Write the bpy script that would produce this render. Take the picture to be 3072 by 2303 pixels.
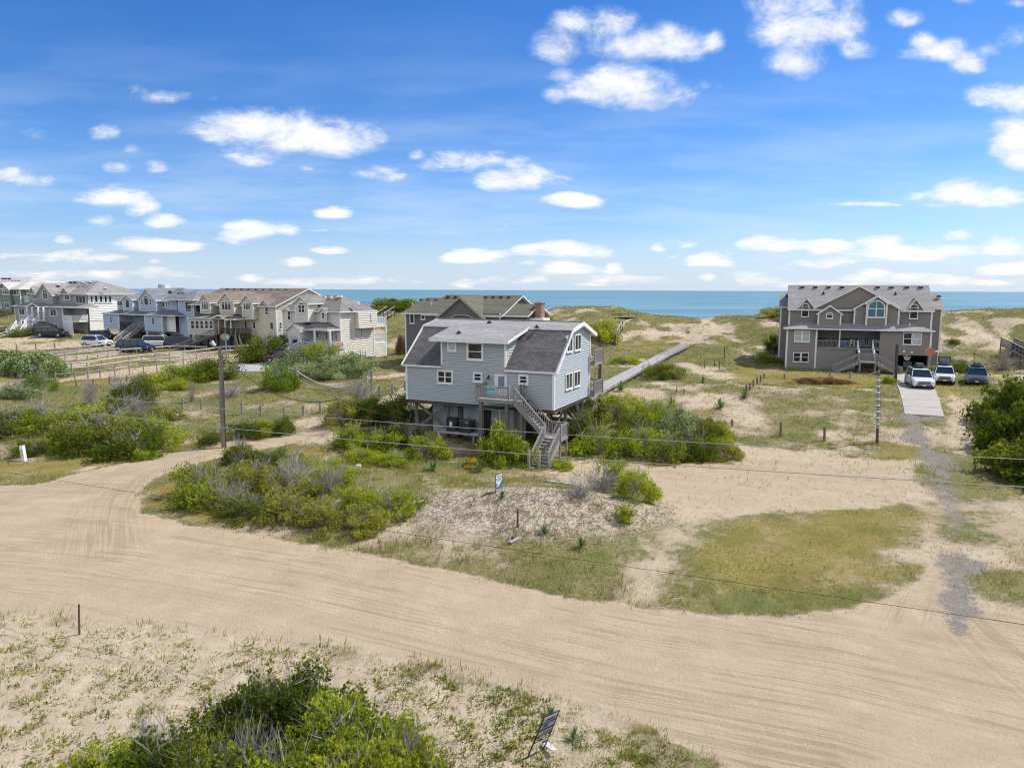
import bpy, math, random
import numpy as np
from mathutils import Vector, Matrix
R = math.radians
scene = bpy.context.scene
for o in list(bpy.data.objects): bpy.data.objects.remove(o)
random.seed(7); rng = np.random.default_rng(7)

# ------------------------------------------------------------------ camera
FPX, CX, CY = 2130.0, 1536.0, 1151.5
PITCH, ROLL, CAMH = R(7.55), R(0.20), 12.0
cam_data = bpy.data.cameras.new('camera')
cam_data.sensor_width = 36.0; cam_data.lens = 36.0*FPX/3072.0
cam_data.clip_start = 0.2; cam_data.clip_end = 60000
cam = bpy.data.objects.new('camera', cam_data); scene.collection.objects.link(cam)
CAMM = Matrix.Translation((0, 0, CAMH)) @ Matrix.Rotation(R(90)-PITCH, 4, 'X') @ Matrix.Rotation(ROLL, 4, 'Z')
cam.matrix_world = CAMM
scene.camera = cam
scene.render.resolution_x = 1024; scene.render.resolution_y = 767
scene.cycles.max_bounces = 4; scene.cycles.diffuse_bounces = 2; scene.cycles.glossy_bounces = 2; scene.cycles.transmission_bounces = 3
scene.cycles.transparent_max_bounces = 8; scene.cycles.caustics_reflective = False; scene.cycles.caustics_refractive = False
scene.cycles.use_denoising = True; scene.cycles.filter_width = 1.1

# ------------------------------------------------------------------ sky, clouds, sun
SUN_AZ, SUN_EL = R(68), R(50)          # azimuth measured from the view axis (+Y) towards +X
SKY_STRENGTH, SUN_STRENGTH = 0.15, 3.9
scene.view_settings.view_transform = 'Standard'
scene.view_settings.look = 'None'
scene.view_settings.exposure = 0.46
scene.view_settings.gamma = 1.0
sun_d = bpy.data.lights.new('sun', 'SUN'); sun_d.energy = SUN_STRENGTH; sun_d.angle = R(0.53)
sun_d.color = (1.0, 0.95, 0.87)
sun = bpy.data.objects.new('sun', sun_d); scene.collection.objects.link(sun)
sdir = Vector((math.cos(SUN_EL)*math.sin(SUN_AZ), math.cos(SUN_EL)*math.cos(SUN_AZ), math.sin(SUN_EL)))
sun.rotation_euler = sdir.to_track_quat('Z', 'Y').to_euler()
sun.location = (30, 20, 60)

M3 = CAMM.to_3x3()
def ray(px, py):
    d = M3 @ Vector(((px-CX)/FPX, -(py-CY)/FPX, -1.0)); return d
def at(px, py, Y):                       # world point seen at a pixel at distance Y in front
    d = ray(px, py); t = Y/d.y
    return Vector((d.x*t, Y, CAMH+d.z*t))
def K(ox, oy, s):                        # coordinates read off an enlarged crop of the photo
    return lambda x, y: (ox+x/s, oy+y/s)

world = bpy.data.worlds.new('World'); scene.world = world; world.use_nodes = True
wn = world.node_tree; wn.nodes.clear()
def wnode(t, **k):
    n = wn.nodes.new(t)
    for a, b in k.items(): setattr(n, a, b)
    return n
W = wn.links.new
sky = wnode('ShaderNodeTexSky', sky_type='NISHITA'); sky.sun_disc = False
sky.sun_elevation = SUN_EL; sky.sun_rotation = SUN_AZ
sky.altitude = 0; sky.air_density = 1.0; sky.dust_density = 0.6; sky.ozone_density = 2.5
hsv = wnode('ShaderNodeHueSaturation'); hsv.inputs['Saturation'].default_value = 1.15; hsv.inputs['Hue'].default_value=0.497
W(sky.outputs[0], hsv.inputs['Color'])
tcw = wnode('ShaderNodeTexCoord'); sepw = wnode('ShaderNodeSeparateXYZ'); W(tcw.outputs['Generated'], sepw.inputs[0])
tint = wnode('ShaderNodeValToRGB'); W(sepw.outputs[2], tint.inputs[0]); te = tint.color_ramp.elements
te[0].position = 0.0; te[0].color = (0.50, 0.60, 0.86, 1); te[1].position = 0.50; te[1].color = (0.15, 0.39, 0.68, 1)
te_ = te.new(0.22); te_.color = (0.27, 0.455, 0.72, 1)
tm = wnode('ShaderNodeMix', data_type='RGBA', blend_type='MULTIPLY'); tm.inputs[0].default_value = 1
W(hsv.outputs[0], tm.inputs[6]); W(tint.outputs[0], tm.inputs[7])
bg = wnode('ShaderNodeBackground'); W(tm.outputs[2], bg.inputs[0]); bg.inputs[1].default_value = SKY_STRENGTH
wo = wnode('ShaderNodeOutputWorld'); W(bg.outputs[0], wo.inputs[0])
# cloud list: photo x, y, half width, half height, strength
ca = K(0, 0, 1.44); cb = K(1536, 0, 1.44)
CL = []
def cl(f, x, y, rx, ry, s=1.0): p = f(x, y); CL.append((p[0], p[1], rx/1.44, ry/1.44, s+(.32 if p[1] > 600 else .0)))
for a in [(1150,570,330,85,1.1),(1350,600,310,85,1.1),(1120,530,130,60,1.0),(1530,565,130,60,.8),(1080,670,140,50,.55),(1110,700,80,35,.7),
          (700,420,150,28,.42),(590,385,60,24,.40),(80,775,170,45,1.0),(500,850,180,50,.85),(620,900,90,50,.5),(720,960,110,36,.95),(430,960,70,30,.35),
          (585,655,45,35,.5),(520,728,70,25,.55),(680,725,60,32,.6),(1335,718,45,25,.65),(1460,920,100,40,.9),(1620,735,90,35,.6),(1680,760,60,40,.5),
          (1980,700,160,50,.7),(2130,700,90,45,.8),(2160,790,100,60,.9),(1790,665,30,25,.4),(1100,1005,130,50,.75),(1250,1000,60,35,.4),(1040,1040,100,35,.55),
          (680,1068,250,42,.95),(570,1055,120,34,.8),(480,1118,150,24,.6),(285,1038,55,24,.45),(640,1190,120,30,.7),(430,1190,80,24,.6),(1430,1082,90,24,.8),(1285,1138,90,26,.85),
          (1080,1200,80,24,.75),(1220,1210,120,18,.4),(2060,1112,165,44,1.05),(1550,1212,130,22,.45),(2000,1218,60,22,.6),(1480,1000,180,9,.4),(180,1200,80,16,.4),(660,1135,40,18,.45),(2190,990,40,20,.4),(150,575,80,30,.22),(470,580,60,25,.25),(10,1112,40,16,.5)]:
    cl(ca, *a)
for a in [(200,205,115,75,1.0),(440,110,110,75,1.0),(560,190,240,80,1.0),(300,100,120,50,.7),(740,220,90,50,.6),(520,390,270,100,1.15),(420,350,130,70,.9),(720,400,110,55,.8),(830,360,50,30,.5),(180,415,50,35,.45),(210,325,80,28,.42),(870,190,40,35,.5),(900,372,25,20,.5),
          (1240,140,170,110,1.1),(1240,260,120,95,1.0),(1440,130,120,90,.75),(1480,210,80,55,.85),(1180,30,120,60,.6),(1320,20,90,45,.7),(1450,30,60,50,.4),
          (1790,190,60,50,.75),(1860,240,140,45,.8),(1960,290,70,40,.85),(1920,190,60,40,.6),(1700,80,60,30,.45),(2150,160,70,45,.45),(2050,215,60,20,.35),(1960,5,50,20,.6),(2190,10,60,20,.6),
          (2180,430,130,75,1.0),(2190,600,150,110,1.1),(2200,700,90,80,1.0),(2020,425,60,40,.45),(60,780,140,70,.85),(180,780,90,35,.6),(250,868,140,38,1.0),(30,720,70,35,.6),
          (1940,845,200,65,1.0),(2120,860,160,55,1.0),(1750,845,70,40,.75),(1500,878,220,12,.4),(1850,885,120,16,.4),
          (260,1085,170,45,.85),(60,1085,80,25,.6),(240,1160,150,42,.95),(420,1165,60,42,.7),(620,1072,48,28,.9),(740,1058,70,24,.35),(850,1130,130,42,.8),(690,1115,35,18,.5),(850,1195,55,24,.85),(60,1130,60,22,.5),
          (1130,1055,190,42,.85),(1350,1060,160,42,.75),(1560,1055,150,45,.75),(1700,1100,230,50,.95),(1900,1085,160,45,.8),(2120,1075,130,55,.9),(1950,1020,90,35,.5),(2130,1165,170,42,.95),(2080,1222,150,22,.85),
          (1080,1200,180,34,.65),(1560,1180,90,34,.65),(1720,1198,190,24,.7),(80,1205,100,24,.6),(330,1220,130,18,.55),(1180,1145,70,35,.4)]:
    cl(cb, *a)
for a in [(1550,1110,640,60,.30),(1500,1215,700,30,.42),(300,1205,420,34,.38)]: cl(cb, *a)
for a in [(500,1195,560,26,.30),(1500,1215,620,22,.30),(300,1110,330,60,.22)]: cl(ca, *a)
# ------------------------------------------------------------------ small helpers
def link(o, parent=None):
    scene.collection.objects.link(o)
    if parent is not None: o.parent = parent
    return o
def tag(o, label, cat, group=None, kind=None):
    if label: o['label'] = label
    if cat: o['category'] = cat
    if group: o['group'] = group
    if kind: o['kind'] = kind
    return o
def empty(name, loc=(0, 0, 0), rz=0.0):
    o = bpy.data.objects.new(name, None); o.location = loc; o.rotation_euler = (0, 0, rz); o.empty_display_size = 0.3
    return link(o)
_m = {}
class NT:
    def __init__(s, name):
        s.m = bpy.data.materials.new(name); s.m.use_nodes = True; s.t = s.m.node_tree; s.t.nodes.clear()
        s.out = s.n('ShaderNodeOutputMaterial'); s.p = s.n('ShaderNodeBsdfPrincipled'); s.l(s.p.outputs[0], s.out.inputs[0])
    def n(s, t, **k):
        n = s.t.nodes.new(t)
        for a, b in k.items(): setattr(n, a, b)
        return n
    def l(s, a, b): s.t.links.new(a, b)
    def math(s, op, a, b=None, c=None, clamp=False):
        n = s.n('ShaderNodeMath', operation=op); n.use_clamp = clamp
        for i, v in enumerate((a, b, c)):
            if v is None: continue
            if isinstance(v, (int, float)): n.inputs[i].default_value = v
            else: s.l(v, n.inputs[i])
        return n.outputs[0]
    def noise(s, scale, detail=4, rough=0.55, vec=None, mul=None, coord='Object'):
        n = s.n('ShaderNodeTexNoise'); n.inputs['Scale'].default_value = scale; n.inputs['Detail'].default_value = detail; n.inputs['Roughness'].default_value = rough
        if vec is None: vec = s.n('ShaderNodeTexCoord').outputs[coord]
        if mul:
            m = s.n('ShaderNodeVectorMath', operation='MULTIPLY'); s.l(vec, m.inputs[0]); m.inputs[1].default_value = mul; vec = m.outputs[0]
        s.l(vec, n.inputs['Vector']); return n.outputs[0]
    def ramp(s, fac, stops):
        n = s.n('ShaderNodeValToRGB'); s.l(fac, n.inputs[0]); e = n.color_ramp.elements
        while len(e) < len(stops): e.new(0.5)
        for i, (p, c) in enumerate(stops): e[i].position = p; e[i].color = (c[0], c[1], c[2], 1)
        return n.outputs[0]
    def mix(s, fac, a, b, mode='MIX'):
        n = s.n('ShaderNodeMix', data_type='RGBA', blend_type=mode)
        for i, v in ((0, fac), (6, a), (7, b)):
            if isinstance(v, (int, float)): n.inputs[i].default_value = v
            elif isinstance(v, tuple): n.inputs[i].default_value = (v[0], v[1], v[2], 1)
            else: s.l(v, n.inputs[i])
        return n.outputs[2]
    def smooth(s, v, a, b, lo=0, hi=1):
        n = s.n('ShaderNodeMapRange', interpolation_type='SMOOTHSTEP'); s.l(v, n.inputs[0])
        n.inputs[1].default_value = a; n.inputs[2].default_value = b; n.inputs[3].default_value = lo; n.inputs[4].default_value = hi
        return n.outputs[0]
    def bump(s, h, strength=0.3, dist=0.02):
        n = s.n('ShaderNodeBump'); n.inputs['Strength'].default_value = strength; n.inputs['Distance'].default_value = dist
        s.l(h, n.inputs['Height']); s.l(n.outputs[0], s.p.inputs['Normal'])
    def attr(s, name, kind='GEOMETRY'):
        n = s.n('ShaderNodeAttribute', attribute_name=name); n.attribute_type = kind; return n
def mat(name, col, rough=0.7, var=0.12, scale=3.0, metal=0.0, spec=0.5, mul=None, bump=0.0, coat=0.0):
    if name in _m: return _m[name]
    t = NT(name); f = t.noise(scale, 5, 0.6, mul=mul)
    a = tuple(c*(1-var) for c in col); b = tuple(min(1, c*(1+var)) for c in col)
    t.l(t.ramp(f, [(0.3, a), (0.7, b)]), t.p.inputs['Base Color'])
    t.p.inputs['Roughness'].default_value = rough; t.p.inputs['Metallic'].default_value = metal
    t.p.inputs['Specular IOR Level'].default_value = spec; t.p.inputs['Coat Weight'].default_value = coat
    if bump: t.bump(f, bump, 0.02)
    _m[name] = t.m; return t.m
def shingle_mat(name, col, var=0.25, row=0.2):
    if name in _m: return _m[name]
    t = NT(name); uv = t.n('ShaderNodeUVMap').outputs[0]
    b = t.n('ShaderNodeTexBrick'); t.l(uv, b.inputs['Vector']); b.inputs['Scale'].default_value = 1.0
    b.inputs['Row Height'].default_value = row; b.inputs['Brick Width'].default_value = 0.35; b.inputs['Mortar Size'].default_value = 0.012
    b.inputs['Mortar Smooth'].default_value = 0.3; b.offset = 0.37; b.offset_frequency = 2
    b.inputs['Color1'].default_value = tuple(c*(1-var) for c in col)+(1,); b.inputs['Color2'].default_value = tuple(c*(1+var) for c in col)+(1,)
    b.inputs['Mortar'].default_value = tuple(c*0.55 for c in col)+(1,); b.inputs['Bias'].default_value = 0.0
    big = t.noise(0.35, 4, 0.6, vec=uv, mul=(0.7, 3, 1))
    c = t.mix(1.0, b.outputs[0], t.ramp(big, [(0.3, (0.8, 0.8, 0.8)), (0.7, (1.18, 1.16, 1.13))]), 'MULTIPLY')
    fine = t.noise(9, 3, 0.7, vec=uv)
    c = t.mix(1.0, c, t.ramp(fine, [(0.3, (0.82, 0.82, 0.82)), (0.7, (1.2, 1.2, 1.2))]), 'MULTIPLY')
    t.l(c, t.p.inputs['Base Color']); t.p.inputs['Roughness'].default_value = 0.92; t.p.inputs['Specular IOR Level'].default_value = 0.25
    t.bump(b.outputs['Fac'], -0.5, 0.015)
    _m[name] = t.m; return t.m

class MB:
    """collects polygons (with materials and uvs) and links them as one mesh object"""
    def __init__(s): s.v = []; s.f = []; s.mi = []; s.uv = []; s.mats = []
    def _mi(s, m):
        if m not in s.mats: s.mats.append(m)
        return s.mats.index(m)
    def poly(s, pts, m, uv=None):
        i = len(s.v); s.v += [tuple(p) for p in pts]; s.f.append(tuple(range(i, i+len(pts)))); s.mi.append(s._mi(m))
        s.uv.append(uv if uv else [(p[0]+p[1], p[2]) for p in pts])
    def box(s, a, b, m):
        (x0, y0, z0), (x1, y1, z1) = a, b
        if x0 > x1: x0, x1 = x1, x0
        if y0 > y1: y0, y1 = y1, y0
        if z0 > z1: z0, z1 = z1, z0
        q = [(x0,y0,z0),(x1,y0,z0),(x1,y1,z0),(x0,y1,z0),(x0,y0,z1),(x1,y0,z1),(x1,y1,z1),(x0,y1,z1)]
        for f in ((0,3,2,1),(4,5,6,7),(0,1,5,4),(1,2,6,5),(2,3,7,6),(3,0,4,7)): s.poly([q[k] for k in f], m)
    def bar(s, p, q, w, h, m, up=(0, 0, 1)):       # rectangular bar from p to q
        p, q = Vector(p), Vector(q); d = (q-p)
        if d.length < 1e-6: return
        d.normalize(); up = Vector(up)
        if abs(d.dot(up)) > 0.98: up = Vector((0, 1, 0))
        sx = d.cross(up).normalized(); uy = sx.cross(d).normalized()
        c = []
        for base in (p, q):
            for (i, j) in ((-1,-1),(1,-1),(1,1),(-1,1)): c.append(base+sx*(i*w/2)+uy*(j*h/2))
        for f in ((3,2,1,0),(4,5,6,7),(0,1,5,4),(1,2,6,5),(2,3,7,6),(3,0,4,7)): s.poly([c[k] for k in f], m)
    def tube(s, pts, r, m, n=8, cap=True):
        pts = [Vector(p) for p in pts]; rings = []
        if isinstance(r, (int, float)): r = [r]*len(pts)
        for i, p in enumerate(pts):
            d = (pts[min(i+1, len(pts)-1)]-pts[max(i-1, 0)]).normalized()
            up = Vector((0, 0, 1)) if abs(d.z) < 0.95 else Vector((0, 1, 0))
            a = d.cross(up).normalized(); b = a.cross(d).normalized()
            rings.append([p+(a*math.cos(2*math.pi*k/n)+b*math.sin(2*math.pi*k/n))*r[i] for k in range(n)])
        for i in range(len(rings)-1):
            for k in range(n):
                k2 = (k+1) % n; s.poly([rings[i][k], rings[i+1][k], rings[i+1][k2], rings[i][k2]], m)
        if cap: s.poly(rings[0], m); s.poly(rings[-1][::-1], m)
    def slab(s, pts, t, mtop, mside):              # polygon pts (ccw from above) thickened downwards
        pts = [Vector(p) for p in pts]
        nrm = Vector((0, 0, 0))
        for i in range(len(pts)):
            a, b = pts[i], pts[(i+1) % len(pts)]; nrm += a.cross(b)
        if nrm.z < 0: pts = pts[::-1]; nrm = -nrm
        nrm.normalize()
        hz = Vector((0, 0, 1)).cross(nrm)
        hz = hz.normalized() if hz.length > 1e-4 else Vector((1, 0, 0))
        up = nrm.cross(hz)
        low = [p-Vector((0, 0, t)) for p in pts]
        s.poly(pts, mtop, [(p.dot(hz), p.dot(up)) for p in pts])
        s.poly(low[::-1], mside)
        for i in range(len(pts)):
            j = (i+1) % len(pts); s.poly([low[i], low[j], pts[j], pts[i]], mside)
    def build(s, name, parent=None, smooth=False, loc=None, bevel=0.0):
        me = bpy.data.meshes.new(name); me.from_pydata(s.v, [], s.f)
        for m in s.mats: me.materials.append(m)
        me.polygons.foreach_set('material_index', s.mi)
        uvl = me.uv_layers.new(name='UVMap'); flat = []
        for f in s.uv:
            for u in f: flat += [u[0], u[1]]
        uvl.data.foreach_set('uv', flat)
        if smooth: me.polygons.foreach_set('use_smooth', [True]*len(s.f))
        me.update()
        o = bpy.data.objects.new(name, me)
        if loc is not None: o.location = loc
        if bevel:
            wd = o.modifiers.new('w', 'WELD'); wd.merge_threshold = 0.0005
            bv = o.modifiers.new('b', 'BEVEL'); bv.width = bevel; bv.segments = 2; bv.limit_method = 'ANGLE'; bv.angle_limit = R(35)
        return link(o, parent)
def fast_mesh(name, V, Q, mats, face_attr=None, parent=None):
    me = bpy.data.meshes.new(name); V = np.asarray(V, np.float32); Q = np.asarray(Q, np.int32)
    me.vertices.add(len(V)); me.vertices.foreach_set('co', V.ravel())
    nf, k = Q.shape
    me.loops.add(nf*k); me.loops.foreach_set('vertex_index', Q.ravel())
    me.polygons.add(nf); me.polygons.foreach_set('loop_start', np.arange(0, nf*k, k, dtype=np.int32))
    me.polygons.foreach_set('loop_total', np.full(nf, k, np.int32))
    for m in mats: me.materials.append(m)
    if face_attr is not None:
        for an, av in face_attr.items():
            at_ = me.attributes.new(an, 'FLOAT', 'FACE'); at_.data.foreach_set('value', np.asarray(av, np.float32))
    me.update(); me.validate()
    if name is None: return me
    return me

# ------------------------------------------------------------------ noise and terrain
_tab = np.random.default_rng(3).random((256, 256))
def vnoise(x, y):
    x = np.asarray(x, float); y = np.asarray(y, float)
    xi = np.floor(x).astype(int); yi = np.floor(y).astype(int); fx = x-xi; fy = y-yi
    fx = fx*fx*(3-2*fx); fy = fy*fy*(3-2*fy)
    g = lambda a, b: _tab[a & 255, b & 255]
    return (g(xi, yi)*(1-fx)+g(xi+1, yi)*fx)*(1-fy)+(g(xi, yi+1)*(1-fx)+g(xi+1, yi+1)*fx)*fy
def fbm(x, y, o=4):
    s = 0; a = 0.5; t = 0
    for i in range(o):
        s = s+a*vnoise(x*2**i+17.3*i, y*2**i+9.1*i); t += a; a *= 0.55
    return s/t
def sstep(x, a, b):
    t = np.clip((x-a)/(b-a), 0, 1); return t*t*(3-2*t)
# dune crest outline read as (photo x, photo y)
CREST = [(-600,935),(1119,932),(1140,908),(1196,906),(1237,904),(1300,925),(1629,938),(1672,923),(1760,921),(1853,921),(1911,936),(1962,947),(2052,950),(2099,959),(2142,956),(2197,949),(2280,951),(2323,935),(2380,934),(2600,940),(2823,938),(2931,931),(3011,928),(3072,937),(3300,940),(3900,925)]
_cu = []; _cz = []
for (a_, b_) in CREST:
    d_ = ray(a_, b_); _cu.append(d_.x/d_.y); _cz.append(d_.z/d_.y)
def terrain(x, y):
    x = np.asarray(x, float); y = np.asarray(y, float)
    z = 2.0*sstep(y, 50, 74) + 0.6*sstep(y, 75, 110)
    # gentle swells
    away = 1-sstep(y, 0, 1)*0
    z = z + (fbm(x/9+3, y/9, 3)-0.5)*0.5*sstep(y, 36, 60)
    # mound in the middle foreground
    def bump(cx, cy, rx, ry, h, rot=0.0):
        c, s = math.cos(rot), math.sin(rot)
        dx = x-cx; dy = y-cy; a = (dx*c+dy*s)/rx; b = (-dx*s+dy*c)/ry
        q = a*a+b*b
        return h*np.exp(-q*1.3)
    z = z + bump(1.5, 36.5, 8.5, 3.8, 1.5, -0.15) + bump(-12, 42, 8, 4, 0.5)
    # dunes: crest line about 150 m out, coast falling away to the left
    yc = 150-0.25*x
    u = x/np.maximum(yc, 30)
    zc = CAMH + np.interp(u, _cu, _cz)*yc
    t = (y-yc)
    rise = sstep(y, yc-46, yc-2)
    fall = 1-sstep(y, yc+4, yc+40)
    rough = (fbm(x/11, y/11, 4)-0.5)
    dz = (zc-2.6)*rise*fall
    lump = sstep(y, yc-60, yc-25)*(1-sstep(y, yc-12, yc+2))
    z = z + dz + lump*rough*3.2
    # front dune shoulders
    z = np.where(y > yc+4, z*fall + (-5.0)*(1-fall), z)
    return z
def tz(x, y): return float(terrain(np.array([x]), np.array([y]))[0])
def G(px, py):                          # where the ray through a photo pixel meets the terrain
    d = ray(px, py); ts = np.concatenate([np.arange(8, 90, 0.25), np.arange(90, 260, 0.5)])
    xs = d.x/d.y*ts; zs = CAMH+d.z/d.y*ts; h = terrain(xs, ts)
    k = np.nonzero(zs < h)[0]
    if len(k) == 0: Y = 200.0
    else:
        i = max(k[0], 1); a, b = ts[i-1], ts[i]
        for _ in range(14):
            m = (a+b)/2
            if CAMH+d.z/d.y*m < tz(d.x/d.y*m, m): b = m
            else: a = m
        Y = (a+b)/2
    x = d.x/d.y*Y
    return Vector((x, Y, tz(x, Y)))
# ------------------------------------------------------------------ ground zones (outlines walked on the ground)
c5 = K(0, 1100, 3.16); c6 = K(500, 1100, 2.949); c7 = K(1600, 850, 2.765); b4 = K(2600, 1050, 4.144); b5 = K(1500, 1500, 1.407)
r4 = K(2280, 800, 2.764); b7 = K(180, 980, 5.027); l1 = K(0, 780, 3.568); l2 = K(540, 800, 3.352); n4 = K(2880, 900, 6.63)
I = lambda x, y: (x, y)
def PW(f, pts):
    out = []
    for p in pts:
        g = G(*f(*p)); out.append((g.x, g.y))
    return out
SAND = [
 (PW(I, [(2680,1124),(2778,1118),(2832,1252),(2714,1244)]), 1.0, .15),
 (PW(I, [(2720,1570),(2838,1525),(2850,1640),(2790,1690),(2735,1650)]), .55, 1.3),
 (PW(I, [(2900,1560),(3000,1500),(3300,1560),(3300,1650),(2960,1640)]), .5, 1.8),
 (PW(I, [(-500,1445),(-60,1455),(100,1455),(180,1435),(300,1405),(400,1385),(560,1350),(700,1318),(820,1305),(900,1290),(1000,1278),(1010,1300),(900,1322),(760,1352),(640,1375),(560,1400),(480,1420),(440,1450),(405,1495),(420,1535),(560,1575),(760,1608),(1000,1645),(1250,1695),(1500,1745),(1750,1800),(2000,1830),(2300,1852),(2550,1830),(2700,1790),(2780,1720),(2800,1650),(2850,1650),(2880,1780),(2960,1830),(3300,1850),(4200,1900),(3600,2700),(2300,2420),(2150,2290),(1950,2185),(1750,2108),(1550,2062),(1300,1990),(1000,1935),(700,1912),(400,1875),(200,1852),(-60,1830),(-700,1780)]), 1.0, 0.35),
 (PW(I, [(2208,1333),(2500,1368),(2722,1389),(2755,1472),(2639,1522),(2278,1535),(2167,1549),(2040,1570),(1944,1472),(1903,1403),(2195,1389)]), .93, 0.8),
 (PW(I, [(2040,1560),(2170,1545),(2050,1640),(1990,1740),(1900,1800),(1890,1700),(1960,1620)]), .6, 1.0),
 (PW(I, [(1640,1400),(1790,1392),(1900,1430),(1830,1470),(1700,1450)]), .85, 0.6),
 (PW(I, [(860,1268),(1056,1222),(1150,1192),(1216,1160),(1216,1175),(1160,1215),(1010,1262),(880,1290)]), .85, 0.4),
 (PW(I, [(2850,1180),(2900,1200),(2935,1270),(2925,1330),(2865,1340),(2840,1260)]), .75, 1.0),
 (PW(b7, [(-700,540),(0,468),(900,380),(960,400),(760,440),(300,500),(0,525),(-700,600)]), .9, 0.5),
 (PW(b7, [(-700,900),(0,800),(300,735),(700,680),(1500,580),(2212,468),(2600,400),(2600,480),(2212,565),(1600,690),(700,770),(0,832),(-700,960)]), .85, 0.6),
 (PW(b7, [(700,855),(1300,760),(1700,690),(1720,725),(1400,800),(900,875)]), .8, 0.8),
 (PW(l1, [(-200,860),(300,815),(700,795),(730,822),(450,870),(150,900),(-200,925)]), .9, 0.5),
 (PW(l1, [(-200,935),(450,895),(880,840),(900,930),(500,955),(0,985),(-200,1000)]), .8, 1.0),
 (PW(l2, [(0,890),(300,905),(700,860),(730,900),(560,980),(300,960),(0,1000)]), .75, 1.2),
 (PW(l2, [(400,985),(560,960),(950,965),(1010,1010),(980,1052),(540,1056)]), .97, 0.3),
 (PW(c7, [(1240,470),(1260,480),(1330,340),(1390,340),(1380,290),(1500,290),(1450,330),(1385,350),(1320,500),(1210,510)]), .95, 0.5),
 (PW(c7, [(1490,340),(1640,320),(1690,380),(1600,410),(1470,400)]), .8, 1.5),
 (PW(c7, [(1880,290),(2050,275),(2050,350),(1950,360),(1900,330)]), .8, 1.5),
 (PW(c7, [(620,870),(900,870),(1100,900),(1050,980),(850,1010),(640,960)]), .75, 0.8),
 (PW(c7, [(800,640),(930,620),(880,680),(740,690)]), .75, 0.6),
 (PW(c7, [(720,350),(790,290),(830,285),(790,310),(730,360)]), .9, 0.5),
 (PW(c7, [(1420,930),(1600,910),(1500,1000),(1300,1010)]), .6, 1.0),
 (PW(n4, [(570,390),(900,360),(1273,370),(1700,370),(1700,470),(1273,480),(1050,520),(960,600),(960,760),(870,760),(820,680),(600,440)]), .95, 0.8),
 (PW(r4, [(-20,440),(150,410),(165,500),(60,495)]), .85, 1.0),
 (PW(I, [(1260,1420),(1330,1440),(1420,1470),(1380,1500),(1290,1475)]), .4, 1.0),
]
LAWN = [
 (PW(I, [(2230,1562),(2282,1543),(2459,1521),(2601,1514),(2779,1528),(2830,1560),(2751,1642),(2708,1735),(2637,1784),(2424,1798),(2211,1784),(2080,1730),(2060,1678),(2130,1615)]), .72, 2.4),
 (PW(I, [(1400,1560),(1950,1640),(2050,1720),(2200,1790),(1980,1800),(1700,1760),(1500,1700)]), .15, 1.5),
 (PW(b7, [(-700,960),(0,835),(250,820),(900,760),(1600,690),(1500,735),(1000,810),(700,850),(0,930),(-700,1050)]), .8, 0.8),
 (PW(l1, [(-200,1200),(100,1210),(350,1250),(450,1290),(0,1330),(-200,1330)]), .75, 1.0),
 (PW(b7, [(420,560),(700,480),(1100,450),(1200,460),(1150,500),(900,525),(450,580)]), 1.0, 0.5),
 (PW(I, [(2240,1105),(2380,1115),(2650,1135),(2700,1150),(2560,1165),(2380,1150),(2230,1150),(2180,1120)]), .8, 1.0),
 (PW(I, [(2640,1320),(2790,1345),(2870,1370),(2760,1385),(2630,1370)]), .8, 0.8),
 (PW(I, [(2850,1320),(3072,1400),(3300,1460),(3300,1560),(3072,1560),(2900,1420),(2830,1380)]), .42, 1.8),
 (PW(I, [(2960,1600),(3300,1600),(3300,1800),(3050,1820),(2980,1720)]), .40, 1.5),
 (PW(I, [(2720,1150),(2850,1150),(2960,1190),(2860,1200),(2780,1180)]), .6, 1.5),
 (PW(I, [(-200,1390),(60,1390),(300,1365),(560,1330),(700,1290),(700,1310),(420,1372),(180,1420),(-200,1440)]), .8, 0.8),
 (PW(I, [(900,1360),(1010,1320),(980,1370),(870,1400)]), .8, 0.6),
 (PW(I, [(430,1470),(560,1440),(640,1500),(700,1570),(560,1560),(430,1520)]), .7, 0.8),
 (PW(c7, [(620,480),(900,460),(1200,470),(1150,560),(900,580),(650,540)]), .55, 2.0),
 (PW(c7, [(1180,1050),(1500,1040),(1480,1110),(1250,1120)]), .8, 0.8),
 (PW(c7, [(1650,660),(1760,640),(2100,760),(2300,760),(2300,800),(1800,800)]), .8, 0.8),
 (PW(I, [(1050,1480),(1250,1400),(1500,1400),(1650,1440),(1500,1460),(1300,1430),(1200,1500)]), .35, 1.5),
]
GRAVEL = [
 (PW(I, [(2660,1238),(2716,1243),(2832,1254),(2834,1262),(2772,1266),(2780,1290),(2795,1330),(2800,1345),(2740,1332),(2690,1314),(2720,1286),(2722,1268)]), .85, 0.6),
 (PW(I, [(2775,1270),(2800,1275),(2790,1295),(2765,1285)]), .6, 0.4),
 (PW(I, [(2760,1340),(2800,1345),(2865,1371),(2882,1412),(2841,1450),(2790,1420),(2745,1368)]), .75, 0.5),
 (PW(I, [(2780,1430),(2860,1440),(2900,1560),(2890,1660),(2840,1660),(2840,1560),(2790,1480)]), .72, .8),
 (PW(I, [(2800,1656),(2880,1660),(2978,1690),(2975,1715),(2905,1725),(2945,1830),(2885,1915),(2815,1845),(2825,1750)]), .85, 0.5),
 (PW(I, [(2840,1550),(2890,1560),(2890,1590),(2840,1580)]), .6, 0.4),
]
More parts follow.
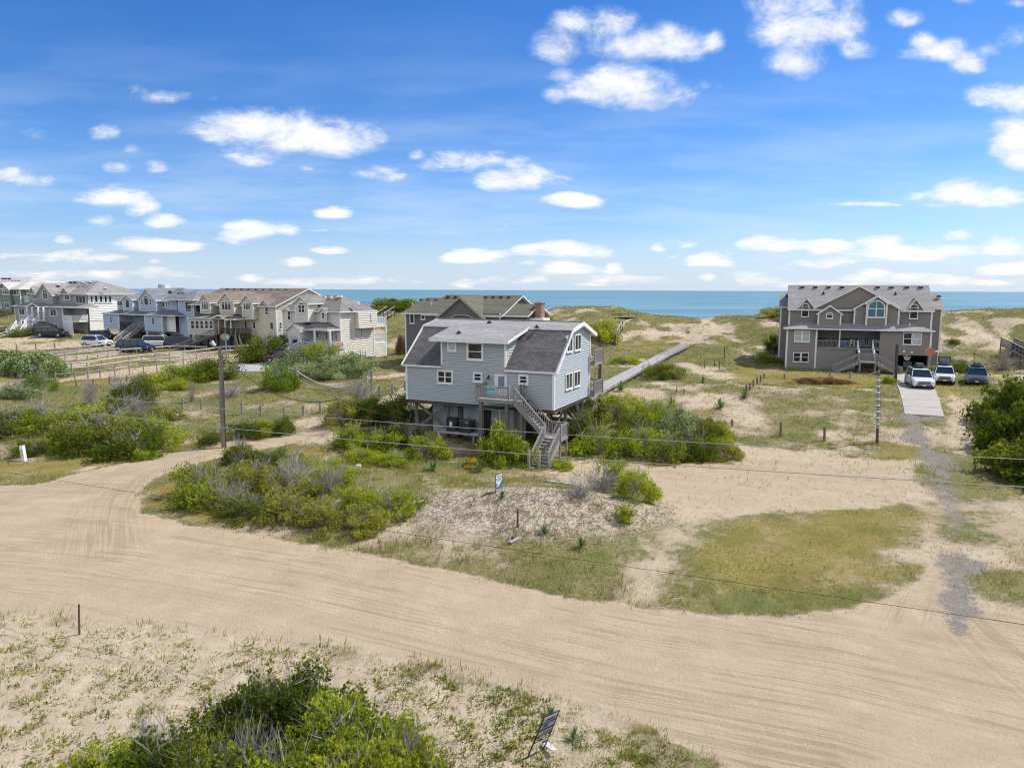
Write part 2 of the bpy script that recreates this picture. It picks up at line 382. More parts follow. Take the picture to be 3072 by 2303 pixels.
def poly_sd(pts, x, y):                 # signed distance to a polygon, positive inside
    P = np.array(pts); n = len(P); inside = np.zeros(x.shape, bool); best = np.full(x.shape, 1e9)
    for i in range(n):
        x0, y0 = P[i]; x1, y1 = P[(i+1) % n]
        ex, ey = x1-x0, y1-y0; L = ex*ex+ey*ey+1e-9
        t = np.clip(((x-x0)*ex+(y-y0)*ey)/L, 0, 1)
        best = np.minimum(best, (x-x0-t*ex)**2+(y-y0-t*ey)**2)
        c = ((y0 > y) != (y1 > y)) & (x < ex*(y-y0)/(ey if abs(ey) > 1e-9 else 1e-9)+x0)
        inside ^= c
    d = np.sqrt(best); return np.where(inside, d, -d)
def zone(lst, x, y):
    out = np.zeros(x.shape)
    for pts, s, soft in lst:
        P = np.array(pts); m = 3.5*soft+0.5
        sel = (x > P[:,0].min()-m) & (x < P[:,0].max()+m) & (y > P[:,1].min()-m) & (y < P[:,1].max()+m)
        if not sel.any(): continue
        sd = poly_sd(pts, x[sel], y[sel])
        sd = sd+(fbm(x[sel]*1.3, y[sel]*1.3, 3)-0.5)*1.6*soft
        out[sel] = np.maximum(out[sel], s*sstep(sd, -soft, soft))
    return out
ROADC = PW(I, [(-900,1600),(-100,1620),(400,1660),(900,1740),(1400,1850),(1900,1960),(2500,2060),(3100,2200),(4000,2500)])
def along(x, y, line):
    P = np.array(line); best = np.full(x.shape, 1e9); sd = np.zeros(x.shape); al = np.zeros(x.shape); acc = 0
    for i in range(len(P)-1):
        x0, y0 = P[i]; ex, ey = P[i+1]-P[i]; L = math.hypot(ex, ey)
        t = ((x-x0)*ex+(y-y0)*ey)/L/L
        lo = 0 if i else -50; hi = 1 if i < len(P)-2 else 50
        tc_ = np.clip(t, lo, hi)
        d2 = (x-x0-tc_*ex)**2+(y-y0-tc_*ey)**2
        cr_ = (ex*(y-y0)-ey*(x-x0))/L
        m = d2 < best; best = np.where(m, d2, best); sd = np.where(m, np.sign(cr_)*np.sqrt(d2), sd); al = np.where(m, acc+tc_*L, al); acc += L
    return sd, al
FOREL = (PW(I, [(-700,1800),(200,1870),(420,1890),(800,1930),(1000,1950),(1300,2010),(1550,2080),(1750,2130),(1950,2210),(2100,2310),(2100,2600),(-900,2600)]), 1.0, 1.2)
def masks(x, y):
    sand = zone(SAND, x, y); lawn = zone(LAWN, x, y); grav = zone(GRAVEL, x, y)
    fore = zone([FOREL], x, y)
    # how much living growth the open ground carries
    v = fbm(x/2.6, y/2.6, 4)
    big = fbm(x/9+40, y/9+7, 3)
    veg = np.clip((v-0.22)*2.0+(big-0.36)*1.4, 0.12, 1)
    yc = 150-0.25*x
    dune = sstep(y, yc-62, yc-40)
    veg = veg*(1-dune)+dune*np.clip((v-0.27)*2.0+(big-0.34)*1.9, 0.1, 1)
    mound = np.exp(-(((x-1.5)/8)**2+((y-36)/4)**2)*1.2)
    veg = veg*(1-0.5*mound)
    lower = fore*(0.30+0.5*sstep(fbm(x/3+9, y/3, 3), .42, .62)*sstep(x, -4, 3))
    veg = np.where(fore > 0.05, veg*(1-fore)+lower*v*1.7, veg)
    veg = veg*(1-sand*0.97)
    return sand, lawn, grav, veg, fore, dune, mound

def build_ground():
    ws = [20.0]
    while ws[-1] < 320: ws.append(ws[-1]*1.0052)
    Ys = [-900, -250, -90, -40, -18, -5]+[w-15 for w in ws]+[340, 420, 600, 900]
    Us = [-60, -12, -5, -3, -2.2, -1.7, -1.45]+list(np.arange(-1.3, 1.3001, 0.0037))+[1.45, 1.7, 2.2, 3, 5, 12, 60]
    Y = np.array(Ys); U = np.array(Us)
    S = np.clip(Y+15, 20, 340)
    YY = np.repeat(Y[:, None], len(U), 1); XX = U[None, :]*S[:, None]
    x = XX.ravel(); y = YY.ravel()
    z = terrain(x, y)
    sand, lawn, grav, veg, fore, dune, mound = masks(x, y)
    near = 1-sstep(y, 60, 110)
    rd, al = along(x, y, ROADC)
    # ruts and ripples pressed into the sand, clumpy relief elsewhere
    rut = ((fbm(rd*1.3, al*0.05, 2)-0.5)*0.05+(fbm(x*.8, y*.8, 3)-.5)*.05)*sand*near
    z = z + rut + (fbm(x*1.2, y*1.2, 3)-0.5)*0.16*(1-sand)*(1-lawn*0.7)*(1-sstep(y, 110, 150)*0.2) + (fbm(x*2.7, y*2.7, 2)-0.5)*0.07*(1-lawn)*(1-sand*0.8)
    V = np.stack([x, y, z], 1)
    nr, nc = len(Y), len(U)
    idx = np.arange(nr*nc).reshape(nr, nc)
    Q = np.stack([idx[:-1, :-1].ravel(), idx[:-1, 1:].ravel(), idx[1:, 1:].ravel(), idx[1:, :-1].ravel()], 1)
    me = fast_mesh('ground', V, Q, [])
    def pa(n, a):
        t_ = me.attributes.new(n, 'FLOAT', 'POINT'); t_.data.foreach_set('value', np.asarray(a, np.float32))
    TR = [PW(I, q) for q in ([(620,1345),(480,1390),(380,1440),(330,1500),(310,1560),(305,1640)], [(620,1350),(450,1400),(250,1450),(-100,1510)], [(2250,1420),(2100,1480),(1990,1580),(1950,1700),(2100,1800),(2400,1860)], [(2860,1340),(2800,1500),(2780,1650),(2700,1830)], [(2850,1640),(2900,1850),(3072,2000),(3300,2150)], [(1800,1450),(2100,1400),(2400,1400),(2700,1450),(2770,1530)])]
    bd = np.full(x.shape, 1e9); ac = np.zeros(x.shape); al2 = np.zeros(x.shape)
    for i_, q in enumerate(TR):
        d_, a2 = along(x, y, q)
        P_ = np.array(q); ed = np.minimum(np.hypot(x-P_[0,0], y-P_[0,1]), np.hypot(x-P_[-1,0], y-P_[-1,1])); L_ = sum(math.hypot(*(P_[k+1]-P_[k])) for k in range(len(P_)-1))
        dd = np.abs(d_)+np.maximum(0, -a2)+np.maximum(0, a2-L_); m_ = dd < bd; bd = np.where(m_, dd, bd); ac = np.where(m_, d_+i_*9, ac); al2 = np.where(m_, a2, al2)
    tmk = .62*np.exp(-(bd/1.9)**2)
    for n_, a_ in (('acr2', ac), ('alo2', al2), ('tm', tmk), ('sand', sand), ('lawn', lawn), ('gravel', grav), ('veg', veg), ('fore', fore), ('dune', dune), ('mound', mound), ('across', rd), ('along', al)): pa(n_, a_)
    me.polygons.foreach_set('use_smooth', [True]*len(Q))
    o = bpy.data.objects.new('ground', me); link(o); tag(o, 'pale sandy ground with dunes, tracks and patchy grass', 'ground', kind='structure')
    t = NT('ground_mat'); pos = t.n('ShaderNodeNewGeometry').outputs['Position']
    A = lambda n: t.attr(n).outputs['Fac']
    sand_, lawn_, grav_, veg_, fore_, dune_, mound_ = [A(n) for n in ('sand','lawn','gravel','veg','fore','dune','mound')]
    N1 = t.noise(2.1, 6, 0.68, vec=pos); N2 = t.noise(7.5, 5, 0.7, vec=pos); N3 = t.noise(0.28, 4, 0.6, vec=pos); N4 = t.noise(26, 3, 0.7, vec=pos)
    cmb = t.n('ShaderNodeCombineXYZ'); t.l(A('across'), cmb.inputs[0]); t.l(A('along'), cmb.inputs[1])
    ST = t.noise(1.0, 4, 0.62, vec=cmb.outputs[0], mul=(1.6, 0.05, 0)); ST2 = t.noise(1.0, 3, 0.6, vec=cmb.outputs[0], mul=(5, 0.4, 0)); ST3 = t.noise(1, 3, .5, vec=cmb.outputs[0], mul=(.35, .02, 0))
    # bare sand: tan where packed, paler and pinker where loose
    packed = t.ramp(t.math('ADD', t.math('MULTIPLY', ST, .30), t.math('MULTIPLY', t.noise(.5, 6, .65, vec=pos), .70)), [(0.34, (0.385,0.297,0.192)), (0.5, (0.435,0.342,0.228)), (0.66, (0.485,0.388,0.268))])
    packed = t.mix(t.smooth(ST2, 0.44, 0.30, 0, .28), packed, (0.32,0.25,0.17))
    blot = t.noise(5.5, 4, .6, vec=pos); packed = t.mix(t.smooth(blot, .40, .28, 0, .45), packed, (0.31,0.245,0.165))
    lines = t.noise(1.0, 2, 0.5, vec=cmb.outputs[0], mul=(2.6, 0.06, 0))
    ln = t.math('MULTIPLY', t.smooth(t.math('ABSOLUTE', t.math('SUBTRACT', lines, 0.5)), 0.035, 0.008), t.smooth(t.noise(.22, 3, .5, vec=pos), .36, .55))
    packed = t.mix(t.math('MULTIPLY', ln, 0.42), packed, (0.22,0.165,0.10))
    ln3 = t.noise(1.0, 3, 0.6, vec=cmb.outputs[0], mul=(8, 0.10, 0)); packed = t.mix(t.smooth(ln3, .40, .30, 0, .25), packed, (0.30,0.235,0.145))
    cm2 = t.n('ShaderNodeCombineXYZ'); t.l(A('acr2'), cm2.inputs[0]); t.l(A('alo2'), cm2.inputs[1]); tm = A('tm')
    tl_ = t.noise(1.0, 2, 0.55, vec=cm2.outputs[0], mul=(3.2, 0.05, 0)); tln = t.smooth(t.math('ABSOLUTE', t.math('SUBTRACT', tl_, 0.5)), 0.045, 0.01)
    tl2 = t.smooth(t.noise(1.0, 3, 0.6, vec=cm2.outputs[0], mul=(6, 0.12, 0)), .44, .34)
    packed = t.mix(t.math('MULTIPLY', tm, t.math('MAXIMUM', t.math('MULTIPLY', tln, .6), t.math('MULTIPLY', tl2, .32))), packed, (0.21,0.16,0.10))
    packed = t.mix(t.math('MULTIPLY', t.smooth(ST3, 0.5, 0.65), 0.3), packed, (0.43,0.325,0.23))
    loose = t.ramp(N1, [(0.3, (0.38,0.30,0.20)), (0.55, (0.48,0.39,0.275)), (0.75, (0.56,0.47,0.355))])
    # open ground
    thatch = t.ramp(N2, [(0.3, (0.14,0.105,0.07)), (0.5, (0.285,0.22,0.145)), (0.72, (0.50,0.42,0.32))])
    olive = t.ramp(N2, [(0.28, (0.065,0.07,0.018)), (0.5, (0.16,0.155,0.045)), (0.72, (0.33,0.28,0.12))])
    olive = t.mix(t.smooth(N3, .45, .6), olive, t.ramp(N4, [(0.3, (0.05,0.075,0.012)), (0.7, (0.17,0.19,0.045))]))
    vmask = t.smooth(t.math('ADD', veg_, t.math('MULTIPLY_ADD', N2, 2.2, -1.1)), 0.22, 0.55)
    vmask2 = t.smooth(t.math('ADD', t.math('ADD', veg_, t.math('MULTIPLY', dune_, .12)), t.math('MULTIPLY_ADD', N1, 1.8, -0.9)), 0.42, 0.85)
    opn = t.mix(t.math('MULTIPLY', vmask, t.math('SUBTRACT', 1.0, sand_)), loose, thatch)
    opn = t.mix(t.math('MULTIPLY', vmask2, .85), opn, olive)
    md = t.mix(t.smooth(t.math('ADD', N2, t.math('MULTIPLY', t.math('SUBTRACT', N1, .5), .9)), .44, .56), t.ramp(N4, [(.3, (0.10,0.075,0.055)), (.7, (0.27,0.21,0.15))]), (0.55,0.475,0.385))
    md = t.mix(t.smooth(N1, .56, .66), md, olive); opn = t.mix(t.smooth(mound_, .15, .6, 0, .8), opn, md)
    # the lower slope in front: clean sand with small dark litter
    fs = t.mix(t.smooth(N4, 0.42, 0.33), loose, (0.33,0.26,0.16)); fs = t.mix(t.math('MULTIPLY', vmask2, 0.6), fs, olive)
    opn = t.mix(t.math('MULTIPLY', fore_, 0.75), opn, fs)
    lw = t.ramp(N2, [(0.3, (0.13,0.112,0.024)), (0.5, (0.235,0.188,0.048)), (0.7, (0.36,0.28,0.11))])
    lw = t.mix(t.smooth(N3, 0.42, 0.62), lw, t.ramp(N4, [(0.35, (0.12,0.112,0.022)), (0.7, (0.255,0.205,0.055))]))
    lm = t.smooth(t.math('ADD', lawn_, t.math('ADD', t.math('MULTIPLY_ADD', N1, 1.3, -0.65), t.math('MULTIPLY_ADD', N2, 1.1, -0.55))), 0.25, 0.80, 0, .93)
    c = t.mix(lm, opn, lw)
    sm = t.smooth(t.math('ADD', sand_, t.math('MULTIPLY_ADD', N2, 0.8, -0.4)), 0.42, 0.62)
    sandc = t.mix(t.smooth(sand_, .9, .99), t.mix(.4, packed, loose), packed)
    c = t.mix(sm, c, sandc)
    gm = t.smooth(t.math('ADD', grav_, t.math('ADD', t.math('MULTIPLY_ADD', N2, 2.2, -1.1), t.math('MULTIPLY_ADD', N1, 1.6, -.8))), 0.34, 0.72)
    gc = t.ramp(N4, [(0.3, (0.095,0.088,0.078)), (0.5, (0.21,0.19,0.165)), (0.7, (0.40,0.34,0.27))])
    c = t.mix(gm, c, gc)
    t.l(c, t.p.inputs['Base Color']); t.p.inputs['Roughness'].default_value = 0.95; t.p.inputs['Specular IOR Level'].default_value = 0.1
    hgt = t.math('ADD', t.math('MULTIPLY', N2, 1.0), t.math('MULTIPLY', t.math('ADD', ST, ST2), t.math('MULTIPLY', sand_, 0.3)))
    hgt = t.math('ADD', hgt, t.math('MULTIPLY', N4, 0.35))
    t.bump(hgt, 0.9, 0.07)
    me.materials.append(t.m)
    return o
build_ground()

# the sea: one sheet that reaches the horizon
def build_sea():
    ys = [150, 180, 220, 260, 300, 350, 420, 520, 700, 1000, 1500, 2500, 5000, 12000, 40000]
    V = []; Q = []
    for y in ys:
        for k in range(25): V.append(((k-12)/12*max(900, y*2.0), y, -3.0))
    for j in range(len(ys)-1):
        for k in range(24): a = j*25+k; Q.append((a, a+1, a+26, a+25))
    t = NT('sea_water'); pos = t.n('ShaderNodeNewGeometry').outputs['Position']
    w1 = t.noise(1.0, 5, 0.6, vec=pos, mul=(0.05, 0.22, 0)); w2 = t.noise(1.0, 4, 0.55, vec=pos, mul=(0.0035, 0.022, 0)); w3 = t.noise(1.0, 3, .5, vec=pos, mul=(.004, .05, 0))
    c = t.ramp(w2, [(0.32, (0.07,0.175,0.215)), (0.5, (0.115,0.24,0.275)), (0.68, (0.19,0.33,0.35))])
    foam = t.smooth(w3, 0.62, 0.72); c = t.mix(t.math('MULTIPLY', foam, 0.25), c, (0.3,0.45,0.5))
    t.l(c, t.p.inputs['Base Color']); t.p.inputs['Roughness'].default_value = 0.45; t.p.inputs['Specular IOR Level'].default_value = 0.30
    t.bump(w1, 0.5, 0.6)
    me = fast_mesh('sea', V, Q, [t.m]); o = bpy.data.objects.new('sea', me); link(o)
    tag(o, 'calm blue green ocean reaching the horizon behind the dunes', 'sea', kind='structure')
build_sea()

# the clouds: a far dome behind everything, 30 km out, see-through between the clouds
def build_sky():
    us = np.arange(-0.95, 0.9501, 0.0035); vs = np.concatenate([np.arange(-0.004, 0.2, 0.0028), np.arange(0.2, 0.64, 0.0042)])
    U, Vv = np.meshgrid(us, vs); u = U.ravel(); v = Vv.ravel()
    f = np.full(u.shape, -3.0)
    du = (fbm(u*7, v*11, 3)-.5)*.02; dv = (fbm(u*7+50, v*11, 3)-.5)*.012
    for (px, py, rx, ry, s) in CL:
        d = ray(px, py); u0, v0 = d.x/d.y, d.z/d.y
        q = ((u+du-u0)*FPX/rx*0.9)**2+((v+dv-v0)*FPX/ry*0.9*np.where(v < v0, 1.25, 0.95))**2
        w = s*(1-q); h = np.clip(0.5+0.5*(f-w)/0.3, 0, 1); f = w*(1-h)+f*h+0.3*h*(1-h)
    n = np.sqrt(1+u*u+v*v); Rr = 30000
    P = np.stack([u/n*Rr, Rr/n, CAMH+v/n*Rr], 1)
    nr, nc = U.shape; idx = np.arange(nr*nc).reshape(nr, nc)
    Q = np.stack([idx[:-1, :-1].ravel(), idx[:-1, 1:].ravel(), idx[1:, 1:].ravel(), idx[1:, :-1].ravel()], 1)
    t = NT('cloud_sky'); t.t.nodes.remove(t.p)
    me = fast_mesh('sky', P, Q, [t.m])
    at_ = me.attributes.new('field', 'FLOAT', 'POINT'); at_.data.foreach_set('value', np.clip(f, -3, 2).astype(np.float32))
    f2d = f.reshape(nr, nc); up_ = np.roll(f2d, -5, 0); up_[-5:] = f2d[-5:]; rt_ = np.roll(f2d, -6, 1); shd = np.clip((up_-f2d)*1.3-(rt_-f2d)*.3, -1, 1.5).ravel()
    at_ = me.attributes.new('shade', 'FLOAT', 'POINT'); at_.data.foreach_set('value', shd.astype(np.float32))
    at_ = me.attributes.new('nx', 'FLOAT', 'POINT'); at_.data.foreach_set('value', (u*2.0).astype(np.float32))
    at_ = me.attributes.new('ny', 'FLOAT', 'POINT'); at_.data.foreach_set('value', (1.5*np.log(v+.16)).astype(np.float32))
    at_ = me.attributes.new('cv', 'FLOAT', 'POINT'); at_.data.foreach_set('value', v.astype(np.float32))
    c = t.n('ShaderNodeCombineXYZ'); t.l(t.attr('nx').outputs['Fac'], c.inputs[0]); t.l(t.attr('ny').outputs['Fac'], c.inputs[1])
    cv = t.attr('cv').outputs['Fac']; fld = t.attr('field').outputs['Fac']
    n1 = t.noise(6.0, 9, 0.66, vec=c.outputs[0]); n1.node.inputs['Distortion'].default_value = 0.25
    n3 = t.noise(11, 7, 0.62, vec=c.outputs[0])
    f2 = t.math('ADD', fld, t.math('MULTIPLY_ADD', n1, 3.3, -1.80))
    a = t.math('POWER', t.smooth(f2, -0.55, 1.15, 0, 0.985), 1.25)
    veil = t.math('MULTIPLY', t.smooth(cv, 0.42, -0.03), t.math('MULTIPLY', t.smooth(t.noise(4, 5, .55, vec=c.outputs[0], mul=(.5, 1.4, 1)), .35, .7, .12, 1.0), 0.55))
    veil = t.math('MAXIMUM', veil, t.smooth(cv, 0.11, -0.005, 0, 0.70))
    al = t.math('MAXIMUM', a, veil)
    col = t.ramp(t.math('ADD', t.math('MULTIPLY', n3, 0.9), t.math('MULTIPLY', a, 0.24)), [(0.30, (0.60, 0.71, 0.90)), (0.5, (.88,.92,.99)), (0.66, (1, 1, 1))])
    n4 = t.noise(5, 5, .6, vec=c.outputs[0]); sh_ = t.math('ADD', t.attr('shade').outputs['Fac'], t.math('MULTIPLY_ADD', n4, 1.6, -.8)); col = t.mix(t.smooth(sh_, -.1, .75, 0, .62), col, (0.60, 0.70, 0.87))
    col = t.mix(t.smooth(a, .15, .6), (0.66, 0.80, 0.96), col)
    em = t.n('ShaderNodeEmission'); t.l(col, em.inputs[0]); em.inputs[1].default_value = 0.76
    tr = t.n('ShaderNodeBsdfTransparent'); mx = t.n('ShaderNodeMixShader'); t.l(al, mx.inputs[0]); t.l(tr.outputs[0], mx.inputs[1]); t.l(em.outputs[0], mx.inputs[2])
    t.l(mx.outputs[0], t.out.inputs[0]); t.m.cycles.emission_sampling = 'NONE'
    o = bpy.data.objects.new('sky', me); link(o); tag(o, 'blue sky with scattered white cumulus clouds', 'sky', kind='structure')
    # unseen glowing cloud dome added behind the camera as fill for shaded fronts
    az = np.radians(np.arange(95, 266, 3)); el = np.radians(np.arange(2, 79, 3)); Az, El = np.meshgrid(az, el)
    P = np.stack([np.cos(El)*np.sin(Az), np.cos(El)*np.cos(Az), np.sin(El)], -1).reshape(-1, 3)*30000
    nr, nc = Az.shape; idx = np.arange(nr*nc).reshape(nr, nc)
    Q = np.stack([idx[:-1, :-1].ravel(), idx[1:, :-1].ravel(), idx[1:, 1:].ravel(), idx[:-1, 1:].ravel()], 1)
    t = NT('rear_cloud_fill'); t.t.nodes.remove(t.p); pos = t.n('ShaderNodeNewGeometry').outputs['Position']
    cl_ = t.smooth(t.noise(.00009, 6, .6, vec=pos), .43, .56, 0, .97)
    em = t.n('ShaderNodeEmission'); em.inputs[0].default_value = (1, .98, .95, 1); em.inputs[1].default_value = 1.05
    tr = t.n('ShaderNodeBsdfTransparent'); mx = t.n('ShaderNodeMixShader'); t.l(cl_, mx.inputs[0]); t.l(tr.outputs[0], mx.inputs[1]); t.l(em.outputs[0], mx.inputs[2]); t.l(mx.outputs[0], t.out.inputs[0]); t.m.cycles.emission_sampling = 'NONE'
    o = bpy.data.objects.new('sky', fast_mesh('sky', P, Q, [t.m])); link(o); tag(o, 'glowing cloud dome added behind the camera to lift the shaded fronts', 'sky', kind='structure')
build_sky()
# ------------------------------------------------------------------ materials for the built things
WHITE = mat('white_trim', (0.76,0.76,0.75), 0.5, 0.05)
GLASS = NT('window_glass'); _f = GLASS.noise(1.1, 2, 0.5); GLASS.l(GLASS.ramp(_f, [(0.4, (0.010,0.014,0.018)), (0.65, (0.045,0.055,0.062))]), GLASS.p.inputs['Base Color'])
GLASS.p.inputs['Roughness'].default_value = 0.12; GLASS.p.inputs['Specular IOR Level'].default_value = 0.5; GLASS = GLASS.m
CURT = mat('curtained_glass', (0.42,0.45,0.46), 0.25, 0.15, 2.0)
GREYWOOD = mat('weathered_wood', (0.27,0.255,0.24), 0.85, 0.3, 2.2, mul=(1,1,6), spec=0.2)
PILE = mat('piling_wood', (0.17,0.145,0.125), 0.9, 0.3, 3, mul=(1,1,.3), spec=0.2)
PALEWOOD = mat('bleached_wood', (0.42,0.40,0.38), 0.85, 0.25, 2.5, spec=0.2)
DARKWOOD = mat('dark_wood', (0.09,0.075,0.065), 0.85, 0.3, 3, spec=0.2)
DARK = mat('dark_void', (0.02,0.02,0.022), 0.9, 0.2)
METAL = mat('galvanised_metal', (0.42,0.43,0.44), 0.4, 0.15, 4, metal=0.7)
CONC = mat('concrete', (0.40,0.37,0.33), 0.9, 0.10, 0.7, spec=0.2, bump=.2)
ROPE = mat('rope', (0.45,0.40,0.33), 0.9, 0.2, 8)
BLACKV = mat('black_plastic', (0.018,0.018,0.02), 0.45, 0.2)
WIREM = mat('cable', (0.16,0.16,0.165), 0.55, 0.1, metal=.2)

def clip_poly(poly, z0, z1):            # keep the part of a 2D polygon with z0 <= y <= z1
    def half(P, z, keep_above):
        out = []
        for i in range(len(P)):
            a, b = P[i], P[(i+1) % len(P)]
            ia = (a[1] >= z-1e-9) if keep_above else (a[1] <= z+1e-9)
            ib = (b[1] >= z-1e-9) if keep_above else (b[1] <= z+1e-9)
            if ia: out.append(a)
            if ia != ib:
                t = (z-a[1])/(b[1]-a[1]); out.append((a[0]+t*(b[0]-a[0]), z))
        return out
    P = half(poly, z0, True)
    return half(P, z1, False) if len(P) > 2 else []

class House:
    def __init__(s, name, label, cat, corner, yaw, z=None):
        g = corner if isinstance(corner, Vector) else G(*corner)
        s.o = Vector((g.x, g.y, g.z if z is None else z)); s.yaw = yaw
        s.root = empty(name, s.o, yaw); tag(s.root, label, cat)
        s.M = Matrix.Translation(s.o) @ Matrix.Rotation(yaw, 4, 'Z'); s.Mi = s.M.inverted()
        s.cam = s.Mi @ Vector((0, 0, CAMH)); s.R3 = s.Mi.to_3x3()
    def F(s, p, v=0.0):                 # photo point on the plane v = const -> (u, w)
        d = s.R3 @ ray(*p); t = (v-s.cam.y)/d.y; return (s.cam.x+d.x*t, s.cam.z+d.z*t)
    def S(s, p, u=0.0):                 # photo point on the plane u = const -> (v, w)
        d = s.R3 @ ray(*p); t = (u-s.cam.x)/d.x; return (s.cam.y+d.y*t, s.cam.z+d.z*t)
    # a wall in one of the four directions; poly in (along, height)
    def P3(s, face, k, a, w, out=0.0):
        if face == 'F': return (a, k-out, w)
        if face == 'B': return (a, k+out, w)
        if face == 'R': return (k+out, a, w)
        return (k-out, a, w)
    def siding(s, mb, face, k, poly, m, ex=0.16, lap=0.078, vertical=False):
        flip = face in ('B', 'L') # keep outward normals
        flip = (face == 'B') or (face == 'L')
        z0 = min(p[1] for p in poly); z1 = max(p[1] for p in poly)
        if vertical:
            pts = [s.P3(face, k, a, w) for a, w in poly]
            mb.poly(pts[::-1] if flip else pts, m); return
        n = max(1, int(math.ceil((z1-z0)/ex)))
        for i in range(n):
            b, t = z0+i*ex, min(z1, z0+(i+1)*ex)
            c = clip_poly(poly, b, t)
            if len(c) < 3: continue
            pts = [s.P3(face, k, a, w, lap*(1-(w-b)/ex)) for a, w in c]
            mb.poly(pts[::-1] if flip else pts, m)
            lo = [p for p in c if abs(p[1]-b) < 1e-6]
            if len(lo) >= 2:
                a0, a1 = min(p[0] for p in lo), max(p[0] for p in lo)
                q = [s.P3(face, k, a0, b, 0), s.P3(face, k, a1, b, 0), s.P3(face, k, a1, b, lap), s.P3(face, k, a0, b, lap)]
                mb.poly(q, m)
    def rect(s, mb, face, k, a0, a1, w0, w1, m, **kw): s.siding(mb, face, k, [(a0, w0), (a1, w0), (a1, w1), (a0, w1)], m, **kw)
    def vol(s, mb, u0, u1, v0, v1, w0, w1, m, faces='FBRL', corner=None, **kw):
        for f in faces:
            if f == 'F': s.rect(mb, 'F', v0, u0, u1, w0, w1, m, **kw)
            if f == 'B': s.rect(mb, 'B', v1, u0, u1, w0, w1, m, **kw)
            if f == 'R': s.rect(mb, 'R', u1, v0, v1, w0, w1, m, **kw)
            if f == 'L': s.rect(mb, 'L', u0, v0, v1, w0, w1, m, **kw)
        if corner:
            for (cu, cv) in ((u0, v0), (u1, v0), (u1, v1), (u0, v1)):
                e = 0.09; mb.box((cu-e, cv-e, w0), (cu+e, cv+e, w1), corner)
    def fbox(s, mb, face, k, a0, a1, w0, w1, d0, d1, m):   # box lying on a wall, from depth d0 to d1 outwards
        p, q = s.P3(face, k, a0, w0, d0), s.P3(face, k, a1, w1, d1); mb.box(p, q, m)
    def window(s, face, k, a0, a1, w0, w1, cols=1, trans=0, arch=0.0, fr=0.09, m=WHITE, pane=None, shut=None, name='window', sill=True):
        if a0 > a1: a0, a1 = a1, a0
        if w0 > w1: w0, w1 = w1, w0
        mb = MB(); pb = MB(); pane = pane or GLASS
        B = lambda x0, x1, y0, y1, d0=0.0, d1=0.14: s.fbox(mb, face, k, x0, x1, y0, y1, d0, d1, m)
        top = w1-arch
        B(a0, a0+fr, w0, top); B(a1-fr, a1, w0, top); B(a0+fr, a1-fr, w0, w0+fr)
        if sill: B(a0-0.04, a1+0.04, w0-0.05, w0, 0, 0.17)
        if arch <= 0: B(a0+fr, a1-fr, top-fr, top)
        else:
            B(a0+fr, a1-fr, top-fr*.4, top+fr*.4)
            n = 12; ca_, rx = (a0+a1)/2, (a1-a0)/2
            pts = [(ca_+rx*math.cos(math.pi*i/n), top+arch*math.sin(math.pi*i/n)) for i in range(n+1)]
            pin = [(ca_+(rx-fr)*math.cos(math.pi*i/n), top+(arch-fr)*math.sin(math.pi*i/n)) for i in range(n+1)]
            for i in range(n):
                q0 = [s.P3(face, k, *p, 0.14) for p in (pts[i], pts[i+1], pin[i+1], pin[i])]
                q1 = [s.P3(face, k, *p, 0.0) for p in (pts[i], pts[i+1], pin[i+1], pin[i])]
                mb.poly(q0, m); mb.poly([q1[0], q1[1], q0[1], q0[0]], m); mb.poly([q1[3], q1[2], q0[2], q0[3]], m)
            pb.poly([s.P3(face, k, *p, 0.092) for p in pin], pane)
            if arch > 0.5: B(ca_-0.03, ca_+0.03, top, top+arch-fr)
        for i in range(1, cols):
            x = a0+(a1-a0)*i/cols; B(x-fr*.45, x+fr*.45, w0+fr, top-fr*.4)
        if trans:
            for t_ in (trans if isinstance(trans, (list, tuple)) else [trans]):
                y = w0+(top-w0)*t_; B(a0+fr, a1-fr, y-0.03, y+0.03, 0, 0.12)
        p = s.P3(face, k, a0+fr*.5, w0+fr*.5, 0.02), s.P3(face, k, a1-fr*.5, top-fr*.3, 0.088)
        pb.box(p[0], p[1], pane)
        o = mb.build(name, s.root); pb.build('pane', o)
        if shut:
            for x0, x1 in ((a0-shut[0], a0-0.02), (a1+0.02, a1+shut[0])):
                sb = MB(); s.fbox(sb, face, k, x0, x1, w0, top, 0, 0.12, shut[1]); sb.build('shutter', o)
        return o
    def winpx(s, face, k, p0, p1, **kw): # window from two photo corners
        f = s.F if face in 'FB' else s.S
        a, b = f(p0, k), f(p1, k); return s.window(face, k, a[0], b[0], b[1], a[1], **kw)
    def part(s, mb, name, **kw): return mb.build(name, s.root, **kw)
